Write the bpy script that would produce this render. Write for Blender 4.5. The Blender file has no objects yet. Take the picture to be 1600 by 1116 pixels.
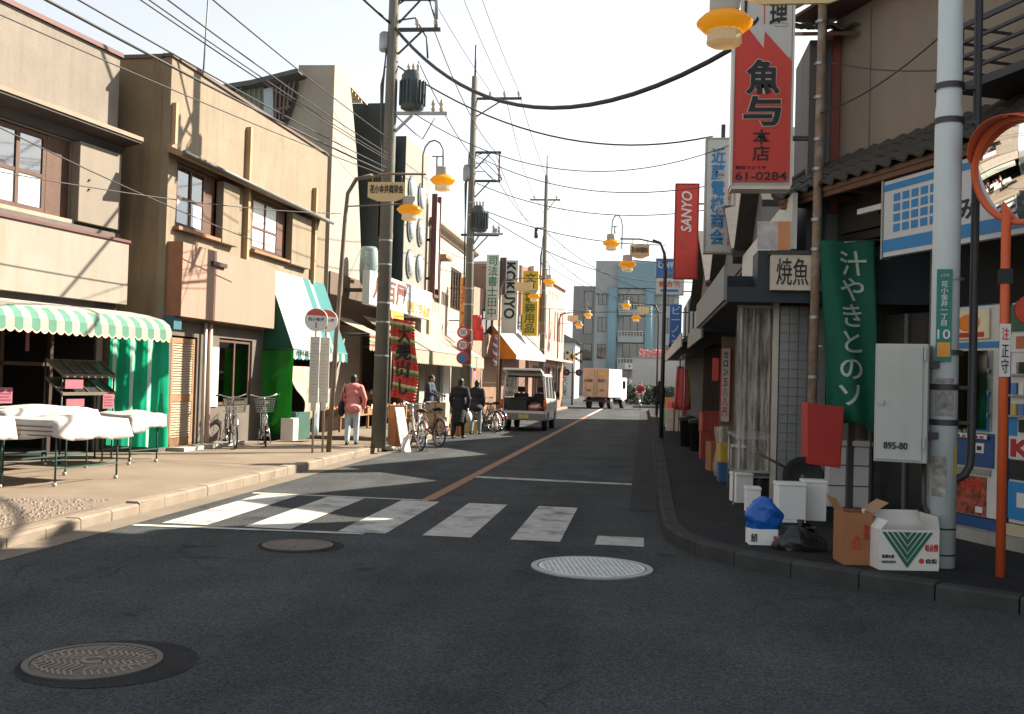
import bpy, bmesh, math, random
from mathutils import Vector, Matrix
random.seed(7)
SC = bpy.context.scene
COL = SC.collection
R = math.radians
# ---------------------------------------------------------------- camera
CAM_H, FPX = 1.6, 1600.0
YAW, PITCH, ROLL = R(7.2676), R(1.2997), R(1.6043)
_f = Vector((-math.sin(YAW)*math.cos(PITCH), math.cos(YAW)*math.cos(PITCH), math.sin(PITCH)))
_r = _f.cross(Vector((0, 0, 1))).normalized(); _u = _r.cross(_f)
_c, _s = math.cos(ROLL), math.sin(ROLL)
CR, CU = _c*_r + _s*_u, -_s*_r + _c*_u
CF = _f
cam = bpy.data.cameras.new('camera')
cam.sensor_width = 36.0; cam.lens = 36.0*FPX/1600.0; cam.clip_start = 0.05; cam.clip_end = 2000
camo = bpy.data.objects.new('camera', cam); COL.objects.link(camo)
mw = Matrix((CR, CU, -CF)).transposed().to_4x4(); mw.translation = (0, 0, CAM_H)
camo.matrix_world = mw
SC.camera = camo
# ---------------------------------------------------------------- sky, sun, exposure
SUN_AZ, SUN_EL = R(56), R(36)
world = bpy.data.worlds.new('World'); SC.world = world; world.use_nodes = True
nt = world.node_tree
sky = nt.nodes.new('ShaderNodeTexSky'); sky.sky_type = 'NISHITA'; sky.sun_disc = False
sky.sun_elevation = SUN_EL; sky.sun_rotation = SUN_AZ
sky.air_density = 1.3; sky.dust_density = 1.0; sky.ozone_density = 1.0; sky.altitude = 50
bg = nt.nodes['Background']; bg.inputs['Strength'].default_value = 0.064
hsv = nt.nodes.new('ShaderNodeHueSaturation'); hsv.inputs['Saturation'].default_value = 0.28; hsv.inputs['Value'].default_value = 1.0
nt.links.new(sky.outputs['Color'], hsv.inputs['Color']); nt.links.new(hsv.outputs['Color'], bg.inputs['Color'])
sun = bpy.data.lights.new('sun', 'SUN'); sun.energy = 5.0; sun.angle = R(0.55); sun.color = (1.0, 0.89, 0.74)
suno = bpy.data.objects.new('sun', sun); COL.objects.link(suno)
SUND = Vector((math.sin(SUN_AZ)*math.cos(SUN_EL), math.cos(SUN_AZ)*math.cos(SUN_EL), math.sin(SUN_EL)))
suno.rotation_euler = (-SUND).to_track_quat('-Z', 'Y').to_euler(); suno.location = (20, 20, 40)
vs = SC.view_settings
vs.view_transform = 'Standard'; vs.look = 'None'; vs.gamma = 1.0; vs.use_curve_mapping = False
vs.exposure = 1.82
SC.cycles.max_bounces = 6; SC.cycles.transparent_max_bounces = 8

# ---------------------------------------------------------------- pixels to places
def ray(px, py):
    return CF + CR*((px-800)/FPX) - CU*((py-558)/FPX)
def G(px, py, z=0.0):
    d = ray(px, py); t = (z-CAM_H)/d.z
    return Vector((d.x*t, d.y*t, z))
class Fr:
    """upright frame: x runs left to right seen from outside, y goes inward, z up"""
    def __init__(s, p, ang):
        s.p = Vector((p[0], p[1], 0)); s.a = ang
        s.x = Vector((math.cos(ang), math.sin(ang), 0)); s.y = Vector((-math.sin(ang), math.cos(ang), 0))
    def uv(s, px, py, off=0.0):
        d = ray(px, py); o = Vector((0, 0, CAM_H)) - s.p
        t = (-off - o.dot(s.y))/d.dot(s.y)
        q = o + d*t
        return q.dot(s.x), q.z
    def w(s, x, y, z=0.0):
        return s.p + s.x*x + s.y*y + Vector((0, 0, z))

# ---------------------------------------------------------------- materials
def rgb(h):
    h = h.lstrip('#'); c = [int(h[i:i+2], 16)/255 for i in (0, 2, 4)]
    return tuple((v/12.92 if v <= .04045 else ((v+.055)/1.055)**2.4) for v in c)
MATS = {}
def M(name, col, rough=.75, var=.12, scale=2.5, bump=.0, bscale=60, metal=0, streak=0, scol=None, trans=0, spec=.4, coords='Object', blotch=0, bcol=None, spk=0, coat=0, spks=260):
    if name in MATS: return MATS[name]
    m = bpy.data.materials.new(name); m.use_nodes = True; n = m.node_tree.nodes; L = m.node_tree.links
    b = n['Principled BSDF']; b.inputs['Roughness'].default_value = rough; b.inputs['Metallic'].default_value = metal
    b.inputs['Specular IOR Level'].default_value = spec
    if coat: b.inputs['Coat Weight'].default_value = coat; b.inputs['Coat Roughness'].default_value = .08
    tc = n.new('ShaderNodeTexCoord')
    def noise(sc, det=5, vec=None, rough_=.6):
        t = n.new('ShaderNodeTexNoise'); t.inputs['Scale'].default_value = sc; t.inputs['Detail'].default_value = det; t.inputs['Roughness'].default_value = rough_
        L.new(vec or tc.outputs[coords], t.inputs['Vector']); return t
    def ramp(src, a, bb):
        r = n.new('ShaderNodeMapRange'); r.inputs[1].default_value = a; r.inputs[2].default_value = bb; L.new(src, r.inputs[0]); return r.outputs[0]
    def mix(fac, A, B, typ='MIX'):
        x = n.new('ShaderNodeMix'); x.data_type = 'RGBA'; x.blend_type = typ
        if isinstance(fac, (int, float)): x.inputs[0].default_value = fac
        else: L.new(fac, x.inputs[0])
        for i, v in ((6, A), (7, B)):
            if isinstance(v, tuple): x.inputs[i].default_value = (*v[:3], 1)
            else: L.new(v, x.inputs[i])
        return x.outputs[2]
    c = tuple(col[:3])
    out = None
    t = noise(scale)
    out = mix(ramp(t.outputs[0], .3, .7), tuple(v*(1-var) for v in c), tuple(min(1, v*(1+var)) for v in c))
    if blotch:
        t2 = noise(scale*.35, 7)
        out = mix(mathn(n, L, ramp(t2.outputs[0], .5, .68), blotch), out, bcol or tuple(v*.45 for v in c))
    if streak:
        mp = n.new('ShaderNodeMapping'); mp.inputs['Scale'].default_value = (2.6, 2.6, .30); L.new(tc.outputs[coords], mp.inputs[0])
        t3 = noise(1.6, 6, mp.outputs[0])
        out = mix(mathn(n, L, ramp(t3.outputs[0], .47, .72), streak), out, scol or tuple(v*.4 for v in c))
    if spk:
        t4 = noise(spks, 3)
        out = mix(mathn(n, L, ramp(t4.outputs[0], .56, .68), spk), out, tuple(min(1, v*2.4+.03) for v in c))
    L.new(out, b.inputs['Base Color'])
    rr = n.new('ShaderNodeMapRange'); rr.inputs[3].default_value = max(.03, rough-.1); rr.inputs[4].default_value = min(1, rough+.1)
    L.new(t.outputs[0], rr.inputs[0]); L.new(rr.outputs[0], b.inputs['Roughness'])
    if bump:
        t5 = noise(bscale, 4); bp = n.new('ShaderNodeBump'); bp.inputs['Strength'].default_value = bump; bp.inputs['Distance'].default_value = .02
        L.new(t5.outputs[0], bp.inputs['Height']); L.new(bp.outputs[0], b.inputs['Normal'])
    if trans:
        tr = n.new('ShaderNodeBsdfTranslucent'); L.new(out, tr.inputs['Color'])
        mx = n.new('ShaderNodeMixShader'); mx.inputs[0].default_value = trans
        L.new(b.outputs[0], mx.inputs[1]); L.new(tr.outputs[0], mx.inputs[2]); L.new(mx.outputs[0], n['Material Output'].inputs['Surface'])
    MATS[name] = m; return m
def mathn(n, L, src, k):
    x = n.new('ShaderNodeMath'); x.operation = 'MULTIPLY'; x.use_clamp = True; L.new(src, x.inputs[0]); x.inputs[1].default_value = k; return x.outputs[0]
def glass(name, tint=(.8, .85, .85), alpha=.35, rough=.05):
    if name in MATS: return MATS[name]
    m = bpy.data.materials.new(name); m.use_nodes = True; n = m.node_tree.nodes; L = m.node_tree.links
    g = n.new('ShaderNodeBsdfGlossy'); g.inputs['Roughness'].default_value = rough
    t = n.new('ShaderNodeBsdfTransparent'); t.inputs['Color'].default_value = (*tint, 1)
    fr = n.new('ShaderNodeFresnel'); fr.inputs[0].default_value = 1.5
    ad = n.new('ShaderNodeMath'); ad.operation = 'ADD'; ad.use_clamp = True; ad.inputs[1].default_value = alpha; L.new(fr.outputs[0], ad.inputs[0])
    mx = n.new('ShaderNodeMixShader'); L.new(ad.outputs[0], mx.inputs[0]); L.new(t.outputs[0], mx.inputs[1]); L.new(g.outputs[0], mx.inputs[2])
    L.new(mx.outputs[0], n['Material Output'].inputs['Surface']); MATS[name] = m; return m

# ---------------------------------------------------------------- mesh building
class MB:
    def __init__(s): s.v = []; s.f = []; s.mi = []; s.m = 0; s.sm = []; s.smooth = False
    def add(s, vs, fs):
        o = len(s.v); s.v += [tuple(p) for p in vs]
        for f in fs: s.f.append(tuple(o+i for i in f)); s.mi.append(s.m); s.sm.append(s.smooth)
        return s
    def box(s, x0, x1, y0, y1, z0, z1):
        x0, x1 = min(x0, x1), max(x0, x1); y0, y1 = min(y0, y1), max(y0, y1); z0, z1 = min(z0, z1), max(z0, z1)
        return s.add([(x0,y0,z0),(x1,y0,z0),(x1,y1,z0),(x0,y1,z0),(x0,y0,z1),(x1,y0,z1),(x1,y1,z1),(x0,y1,z1)],
              [(0,3,2,1),(4,5,6,7),(0,1,5,4),(1,2,6,5),(2,3,7,6),(3,0,4,7)])
    def bar(s, a, b, w, h=None, up=(0, 0, 1)):
        a, b = Vector(a), Vector(b); h = h or w; d = (b-a).normalized(); u = Vector(up)
        if abs(d.dot(u)) > .98: u = Vector((1, 0, 0))
        r = d.cross(u).normalized(); u = r.cross(d)
        P = []
        for e in (a, b):
            for i, j in ((-1,-1),(1,-1),(1,1),(-1,1)): P.append(e + r*(i*w/2) + u*(j*h/2))
        return s.add(P, [(3,2,1,0),(4,5,6,7),(0,1,5,4),(1,2,6,5),(2,3,7,6),(3,0,4,7)])
    def tube(s, path, r, n=8, caps=True):
        path = [Vector(p) for p in path]; k = len(path); rs = r if isinstance(r, (list, tuple)) else [r]*k
        old = s.smooth; rings = []
        prev = None
        for i, p in enumerate(path):
            d = (path[min(i+1, k-1)]-path[max(i-1, 0)]).normalized()
            if prev is None:
                u = Vector((0, 0, 1)) if abs(d.z) < .9 else Vector((1, 0, 0))
            else: u = prev
            a = (u - d*u.dot(d)).normalized(); prev = a; b = d.cross(a)
            rings.append([p + (a*math.cos(2*math.pi*j/n)+b*math.sin(2*math.pi*j/n))*rs[i] for j in range(n)])
        o = len(s.v)
        for q in rings: s.v += [tuple(p) for p in q]
        for i in range(k-1):
            for j in range(n):
                s.f.append((o+i*n+j, o+i*n+(j+1)%n, o+(i+1)*n+(j+1)%n, o+(i+1)*n+j)); s.mi.append(s.m); s.sm.append(True)
        if caps:
            s.f.append(tuple(o+j for j in reversed(range(n)))); s.mi.append(s.m); s.sm.append(False)
            s.f.append(tuple(o+(k-1)*n+j for j in range(n))); s.mi.append(s.m); s.sm.append(False)
        return s
    def lathe(s, prof, c=(0, 0, 0), n=24, axis='z', smooth=True, caps=True):
        o = len(s.v); c = Vector(c)
        for r, z in prof:
            for j in range(n):
                a = 2*math.pi*j/n; x, y = r*math.cos(a), r*math.sin(a)
                p = (x, y, z) if axis == 'z' else ((z, x, y) if axis == 'x' else (y, z, x))
                s.v.append(tuple(c+Vector(p)))
        for i in range(len(prof)-1):
            for j in range(n):
                s.f.append((o+i*n+j, o+i*n+(j+1)%n, o+(i+1)*n+(j+1)%n, o+(i+1)*n+j)); s.mi.append(s.m); s.sm.append(smooth)
        if caps:
            s.f.append(tuple(o+j for j in reversed(range(n)))); s.mi.append(s.m); s.sm.append(False)
            q = o+(len(prof)-1)*n; s.f.append(tuple(q+j for j in range(n))); s.mi.append(s.m); s.sm.append(False)
        return s
    def prism(s, pts, d0, d1, axis='y'):
        """pts: 2D outline; axis y -> (x,z) outline extruded in y; x -> (y,z); z -> (x,y)"""
        k = len(pts)
        def P(p, d): return (p[0], d, p[1]) if axis == 'y' else ((d, p[0], p[1]) if axis == 'x' else (p[0], p[1], d))
        vs = [P(p, d0) for p in pts] + [P(p, d1) for p in pts]
        fs = [tuple(range(k)), tuple(reversed(range(k, 2*k)))] + [(i, k+i, k+(i+1)%k, (i+1)%k) for i in range(k)]
        return s.add(vs, fs)
    def grid(s, fn, nu, nv, smooth=True):
        o = len(s.v)
        for i in range(nu+1):
            for j in range(nv+1): s.v.append(tuple(fn(i/nu, j/nv)))
        for i in range(nu):
            for j in range(nv):
                s.f.append((o+i*(nv+1)+j, o+(i+1)*(nv+1)+j, o+(i+1)*(nv+1)+j+1, o+i*(nv+1)+j+1)); s.mi.append(s.m); s.sm.append(smooth)
        return s
    def ball(s, c, r, n=10):
        rx, ry, rz = r if isinstance(r, (tuple, list)) else (r, r, r); c = Vector(c)
        m = max(5, n//2+1)
        return s.grid(lambda u, v: c+Vector((rx*math.sin(math.pi*v)*math.cos(2*math.pi*u), ry*math.sin(math.pi*v)*math.sin(2*math.pi*u), -rz*math.cos(math.pi*v))), n, m)
    def build(s, name, mat, parent=None, bevel=0, fix=False, solid=0, loc=None):
        me = bpy.data.meshes.new(name); me.from_pydata(s.v, [], s.f)
        for m in (mat if isinstance(mat, (list, tuple)) else [mat]): me.materials.append(m)
        me.polygons.foreach_set('material_index', s.mi); me.polygons.foreach_set('use_smooth', s.sm)
        if fix:
            bm = bmesh.new(); bm.from_mesh(me); bmesh.ops.remove_doubles(bm, verts=bm.verts, dist=1e-5); bmesh.ops.recalc_face_normals(bm, faces=bm.faces); bm.to_mesh(me); bm.free()
        me.update()
        o = bpy.data.objects.new(name, me); COL.objects.link(o)
        if parent: o.parent = parent
        if loc: o.location = loc
        if bevel:
            b = o.modifiers.new('bevel', 'BEVEL'); b.width = bevel; b.segments = 2; b.limit_method = 'ANGLE'; b.angle_limit = R(40)
        if solid:
            b = o.modifiers.new('thick', 'SOLIDIFY'); b.thickness = solid; b.offset = 0
        return o
def bx(name, mat, parent, x0, x1, y0, y1, z0, z1, bevel=0):
    return MB().box(x0, x1, y0, y1, z0, z1).build(name, mat, parent, bevel)
def tag(o, label, cat, group=None, kind=None):
    if label: o['label'] = label
    if cat: o['category'] = cat
    if group: o['group'] = group
    if kind: o['kind'] = kind
    return o
def thing(name, label, cat, loc=(0, 0, 0), rz=0, group=None):
    o = bpy.data.objects.new(name, None); COL.objects.link(o); o.location = loc; o.rotation_euler = (0, 0, rz)
    o.empty_display_size = .2
    return tag(o, label, cat, group)
def fthing(fr, name, label, cat, group=None):
    return thing(name, label, cat, fr.p, fr.a, group)
def struct(o): o['kind'] = 'structure'; return o
def copy_tree(o, parent=None):
    c = o.copy(); COL.objects.link(c); c.parent = parent
    for ch in o.children: copy_tree(ch, c)
    return c
def relabel(o, label, group=None):
    o['label'] = label
    if group: o['group'] = group
    return o
def text(name, s, mat, parent, x0, x1, z0, z1, y, bold=.0, vertical=False, keep=False, slant=0, rot=0, lines=1.0):
    """lettering fitted to the box x0..x1, z0..z1 on the plane y (facing -y)"""
    c = bpy.data.curves.new(name, 'FONT'); c.body = '\n'.join(s) if vertical else s
    c.align_x = 'CENTER'; c.offset = bold; c.resolution_u = 3; c.extrude = .004; c.shear = slant; c.space_line = lines
    o = bpy.data.objects.new(name, c); COL.objects.link(o)
    dg = bpy.context.evaluated_depsgraph_get(); me = bpy.data.meshes.new_from_object(o.evaluated_get(dg))
    bpy.data.objects.remove(o); bpy.data.curves.remove(c)
    me.name = name
    if rot:
        me.transform(Matrix.Rotation(rot, 4, 'Z'))
    xs = [v.co.x for v in me.vertices]; ys = [v.co.y for v in me.vertices]
    if not xs: return None
    ax, bx_, ay, by = min(xs), max(xs), min(ys), max(ys)
    sx, sz = (x1-x0)/max(1e-6, bx_-ax), (z1-z0)/max(1e-6, by-ay)
    if keep: sx = sz = min(sx, sz)
    cx, cz = (x0+x1)/2, (z0+z1)/2
    for v in me.vertices:
        x, yy, z = v.co; v.co = (cx+(x-(ax+bx_)/2)*sx, y-z, cz+(yy-(ay+by)/2)*sz)
    me.materials.clear(); me.materials.append(mat); me.update()
    q = bpy.data.objects.new(name, me); COL.objects.link(q)
    if parent: q.parent = parent
    return q

def wear(mat, kind):
    """cracks, grains and tyre lanes worked into the colour of a finished material"""
    n = mat.node_tree.nodes; L = mat.node_tree.links; b = n['Principled BSDF']; src = b.inputs['Base Color'].links[0].from_socket
    tc = n.new('ShaderNodeTexCoord')
    def mul(a, fac_sock, dark):
        x = n.new('ShaderNodeMix'); x.data_type = 'RGBA'; x.blend_type = 'MULTIPLY'; L.new(fac_sock, x.inputs[0]); L.new(a, x.inputs[6]); x.inputs[7].default_value = (*dark, 1); return x.outputs[2]
    def rng(s, a, b_, c=0, d=1):
        r = n.new('ShaderNodeMapRange'); L.new(s, r.inputs[0]); r.inputs[1].default_value = a; r.inputs[2].default_value = b_; r.inputs[3].default_value = c; r.inputs[4].default_value = d; return r.outputs[0]
    def prod(a, b_):
        q = n.new('ShaderNodeMath'); q.operation = 'MULTIPLY'; L.new(a, q.inputs[0]); L.new(b_, q.inputs[1]); return q.outputs[0]
    nz = n.new('ShaderNodeTexNoise'); nz.inputs['Scale'].default_value = 1.3 if kind == 'road' else 2.5; nz.inputs['Detail'].default_value = 6; L.new(tc.outputs['Object'], nz.inputs['Vector'])
    vm = n.new('ShaderNodeVectorMath'); vm.operation = 'MULTIPLY_ADD'; L.new(nz.outputs['Color'], vm.inputs[0]); vm.inputs[1].default_value = (.9, .9, .9); L.new(tc.outputs['Object'], vm.inputs[2])
    vo = n.new('ShaderNodeTexVoronoi'); vo.feature = 'DISTANCE_TO_EDGE'; vo.inputs['Scale'].default_value = .42 if kind == 'road' else .7; L.new(vm.outputs[0], vo.inputs['Vector'])
    mk = n.new('ShaderNodeTexNoise'); mk.inputs['Scale'].default_value = .35; L.new(tc.outputs['Object'], mk.inputs['Vector'])
    crack = prod(rng(vo.outputs['Distance'], .0, .012 if kind == 'road' else .006, .45, 0), rng(mk.outputs[0], .5, .56))
    c = mul(src, crack, (.35, .35, .35))
    if kind == 'road':
        ce = n.new('ShaderNodeTexVoronoi'); ce.inputs['Scale'].default_value = 85; L.new(tc.outputs['Object'], ce.inputs['Vector'])
        sp = n.new('ShaderNodeSeparateColor'); L.new(ce.outputs['Color'], sp.inputs[0])
        mx = n.new('ShaderNodeMix'); mx.data_type = 'RGBA'; mx.blend_type = 'MULTIPLY'; mx.inputs[0].default_value = 1
        cr = n.new('ShaderNodeCombineColor'); g = rng(sp.outputs[0], 0, 1, .6, 1.4)
        for i in range(3): L.new(g, cr.inputs[i])
        L.new(c, mx.inputs[6]); L.new(cr.outputs[0], mx.inputs[7]); c = mx.outputs[2]
        mp = n.new('ShaderNodeMapping'); mp.inputs['Scale'].default_value = (1.1, .06, 1); L.new(tc.outputs['Object'], mp.inputs[0]); ln = n.new('ShaderNodeTexNoise'); ln.inputs['Scale'].default_value = 1.0; ln.inputs['Detail'].default_value = 3; L.new(mp.outputs[0], ln.inputs['Vector'])
        c = mul(c, rng(ln.outputs[0], .45, .65, 0, .5), (.55, .56, .57))
        oi = n.new('ShaderNodeTexNoise'); oi.inputs['Scale'].default_value = 1.6; oi.inputs['Detail'].default_value = 2; L.new(tc.outputs['Object'], oi.inputs['Vector']); c = mul(c, rng(oi.outputs[0], .66, .74, 0, .6), (.4, .4, .4))
    L.new(c, b.inputs['Base Color'])
# ---------------------------------------------------------------- shared materials
ASPH = M('asphalt', (.066, .071, .072), .95, .22, .9, .9, 70, spec=.04, blotch=.5, bcol=(.052, .056, .057), spk=.5, spks=85)
wear(ASPH, 'road')
ASPH2 = M('asphalt_dark', (.035, .036, .038), .9, .2, 1.5, .5, 120)
PAINT = M('road_paint', (.40, .39, .36), .85, .18, 7, .5, 70, blotch=.9, bcol=(.13, .125, .12), spk=.0)
PAINT_O = M('road_paint_orange', (.26, .125, .065), .85, .2, 6, .5, 70, blotch=.9, bcol=(.22, .14, .10))
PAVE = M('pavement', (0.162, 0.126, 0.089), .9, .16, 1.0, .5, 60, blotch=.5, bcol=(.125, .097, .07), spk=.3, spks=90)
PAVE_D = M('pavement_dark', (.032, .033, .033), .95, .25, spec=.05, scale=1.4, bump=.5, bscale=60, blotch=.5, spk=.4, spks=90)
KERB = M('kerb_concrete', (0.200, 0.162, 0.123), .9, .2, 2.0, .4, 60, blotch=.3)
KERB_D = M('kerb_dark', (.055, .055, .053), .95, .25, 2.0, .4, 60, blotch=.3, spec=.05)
CONC = M('concrete', (.34, .32, .28), .9, .15, 1.5, .3, 40, streak=.4)
CONC_P = M('concrete_pole', (.145, .14, .118), .85, .15, 2, .25, 50, streak=.5, scol=(.06, .056, .046))
IRON = M('cast_iron', (.10, .095, .088), .6, .2, 6, .3, 60, metal=.5)
IRON2 = M('cast_iron_light', (.30, .31, .30), .55, .2, 8, .3, 60, metal=.4)
BLACK = M('black', (.012, .012, .013), .6, .2)
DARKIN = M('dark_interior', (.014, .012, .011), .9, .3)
STEEL = M('steel', (.30, .31, .32), .45, .15, 4, metal=.7)
STEELD = M('dark_steel', (.055, .055, .058), .5, .2, 4, metal=.5)
RUBBER = M('rubber', (.016, .016, .017), .75, .2)
CHROME = M('chrome', (.6, .6, .6), .2, .05, metal=1)
WHITE = M('white_paint', (.62, .61, .58), .55, .05, 2)
WHITES = M('white_board', (.52, .51, .47), .6, .06, 2, streak=.2)
RED = M('red_paint', (.52, .035, .02), .5, .1, 2)
REDS = M('red_sign', (.55, .05, .035), .55, .08, 1.5, streak=.12)
INK = M('ink_black', (.014, .02, .02), .6, .1)
BLUEP = M('blue_print', (.03, .19, .42), .6, .08)
BROWN = M('brown_wood', (.085, .042, .026), .7, .25, 5, .2, 40, streak=.3)
WOOD = M('wood', (.24, .13, .065), .75, .25, 5, .2, 40, streak=.3)
GLASSW = glass('window_glass', (.45, .5, .52), .25)
GLASSC = glass('clear_glass', (.85, .88, .88), .04)
AMBER = M('amber_plastic', (.88, .54, .06), .22, .08, 2, trans=.65, spec=.5)
CLEARP = M('clear_plastic', (.78, .72, .58), .2, .06, 2, trans=.7, spec=.5)

# ---------------------------------------------------------------- ground, road, pavements
def sheet(name, pts, z, mat, parent=None):
    m = MB(); m.add([(x, y, z) for x, y in pts], [tuple(range(len(pts)))]); return m.build(name, mat, parent)
def slab(name, pts, z0, z1, mat, parent=None):
    return MB().prism(pts, z0, z1, 'z').build(name, mat, parent, fix=True)
struct(sheet('ground', [(-500, -200), (500, -200), (500, 900), (-500, 900)], -.05, M('earth', (.16, .145, .12), .95, .2, .5)))
road = struct(sheet('road', [(-60, -30), (60, -30), (60, 150), (-60, 150)], 0, ASPH))
KX_L = -5.5
Z_P = .12
slab_l = struct(slab('pavement_left', [(KX_L-.16, -12), (KX_L-.16, 21.6), (-14, 21.6), (-14, -12)], -.02, Z_P, PAVE))
struct(slab('pavement_crossover', [(-5.35, 21.62), (-5.35, 24.3), (-14, 24.3), (-14, 21.62)], -.03, .03, PAVE))
struct(slab('pavement_left_far', [(-5.61, 24.32), (-5.49, 34), (-4.49, 62), (-14, 62), (-14, 24.32)], -.02, Z_P, PAVE))
KR = [(.42, 62), (.42, 40), (.40, 30), (.34, 20), (.26, 13), (.26, 11.2), (.32, 10.5), (.46, 9.98), (.7, 9.5), (1.1, 9.06), (1.6, 8.68), (2.2, 8.26), (2.8, 7.86), (6.5, 5.4), (14, .4)]
def smooth_path(P, step):
    out = [Vector(P[0]).to_2d()]; acc = 0
    pts = [Vector(p).to_2d() for p in P]
    # resample to equal steps
    i = 0; cur = pts[0].copy(); rem = step
    while i < len(pts)-1:
        d = pts[i+1]-cur; l = d.length
        if l >= rem:
            cur = cur + d*(rem/l); out.append(cur.copy()); rem = step
        else:
            rem -= l; i += 1; cur = pts[i].copy()
    return out
pav_r = [(p[0]+(.14 if p[1] > 10 else .1), p[1]+(0 if p[1] > 10.6 else .09)) for p in KR]
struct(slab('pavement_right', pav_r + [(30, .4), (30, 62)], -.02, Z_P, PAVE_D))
struct(sheet('gravel_bed', [(-5.72, 6.0), (-5.72, 10.3), (-5.9, 10.85), (-6.25, 11.1), (-7.4, 10.9), (-8.4, 9.8), (-8.6, 6)], Z_P+.004, M('gravel', (.16, .125, .095), .95, .35, 30, .8, 60, spk=.5)))
# gravel grains, too many to count
g = MB(); rn = random.Random(3)
for i in range(2600):
    y = rn.uniform(6.2, 10.9); x = rn.uniform(-8.3, -5.75)
    if y > 9.8 and (x < -5.75-(11.15-y)*2.2 or y > 10.9-max(0, (-5.9-x)-.3)*.2 or (x > -5.9 and y > 10.4)): continue
    r = rn.uniform(.008, .028); a = rn.uniform(0, 6.28); ca, sa = math.cos(a)*r, math.sin(a)*r
    z = Z_P+.004
    g.add([(x+ca, y+sa, z), (x-sa, y+ca, z), (x-ca, y-sa, z), (x+sa, y-ca, z), (x, y, z+r*.9)], [(0, 1, 4), (1, 2, 4), (2, 3, 4), (3, 0, 4)])
gs = g.build('gravel', M('gravel_grain', (.21, .165, .13), .95, .35, 9)); tag(gs, 'loose brown gravel patch on the sunny pavement corner', 'gravel', kind='stuff')

kerb_l = bpy.data.objects.new('kerb_left', None); COL.objects.link(kerb_l); struct(kerb_l)
def kerb_stone(parent, mat, a, b, w=.16, h=.13, jit=.006):
    a, b = Vector(a).to_2d(), Vector(b).to_2d(); d = (b-a).normalized(); n = Vector((-d.y, d.x))
    L = (b-a).length-.012
    m = MB(); m.prism([(-w/2, -.06), (w/2, -.06), (w/2, h-.02), (w/2-.025, h), (-w/2, h)], 0, L, 'x')
    # outline (y,z) along x
    o = m.build('kerb_stone', mat, parent, fix=True)
    o.location = (a.x, a.y, rn.uniform(-jit, jit)); o.rotation_euler = (0, rn.uniform(-.006, .006), math.atan2(d.y, d.x)+rn.uniform(-.006, .006)); return o
y = 21.6
while y > 3:
    if not (10.9 < y-.6 < 11.25): kerb_stone(kerb_l, KERB, (KX_L-.08, y), (KX_L-.08, y-.6), h=.135 if y > 11.2 else .11)
    y -= .6
# the drain slot in the kerb
m = MB(); m.box(KX_L-.16, KX_L, 10.85, 10.97, -.05, .13); m.box(KX_L-.16, KX_L, 11.33, 11.45, -.05, .13); m.box(KX_L-.16, KX_L, 10.97, 11.33, .10, .13)
m.build('drain_slot', KERB, kerb_l)
kp = smooth_path([(-4.41, 62), (-5.41, 34), (-5.53, 24.4)], .6)
for a, b in zip(kp[:-1], kp[1:]): kerb_stone(kerb_l, KERB, a, b)
kerb_r = bpy.data.objects.new('kerb_right', None); COL.objects.link(kerb_r); struct(kerb_r)
pts = smooth_path(KR, .6)
for a, b in zip(pts[:-1], pts[1:]):
    d = (b-a).normalized(); n = Vector((-d.y, d.x))*.08
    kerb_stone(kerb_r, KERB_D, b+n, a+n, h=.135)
for sx, y0, y1, mt in ((-5.5+.0, 3, 21.6, KERB), (0.02, 13, 60, KERB_D)):
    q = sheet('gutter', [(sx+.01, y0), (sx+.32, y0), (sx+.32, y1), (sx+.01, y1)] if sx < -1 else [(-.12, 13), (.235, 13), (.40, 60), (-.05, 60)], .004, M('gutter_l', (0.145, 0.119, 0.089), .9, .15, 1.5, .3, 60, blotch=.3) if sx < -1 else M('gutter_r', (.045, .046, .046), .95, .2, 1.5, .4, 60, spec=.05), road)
# painted markings (parts of the road)
def mark(name, pts, mat=PAINT): return sheet(name, pts, .006, mat, road)
CWY0, CWY1 = 10.22, 13.05
for x in (-4.95, -4.05, -3.05, -2.17, -1.27): mark('crosswalk_stripe', [(x, CWY0), (x+.5, CWY0), (x+.5, CWY1), (x, CWY1)])
mark('crosswalk_stripe', [(-.42, 10.15), (.06, 10.15), (.06, 10.75), (-.42, 10.75)])
mark('crosswalk_edge', [(-5.15, 9.95), (-2.75, 10.1), (-2.75, 10.2), (-5.15, 10.06)])
mark('crosswalk_edge', [(-5.1, 13.08), (-2.72, 13.1), (-2.72, 13.2), (-5.1, 13.2)])
mark('stop_line', [(-2.65, 16.42), (-.12, 16.25), (-.12, 16.5), (-2.65, 16.72)])
mark('center_line', [(-2.82, 13.2), (-2.66, 13.2), (-2.44, 49), (-2.60, 49)], PAINT_O)
mark('center_line', [(-2.60, 49.02), (-2.44, 49.02), (-2.3, 64), (-2.46, 64)], PAINT)
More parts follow.
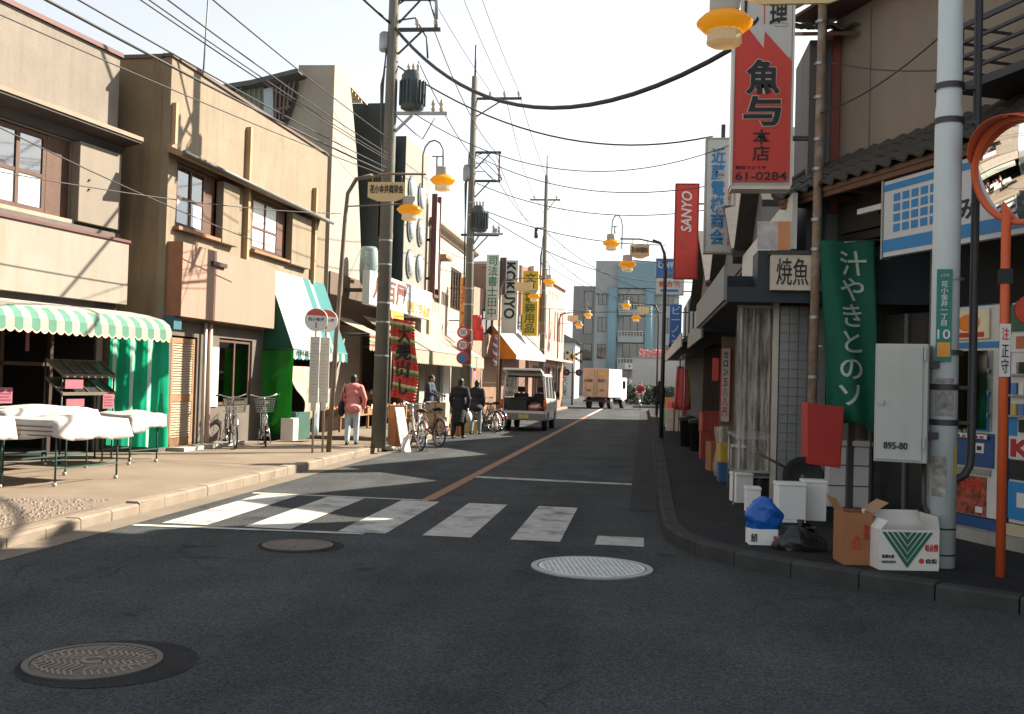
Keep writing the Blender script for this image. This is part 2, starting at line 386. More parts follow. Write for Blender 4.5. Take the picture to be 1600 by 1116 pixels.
# worn asphalt patches round the covers
def disc(name, c, r, z, mat, parent, n=40, sy=1):
    return sheet(name, [(c[0]+r*math.cos(2*math.pi*i/n), c[1]+r*sy*math.sin(2*math.pi*i/n)) for i in range(n)], z, mat, parent)
PATCH = M('asphalt_patch', (.030, .030, .030), .95, .25, 3, .6, 70, spk=.6, spks=85, spec=.04)
def manhole(c, r, kind, label):
    t = thing('manhole_cover', label, 'manhole', (c[0], c[1], 0), .2)
    m = MB(); m.lathe([(r, -.02), (r, .012), (r*.90, .012), (r*.90, -.02)], n=48, smooth=False, caps=False); m.build('rim', IRON2 if kind == 1 else IRON, t)
    d = MB().lathe([(r*.885, -.03), (r*.885, .009)], n=48, smooth=False).build('lid', IRON2 if kind == 1 else IRON, t)
    p = MB()
    if kind == 1:   # small raised squares
        k = 11
        for i in range(-k, k+1):
            for j in range(-k, k+1):
                x, y = i*r*.88/k, j*r*.88/k
                if math.hypot(x, y) < r*.82: w = r*.022; p.box(x-w, x+w, y-w, y+w, .009, .014)
        p.build('studs', M('stud_iron', (.5, .51, .5), .4, .2, 8, metal=.4), t)
        m = MB(); m.lathe([(r*.86, .009), (r*.86, .0135), (r*.83, .0135), (r*.83, .009)], n=48, smooth=False, caps=False); m.build('ring', M('stud_iron', None), t)
    else:
        k = 9
        for i in range(-k, k+1):
            x = i*r*.86/k; L = math.sqrt(max(0, (r*.84)**2-x*x))
            if L > .05 and abs(i) > 0:
                n_ = 6
                for q in range(n_):
                    y0 = -L+2*L*q/n_; sg = .02*(1 if q % 2 else -1)
                    if math.hypot(x, y0+L/n_) < r*.2: continue
                    p.bar((x-sg, y0, .011), (x+sg, y0+2*L/n_*.92, .011), r*.038, .006)
        p.build('ribs', M('rib_iron', (.20, .155, .125), .6, .2, 6, metal=.3), t)
        m = MB(); m.lathe([(r*.19, .009), (r*.19, .014), (r*.12, .014), (r*.12, .009)], n=24, smooth=False, caps=False); m.build('emblem', M('rib_iron', None), t)
    return t
disc('asphalt_patch', (-2.84, 5.3), .47, .003, PATCH, road); disc('asphalt_patch', (-3.12, 9.28), .40, .003, PATCH, road)
manhole((-.39, 8.9), .525, 1, 'pale round manhole cover of small studs beyond the last crosswalk stripe')
manhole((-2.93, 5.3), .36, 2, 'brown ribbed manhole cover in a wide dark asphalt patch')
manhole((-3.15, 9.28), .325, 2, 'small ribbed manhole cover at the foot of the crosswalk stripes')
# ---------------------------------------------------------------- building helpers
def wall_front(name, mat, parent, u0, u1, z0, z1, holes=(), y0=0., t=.15):
    us = sorted({u0, u1, *[h[0] for h in holes], *[h[1] for h in holes]}); us = [u for u in us if u0-1e-6 <= u <= u1+1e-6]
    zs = sorted({z0, z1, *[h[2] for h in holes], *[h[3] for h in holes]}); zs = [z for z in zs if z0-1e-6 <= z <= z1+1e-6]
    def solid(i, j):
        if i < 0 or j < 0 or i >= len(us)-1 or j >= len(zs)-1: return False
        cu, cz = (us[i]+us[i+1])/2, (zs[j]+zs[j+1])/2
        return not any(h[0] < cu < h[1] and h[2] < cz < h[3] for h in holes)
    m = MB(); y1 = y0+t
    for i in range(len(us)-1):
        for j in range(len(zs)-1):
            if not solid(i, j): continue
            a, b, c, d = us[i], us[i+1], zs[j], zs[j+1]
            m.add([(a,y0,c),(b,y0,c),(b,y0,d),(a,y0,d)], [(0,1,2,3)]); m.add([(a,y1,c),(b,y1,c),(b,y1,d),(a,y1,d)], [(3,2,1,0)])
            if not solid(i-1, j): m.add([(a,y0,c),(a,y0,d),(a,y1,d),(a,y1,c)], [(0,1,2,3)])
            if not solid(i+1, j): m.add([(b,y0,c),(b,y1,c),(b,y1,d),(b,y0,d)], [(0,1,2,3)])
            if not solid(i, j-1): m.add([(a,y0,c),(a,y1,c),(b,y1,c),(b,y0,c)], [(0,1,2,3)])
            if not solid(i, j+1): m.add([(a,y0,d),(b,y0,d),(b,y1,d),(a,y1,d)], [(0,1,2,3)])
    return m.build(name, mat, parent)
def window(parent, u0, u1, z0, z1, y, fm, cols=2, rows=1, fw=.06, gl=None, split=None, name='window', back=None):
    m = MB(); d = .05
    m.box(u0, u1, y, y+d, z0, z0+fw); m.box(u0, u1, y, y+d, z1-fw, z1)
    m.box(u0, u0+fw, y, y+d, z0+fw, z1-fw); m.box(u1-fw, u1, y, y+d, z0+fw, z1-fw)
    for i in range(1, cols):
        c = u0+(u1-u0)*i/cols; m.box(c-fw/2, c+fw/2, y-.004, y+d-.006, z0+fw, z1-fw)
    zsp = split or [z0+(z1-z0)*j/rows for j in range(1, rows)]
    for zz in zsp: m.box(u0+fw, u1-fw, y+.004, y+d-.012, zz-fw*.4, zz+fw*.4)
    w = m.build(name, fm, parent)
    zb = [z0+fw, *zsp, z1-fw]
    for i in range(cols):
        a = u0+(u1-u0)*i/cols+fw*.4; b = u0+(u1-u0)*(i+1)/cols-fw*.4
        for j in range(len(zb)-1): bx('pane', gl if not isinstance(gl, list) else gl[j % len(gl)], w, a, b, y+.02, y+.028, zb[j], zb[j+1])
    if back: bx('curtain', back, w, u0+.03, u1-.03, y+.12, y+.14, z0+.02, z1-.02)
    return w
def body(parent, mat, u0, u1, z0, z1, D, t=.15, roofmat=None, wt=.15, zs=None):
    """side walls, rear wall and roof behind a front wall"""
    zs = z0 if zs is None else zs
    bx('side_wall', mat, parent, u0, u0+wt, t+.002, D, z0, z1-.16); bx('side_wall', mat, parent, u1-wt, u1, t+.002, D, z0, z1-.16)
    bx('rear_wall', mat, parent, u0+wt+.002, u1-wt-.002, D-.15, D-.002, z0, z1-.16)
    bx('roof', roofmat or CONC, parent, u0+.01, u1-.01, t+.004, D-.01, z1-.155, z1-.03)
def room(parent, u0, u1, D, zc, wallm=None, floor=None, y0=.15):
    wm = wallm or DARKIN
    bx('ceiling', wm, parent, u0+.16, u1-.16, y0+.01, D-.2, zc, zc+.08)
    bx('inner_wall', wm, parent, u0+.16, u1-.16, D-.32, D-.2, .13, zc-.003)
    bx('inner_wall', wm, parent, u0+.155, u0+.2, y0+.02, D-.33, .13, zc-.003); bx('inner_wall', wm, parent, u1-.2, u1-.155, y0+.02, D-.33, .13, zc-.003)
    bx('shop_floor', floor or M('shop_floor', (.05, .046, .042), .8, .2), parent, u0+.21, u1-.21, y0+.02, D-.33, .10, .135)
GL_LT = M('frosted_glass', (.55, .60, .64), .2, .06, 1, spec=.6)
GL_DK = glass('dark_window', (.10, .12, .13), .12)
# ================================================================ cloth shop (far left, cream walls)
S9 = R(9.4); u1v = Vector((math.sin(S9), math.cos(S9), 0))
B1 = Vector((-9.486, 17.3, 0))
L1 = Fr(B1-u1v*9, R(80.6))
W1 = M('plaster_cream', (0.195, 0.168, 0.137), .9, .12, 1.6, .35, 50, streak=.45, scol=(.12, .10, .078), blotch=.6, bcol=(.15, .128, .102))
W1S = M('plaster_sign_cream', (0.245, 0.220, 0.184), .85, .08, 1.4, .15, 50, streak=.5, scol=(.20, .155, .10))
wear(W1, 'wall'); wear(W1S, 'wall')
MARO = M('maroon_trim', (.10, .035, .03), .6, .2, 4)
t = fthing(L1, 'cloth_shop_building', 'cream two-storey shop with dark window hood above a green striped awning', 'building')
Z1 = 7.25
hole = [(4.2, 7.85, 4.1, 5.42)]
wall_front('front_wall', W1, t, 0, 9.0, 2.75, Z1-.03, hole)
body(t, W1, 0, 9.0, .12, Z1-.03, 8, roofmat=CONC)
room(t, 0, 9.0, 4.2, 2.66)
bx('coping', MARO, t, -.03, 9.04, -.05, .16, Z1-.028, Z1+.05)
# dark hood
m = MB(); m.prism([(-.46, 5.66), (-.46, 5.74), (0, 5.86), (0, 5.45), (-.06, 5.45), (-.12, 5.6)], 3.6, 9.08, 'x'); m.build('window_hood', M('hood_dark', (.045, .038, .034), .7, .2, 3), t, fix=True)
m = MB(); m.box(3.58, 9.1, -.485, -.464, 5.70, 5.77); m.build('gutter_edge', M('gutter_wood', (.22, .16, .11), .7, .2, 3), t)
window(t, 4.2, 7.30, 4.12, 5.40, .03, BROWN, 5, 1, .075, gl=[GL_LT, GLASSW], split=[4.72], back=M('curtain_grey', (.28, .31, .36), .9, .2, 8))
bx('dark_jamb', BROWN, t, 7.32, 7.84, .04, .10, 4.1, 5.42)
sb = bx('shutter_box', M('shutter_box_cream', (0.195, 0.168, 0.133), .85, .08, 1.5, .1, streak=.15), t, 7.86, 8.93, -.17, -.002, 4.08, 5.44, .012)
for zz in (4.66, 4.82): MB().lathe([(.018, -.03), (.018, 0)], (8.1, -.172, zz), 8, 'y').build('bolt', IRON, sb)
bx('window_ledge', M('ledge_wood', (.30, .24, .18), .8, .2, 3), t, 4.0, 7.85, -.10, .12, 4.03, 4.095)
bx('ledge_board', M('board_dark', (.10, .08, .07), .8, .2), t, 3.8, 9.0, -.14, -.003, 3.88, 4.02)
sg = bx('sign_panel', W1S, t, .2, 8.78, -.50, -.003, 2.74, 3.82)
bx('flashing', MARO, sg, .18, 8.80, -.53, -.02, 3.824, 3.87)
bx('awning_case', M('awning_case', (.05, .04, .04), .6, .2), t, .3, 8.72, -.32, -.02, 2.56, 2.735)
# striped awning
AW_W = M('awning_white', (0.330, 0.307, 0.270), .85, .1, 2, .08, 60, trans=.18, streak=.3); AW_G = M('awning_green', (.085, .215, .155), .85, .15, 2, .08, 60, trans=.2)
m = MB(); aw = 8.34; n = 46; step = .16
prof = [(-.30, 2.62), (-.9, 2.58), (-1.3, 2.52), (-1.58, 2.45), (-1.70, 2.36), (-1.74, 2.27)]
for i in range(n):
    a, b = aw-(i+1)*step, aw-i*step; m.m = i % 2 if (i // 1) % 2 == 0 else 1
    for q_, ((ya, za), (yb, zb)) in enumerate(zip(prof[:-1], prof[1:])):
        m.m = (0 if i % 2 == 0 else 1) if q_ >= 3 else (0 if i % 2 == 0 else 2)
        m.add([(a, ya, za), (a, yb, zb), (b, yb, zb), (b, ya, za)], [(0, 1, 2, 3)])
awn = m.build('awning', [AW_W, AW_G, M('awning_pale', (.36, .36, .31), .85, .1, 2, trans=.18, streak=.3)], t, fix=True)  # stripes on the upper canopy coloured paler than on the front drop
m = MB()
for i in range(n):
    a, b = aw-(i+1)*step, aw-i*step; m.m = 0 if i % 2 == 0 else 1
    c = (a+b)/2; pts = [(b, -1.745, 2.268), (a, -1.745, 2.268), (a, -1.75, 2.12)] + [(a+(b-a)*k/4, -1.752, 2.12-.045*math.sin(math.pi*k/4)) for k in range(1, 4)] + [(b, -1.75, 2.12)]
    m.add(pts, [tuple(range(7))])
    for k in range(4):
        za, zb = 2.118-.045*math.sin(math.pi*k/4), 2.118-.045*math.sin(math.pi*(k+1)/4)
        xa, xb = a+(b-a)*k/4, a+(b-a)*(k+1)/4
        q = m.m; m.m = 2; m.add([(xa, -1.756, za-.006), (xb, -1.756, zb-.006), (xb, -1.756, zb+.014), (xa, -1.756, za+.014)], [(0, 1, 2, 3)]); m.m = q
m.build('valance', [AW_W, AW_G, M('valance_trim', (.62, .42, .30), .8)], awn, solid=.004)
m = MB(); pr = [(y_, z_) for y_, z_ in prof]+[(-1.72, 2.10), (-1.2, 2.3), (-.6, 2.42)]
m.add([(aw+.001, y_, z_) for y_, z_ in pr], [tuple(range(len(pr)))]); m.build('awning_end', AW_W, awn, solid=.004)
m = MB(); m.tube([(x_, -1.70, 2.27) for x_ in (.98, 4, aw)], .018); m.tube([(aw-.1, -.1, 2.45), (aw-.1, -1.69, 2.28)], .014); m.tube([(4, -.1, 2.45), (4, -1.69, 2.28)], .014); m.build('awning_frame', STEEL, awn)
# shop interior woodwork
m = MB()
for uu in (3.2, 4.4, 5.6, 6.7, 7.8): m.box(uu-.035, uu+.035, .2, .27, .14, 2.64)
m.box(3.2, 7.8, .2, .26, 1.62, 1.68); m.build('shop_front_posts', M('posts_brown', (.045, .022, .016), .7, .2), t)
# green and white side curtain at the awning end
C_G = M('curtain_green', (.01, .33, .18), .7, .12, 2, trans=.6); C_W = M('curtain_white', (.38, .56, .47), .7, .08, 2, trans=.6)
cl = thing('striped_curtain', 'green and white striped curtain hanging at the end of the scalloped awning', 'curtain', L1.w(8.30, -1.72), 0)
a = L1.w(8.30, -1.70); b = L1.w(8.26, -.55)
m = MB(); N = 44
def cpt(k, z):
    f = k/N; p = a.lerp(b, f); wv = .045*math.sin(f*21)*(1-.35*z/2.2) + .02*math.sin(f*43+z)
    return (p.x-a.x, p.y-a.y+wv+ (0.10*(1-z/2.1) if f < .1 else 0), z)
for k in range(N):
    f = k/N; m.m = 1 if (.24 < f < .32 or .54 < f < .63 or .85 < f < .93) else 0
    for j in range(6):
        z0_, z1_ = .30+(2.12-.30)*j/6, .30+(2.12-.30)*(j+1)/6
        m.smooth = True; m.add([cpt(k, z0_), cpt(k+1, z0_), cpt(k+1, z1_), cpt(k, z1_)], [(0, 1, 2, 3)])
m.build('cloth', [C_G, C_W], cl, fix=True)
m = MB(); m.tube([(0, 0, 2.13), (b.x-a.x, b.y-a.y, 2.13)], .012, 6); m.build('curtain_rail', STEEL, cl)

# tables with white cloths
CLOTH = M('white_cloth', (0.363, 0.343, 0.323), .9, .04, 3, .1, 40); CLOTH_T = M('cloth_border', (.52, .36, .25), .9, .1, 4)
TRIM_L = M('cloth_line', (.10, .07, .06), .9)
def cloth_table(name, label, c, ang, L, W, h, drop_front=.28, sag=.03, seed=1, trim=True, group=None):
    """x = long side, front faces -y"""
    t = thing(name, label, 'table', (c[0], c[1], Z_P), ang, group); r_ = random.Random(seed)
    for sx in (-1, 1):
        for sy in (-1, 1):
            x_, y_ = sx*(L/2-.06), sy*(W/2-.06)
            m = MB(); m.tube([(x_, y_, .05), (x_, y_, h-.02)], .013, 7); lg = m.build('leg', M('table_leg_green', (.02, .06, .05), .5, .1), t)
            MB().lathe([(.012, -.02), (.028, -.012), (.028, .012), (.012, .02)], (x_, y_+.01, .028), 12, 'x').build('castor', M('castor', (.45, .42, .38), .6), lg)
    bx('table_top', WOOD, t, -L/2, L/2, -W/2, W/2, h-.03, h)
    for sy in (-1, 1): mm = MB(); mm.bar((-L/2+.06, sy*(W/2-.06), .22), (L/2-.06, sy*(W/2-.06), .22), .02); mm.build("stretcher", M("table_leg_green", None), t)
    # goods under the cloth make it bulge
    ph = r_.uniform(0, 6)
    def top(u, v):
        x_ = (u-.5)*(L+.06); y_ = (v-.5)*(W+.06); e = min(u, 1-u, v, 1-v)
        z_ = h+.012+min(1, e*9)*(.035+.03*math.sin(u*7+ph)*math.cos(v*5+ph))+.010*math.sin(u*19+v*9+ph)*min(1, e*9)
        return (x_, y_, z_)
    m = MB(); m.grid(top, 22, 14)
    ex, ey = (L+.06)/2, (W+.06)/2
    ring = [(-ex+2*ex*i/20, -ey) for i in range(20)] + [(ex, -ey+2*ey*i/12) for i in range(12)] + [(ex-2*ex*i/20, ey) for i in range(20)] + [(-ex, ey-2*ey*i/12) for i in range(12)]
    K = len(ring)
    def drop(i, j):
        x_, y_ = ring[i % K]; f = j/5; s_ = i/K
        dd = drop_front*(1+.18*math.sin(s_*11+ph)+.10*math.sin(s_*29))
        if y_ > ey*.9: dd *= .4
        o_ = 1+f*.045*(1+.9*math.sin(i*1.1+ph)+.5*math.sin(i*2.3))
        return (x_*(1+ (o_-1)*(1 if abs(x_) > ex*.98 else .1)), y_*(1+(o_-1)*(1.2 if abs(y_) > ey*.98 else .1)), h+.012-f*dd+.0)
    o0 = len(m.v)
    for i in range(K):
        for j in range(6): m.v.append(drop(i, j))
    for i in range(K):
        for j in range(5):
            i2 = (i+1) % K
            m.f.append((o0+i*6+j, o0+i*6+j+1, o0+i2*6+j+1, o0+i2*6+j)); m.sm.append(True)
            x_, y_ = ring[i]
            m.mi.append(0)
    cl_ = m.build('tablecloth', [CLOTH, CLOTH_T], t, solid=.004)
    for q, zz in enumerate((.25, .5, .75)): MB().bar((-ex*1.035-.012, -ey*.9, h-drop_front*zz), (-ex*1.035-.012, ey*.75, h-drop_front*zz), .006, .014).build('border_stripe', TRIM_L, cl_)
    return t
TA = L1.a
ax = Vector((-8.05, 13.1, 0))
cloth_table('display_table', 'white-draped table standing furthest out from the awning with thin green legs', L1.w(4.66, -2.72)[:2], TA, 1.28, .95, .80, .22, seed=2)
cloth_table('display_table', 'long white-draped table tucked under the awning behind the outermost table', L1.w(5.45, -1.45)[:2], TA, 1.75, .85, .86, .14, seed=5)
cloth_table('display_table', 'small white-draped table beside the striped curtain', L1.w(7.35, -1.75)[:2], TA, .80, .62, .76, .22, seed=8)
cloth_table('display_table', 'white-draped table beyond the outermost table and furthest from the striped curtain', L1.w(3.0, -2.3)[:2], TA, 1.4, .95, .84, .26, seed=11)
# pink price cards standing on the tables
PINKC = M('pink_card', (.24, .075, .10), .8, .08)
for q, (uu, yy, zz, lab) in enumerate([(5.62, -.9, 1.06, 'pink price card standing on the long cloth-covered table'), (7.3, -1.35, .97, 'pink price card standing on the small table by the striped curtain'), (4.95, -.95, 1.06, 'pink price card beside the seller behind the tables')]):
    c = thing('price_card', lab, 'card', L1.w(uu, yy, zz), L1.a, 'pink price cards')
    m = MB(); m.prism([(-.13, 0), (.13, 0), (.13, .23), (-.13, .23)], -.004, .004); m.build('card', PINKC, c, fix=True)
    m = MB()
    for k in range(4): m.box(-.10, .10-.03*(k % 2), -.008, -.0045, .04+k*.045, .058+k*.045)
    m.build('lettering', M('card_ink', (.12, .02, .04), .8), c)
# sloping display rack of black trays
rk = thing('tray_rack', 'sloping two-tier rack of dark trays beside the striped curtain', 'rack', L1.w(7.15, -.95, Z_P), L1.a)
FR = M('rack_wood', (.10, .085, .06), .7, .15)
for tier, zz in enumerate((1.36, 1.08)):
    sh = MB()
    sh.bar((-.62, -.16, zz), (.62, -.16, zz), .03, .05); sh.bar((-.62, .16, zz+.24), (.62, .16, zz+.24), .02, .03)
    for k in range(5): x_ = -.62+k*.31; sh.bar((x_, -.16, zz+.01), (x_, .16, zz+.24), .016, .03)
    s_ = sh.build('tier', FR, rk)
    for k in range(4):
        x_ = -.465+k*.31; m = MB(); m.bar((x_, -.145, zz), (x_, .15, zz+.215), .28, .02); m.build('tray', M('tray_black', (.02, .02, .022), .35, .1), s_)
for sx in (-.6, .6):
    for yy_, hh_ in ((.18, 1.6), (-.14, 1.36)): MB().tube([(sx, yy_, 0), (sx, yy_, hh_)], .014).build('leg', STEELD, rk)
bx('price_label', PINKC, rk, -.60, -.2, -.20, -.19, 1.16, 1.30); bx('price_label', PINKC, rk, -.55, -.15, -.19, -.18, .88, 1.0)
# hanging red strip sign inside
hs = thing('strip_sign', 'narrow red paper strip hanging in the dark cloth shop opening', 'sign', L1.w(7.12, .1, 1.85), L1.a); bx('paper', PINKC, hs, -.04, .04, -.004, .004, 0, .40)

# ================================================================ second building: ochre plaster, pink sign panel, teal awning
L2 = Fr((-8.64, 17.92), R(87.5))
t2 = fthing(L2, 'ochre_shop_building', 'ochre plaster two-storey building with a salmon sign panel and louvred door', 'building')
W2 = M('plaster_ochre', (0.207, 0.168, 0.117), .9, .14, 1.4, .35, 50, streak=.45, scol=(.125, .095, .06), blotch=.6, bcol=(.165, .127, .082))
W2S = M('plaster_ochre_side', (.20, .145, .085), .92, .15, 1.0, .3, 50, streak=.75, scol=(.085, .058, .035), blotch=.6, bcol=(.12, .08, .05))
wear(W2, 'wall'); wear(W2S, 'wall')
Z2 = 7.33; E2 = 7.9; S2 = -.30
wall_front('front_wall', W2, t2, S2, E2, 2.55, Z2, [(.02, 2.42, 4.28, 5.5), (3.35, 6.75, 4.28, 5.46)])
wall_front('lower_wall', M('lower_wall', (.10, .085, .07), .9, .2), t2, S2, E2, .12, 2.545, [(.05, 1.06, .13, 2.26), (2.0, 3.6, .9, 2.3), (4.3, 7.6, .13, 2.4)])
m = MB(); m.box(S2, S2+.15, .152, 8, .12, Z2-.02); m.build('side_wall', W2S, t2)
bx('side_wall', W2, t2, E2-.15, E2, .152, 8, .12, Z2-.02); bx('rear_wall', W2, t2, S2+.152, E2-.152, 7.85, 7.998, .12, Z2-.02)
bx('roof', CONC, t2, S2+.152, E2-.152, .154, 7.848, Z2-.2, Z2-.1)
room(t2, S2, E2, 3.5, 2.5)
bx('coping', M('coping_dark', (.09, .06, .045), .7, .2), t2, S2-.04, E2+.03, -.04, .17, Z2+.002, Z2+.06)
bx('coping', M('coping_dark', None), t2, S2-.04, S2+.17, .172, 8, Z2-.018, Z2+.05)
m = MB(); m.prism([(-.32, 5.50), (-.32, 5.57), (0, 5.70), (0, 5.58), (-.22, 5.5)], S2-.1, E2-.4, 'x'); hd = m.build('window_hood', M('hood_wood', (.24, .17, .10), .8, .2, 3), t2, fix=True)
m = MB(); m.tube([(S2-.1, -.35, 5.55), (3.0, -.35, 5.535), (E2-.4, -.35, 5.50)], .045, 8); m.build('gutter_pipe', M('gutter_grey', (.10, .105, .10), .5, .15), hd)
window(t2, .05, 1.22, 4.30, 5.48, .03, BROWN, 2, 1, .07, gl=[GL_LT, GLASSW], split=[4.85], back=M('blind_pale', (.42, .46, .5), .9, .1, 6))
bx('dark_jamb', BROWN, t2, 1.24, 1.66, .05, .11, 4.3, 5.48)
bx('shutter_box', W2, t2, 1.68, 2.42, -.14, .02, 4.2, 5.44, .01)
bx('window_sill', WOOD, t2, -.05, 1.7, -.12, .02, 4.21, 4.275)
window(t2, 3.42, 4.85, 4.32, 5.44, .03, BROWN, 2, 1, .06, gl=[M('curtained_pane', (.66, .66, .62), .35, .06)], split=[4.8])
bx('dark_jamb', BROWN, t2, 4.87, 5.3, .05, .11, 4.3, 5.44)
bx('shutter_box', W2, t2, 5.32, 6.55, -.14, .02, 4.2, 5.42, .01)
bx('window_sill', WOOD, t2, 3.3, 5.3, -.12, .02, 4.22, 4.275)
for uu, z0_, z1_ in ((2.98, 3.95, 6.85), (6.95, 3.9, 6.3)):
    bx('downpipe', M('downpipe_tan', (.33, .22, .12), .7, .15), t2, uu-.05, uu+.05, -.11, -.003, z0_, z1_)
for uu, z0_ in ((-.22, 5.6),): bx('corner_pipe', M('downpipe_tan', None), t2, uu-.03, uu+.05, -.09, -.003, 5.75, 6.5)
SALM = M('salmon_panel', (0.271, 0.168, 0.123), .75, .06, 1.2, .05, streak=.15)
sp = bx('sign_panel', SALM, t2, -.22, 4.05, -.30, -.003, 2.60, 3.95)
bx('panel_end', M('panel_end_brown', (.25, .11, .06), .7, .2, 3), sp, -.235, -.224, -.31, -.003, 2.60, 3.96)
bx('sign_light', STEELD, sp, .9, 1.5, -.36, -.305, 3.66, 3.74)
bx('meter_box', M('teal_box', (.03, .10, .13), .5), t2, -.27, .02, -.20, -.003, 2.36, 2.592)
# louvred door
dr = bx('door', WOOD, t2, .10, .16, .02, .08, .14, 2.22)
for a, b, c, d in ((.94, 1.0, .14, 2.22), (.16, .94, .14, .34), (.16, .94, 1.02, 1.16), (.16, .94, 2.12, 2.22)): bx('door_rail', WOOD, dr, a, b, .02, .08, c, d)
m = MB(); z_ = .37
while z_ < 2.10:
    if not 1.0 < z_ < 1.17: m.bar((.165, .035, z_), (.935, .035, z_), .012, .05, up=(0, .55, 1))
    z_ += .048
sl = m.build('louvre_slats', M('louvre_tan', (.27, .205, .13), .7, .12, 6), dr); sl['kind'] = 'stuff'
bx('transom', M('transom_dark', (.06, .06, .055), .5), t2, .08, 1.04, .05, .09, 2.3, 2.5)
for uu, r_, mt in ((1.22, .035, M('downpipe_white', (.45, .43, .38), .6, .1)), (1.42, .05, M('pipe_rose', (.42, .28, .22), .6, .1))):
    m = MB(); m.tube([(uu, -.08, .14), (uu, -.08, 2.55)], r_, 10); m.build('downpipe', mt, t2)
window(t2, 2.02, 3.58, .92, 2.28, .04, BROWN, 2, 1, .06, gl=GL_DK)
bx('pale_board', M('pale_board', (.42, .50, .48), .8), t2, 1.55, 1.95, -.03, -.002, .9, 2.1)
bx('door_step', CONC, t2, .0, 2.6, -.35, -.004, .10, .19)
# teal and white steep awning
T_W = M('awning_white2', (0.345, 0.367, 0.345), .8, .05, 2, .05, 50, trans=.2); T_T = M('awning_teal', (.02, .17, .17), .75, .1, 2, trans=.25); T_G = M('awning_dkgreen', (.012, .09, .055), .75, .1, 2, trans=.2)
at = fthing(L2, 'teal_awning', 'steep white awning with teal end stripes and a green side flap', 'awning')
A0, A1 = 4.18, 7.86; yt, yb, zt, zb = -.02, -.72, 3.97, 2.16
m = MB(); segs = [(A0, 6.35, 0), (6.35, 6.75, 1), (6.75, 6.95, 0), (6.95, A1, 1)]
for a, b, mi in segs: m.m = mi; m.add([(a, yt, zt), (a, yb, zb), (b, yb, zb), (b, yt, zt)], [(0, 1, 2, 3)])
m.build('canopy', [T_W, T_T], at, solid=.006)
m = MB(); m.add([(A0-.005, yt, zt), (A0-.005, yb, zb), (A0-.005, yt, zb)], [(0, 1, 2)]); m.build('side_flap', T_G, at, solid=.006)
m = MB(); n_ = 16; w_ = (A1-A0)/n_
for i in range(n_):
    a, b = A0+i*w_, A0+(i+1)*w_; m.m = i % 2
    m.add([(a, yb-.004, zb-.004), (a, yb-.01, zb-.20), ((a+b)/2, yb-.012, zb-.235), (b, yb-.01, zb-.20), (b, yb-.004, zb-.004)], [(0, 1, 2, 3, 4)])
m.build('valance', [T_W, T_T], at, solid=.004)
text('lettering', 'ペコちゃん堂' if False else '衣料品大安売', INK, at, A0+.1, 5.9, zb-.14, zb-.03, yb-.014)
m = MB(); m.tube([(A0, yb, zb), (A1, yb, zb)], .015); m.tube([(A0+.02, -.02, zb), (A0+.02, yb, zb)], .012); m.tube([(A1-.02, -.02, zb), (A1-.02, yb, zb)], .012); m.build('frame', STEEL, at)
gc = thing('green_curtain', 'plain green tarpaulin hanging beneath the steep awning flap', 'curtain', L2.w(A0-.05, 0), L2.a)
m = MB(); m.grid(lambda u, v: (.02*math.sin(u*16)+.05*math.sin(u*5)*(1-v), .45-1.2*u, .25+v*1.88), 26, 6); m.build('cloth', M('tarp_green', (.025, .26, .03), .6, .15, 2, trans=.5), gc, solid=.004)
wc = thing('hanging_cloth', 'cream cloth drooping in a point below the steep awning', 'cloth', L2.w(4.9, -.66), L2.a)
def hc(u, v):
    x_ = (u-.5)*1.3; z_ = 1.78-v*(.55+.75*(1-abs(u-.62)*1.6)); return (x_+.1*v, .08*math.sin(u*9+v*3)-.12*v, max(z_, .5))
m = MB(); m.grid(hc, 18, 10); m.build('cloth', M('cloth_cream', (0.434, 0.385, 0.294), .9, .06, 3, trans=.25), wc, solid=.004)
wc2 = thing('garment_bundle', 'pale blue trousers and dark green box under the drooping cloth', 'clothes', L2.w(5.0, -.55, Z_P), L2.a)
bx('box', M('dk_green_box', (.02, .07, .05), .7, .1), wc2, -.62, .3, -.2, .4, 0, .62, .01); m = MB(); m.grid(lambda u, v: (.36+u*.3, -.25+.05*math.sin(u*8), .05+v*.72), 10, 3); m.build('trousers', M('pale_blue_cloth', (.38, .50, .52), .9, .1), wc2, solid=.03)
bx('white_stool', WHITE, wc2, -.95, -.65, -.28, .02, 0, .5, .01)
# ================================================================ third building: curved white fin
L3 = Fr((-8.2, 27.2), R(88))
t3 = fthing(L3, 'fin_building', 'pale three-storey building with a curving white fin wall behind the ochre building', 'building')
WH3 = M('plaster_white', (0.265, 0.242, 0.207), .85, .09, 1.4, .2, 50, streak=.45, scol=(.2, .17, .13))
GR3 = M('plaster_grey', (.27, .245, .205), .88, .10, 1.2, .15, 50, streak=.35, scol=(.2, .18, .15))
TEALD = M('dark_teal_side', (.022, .036, .036), .5, .15, 1.5)
# side fin, in (y, z)
fin = [(0, .12), (0, 9.78), (1.0, 9.80), (1.02, 9.4), (1.12, 9.0), (1.32, 8.6), (1.65, 8.25), (2.1, 8.0), (9, 7.9), (9, .12)]
MB().prism(fin, -1.2, -1.05, 'x').build('side_wall', GR3, t3, fix=True)
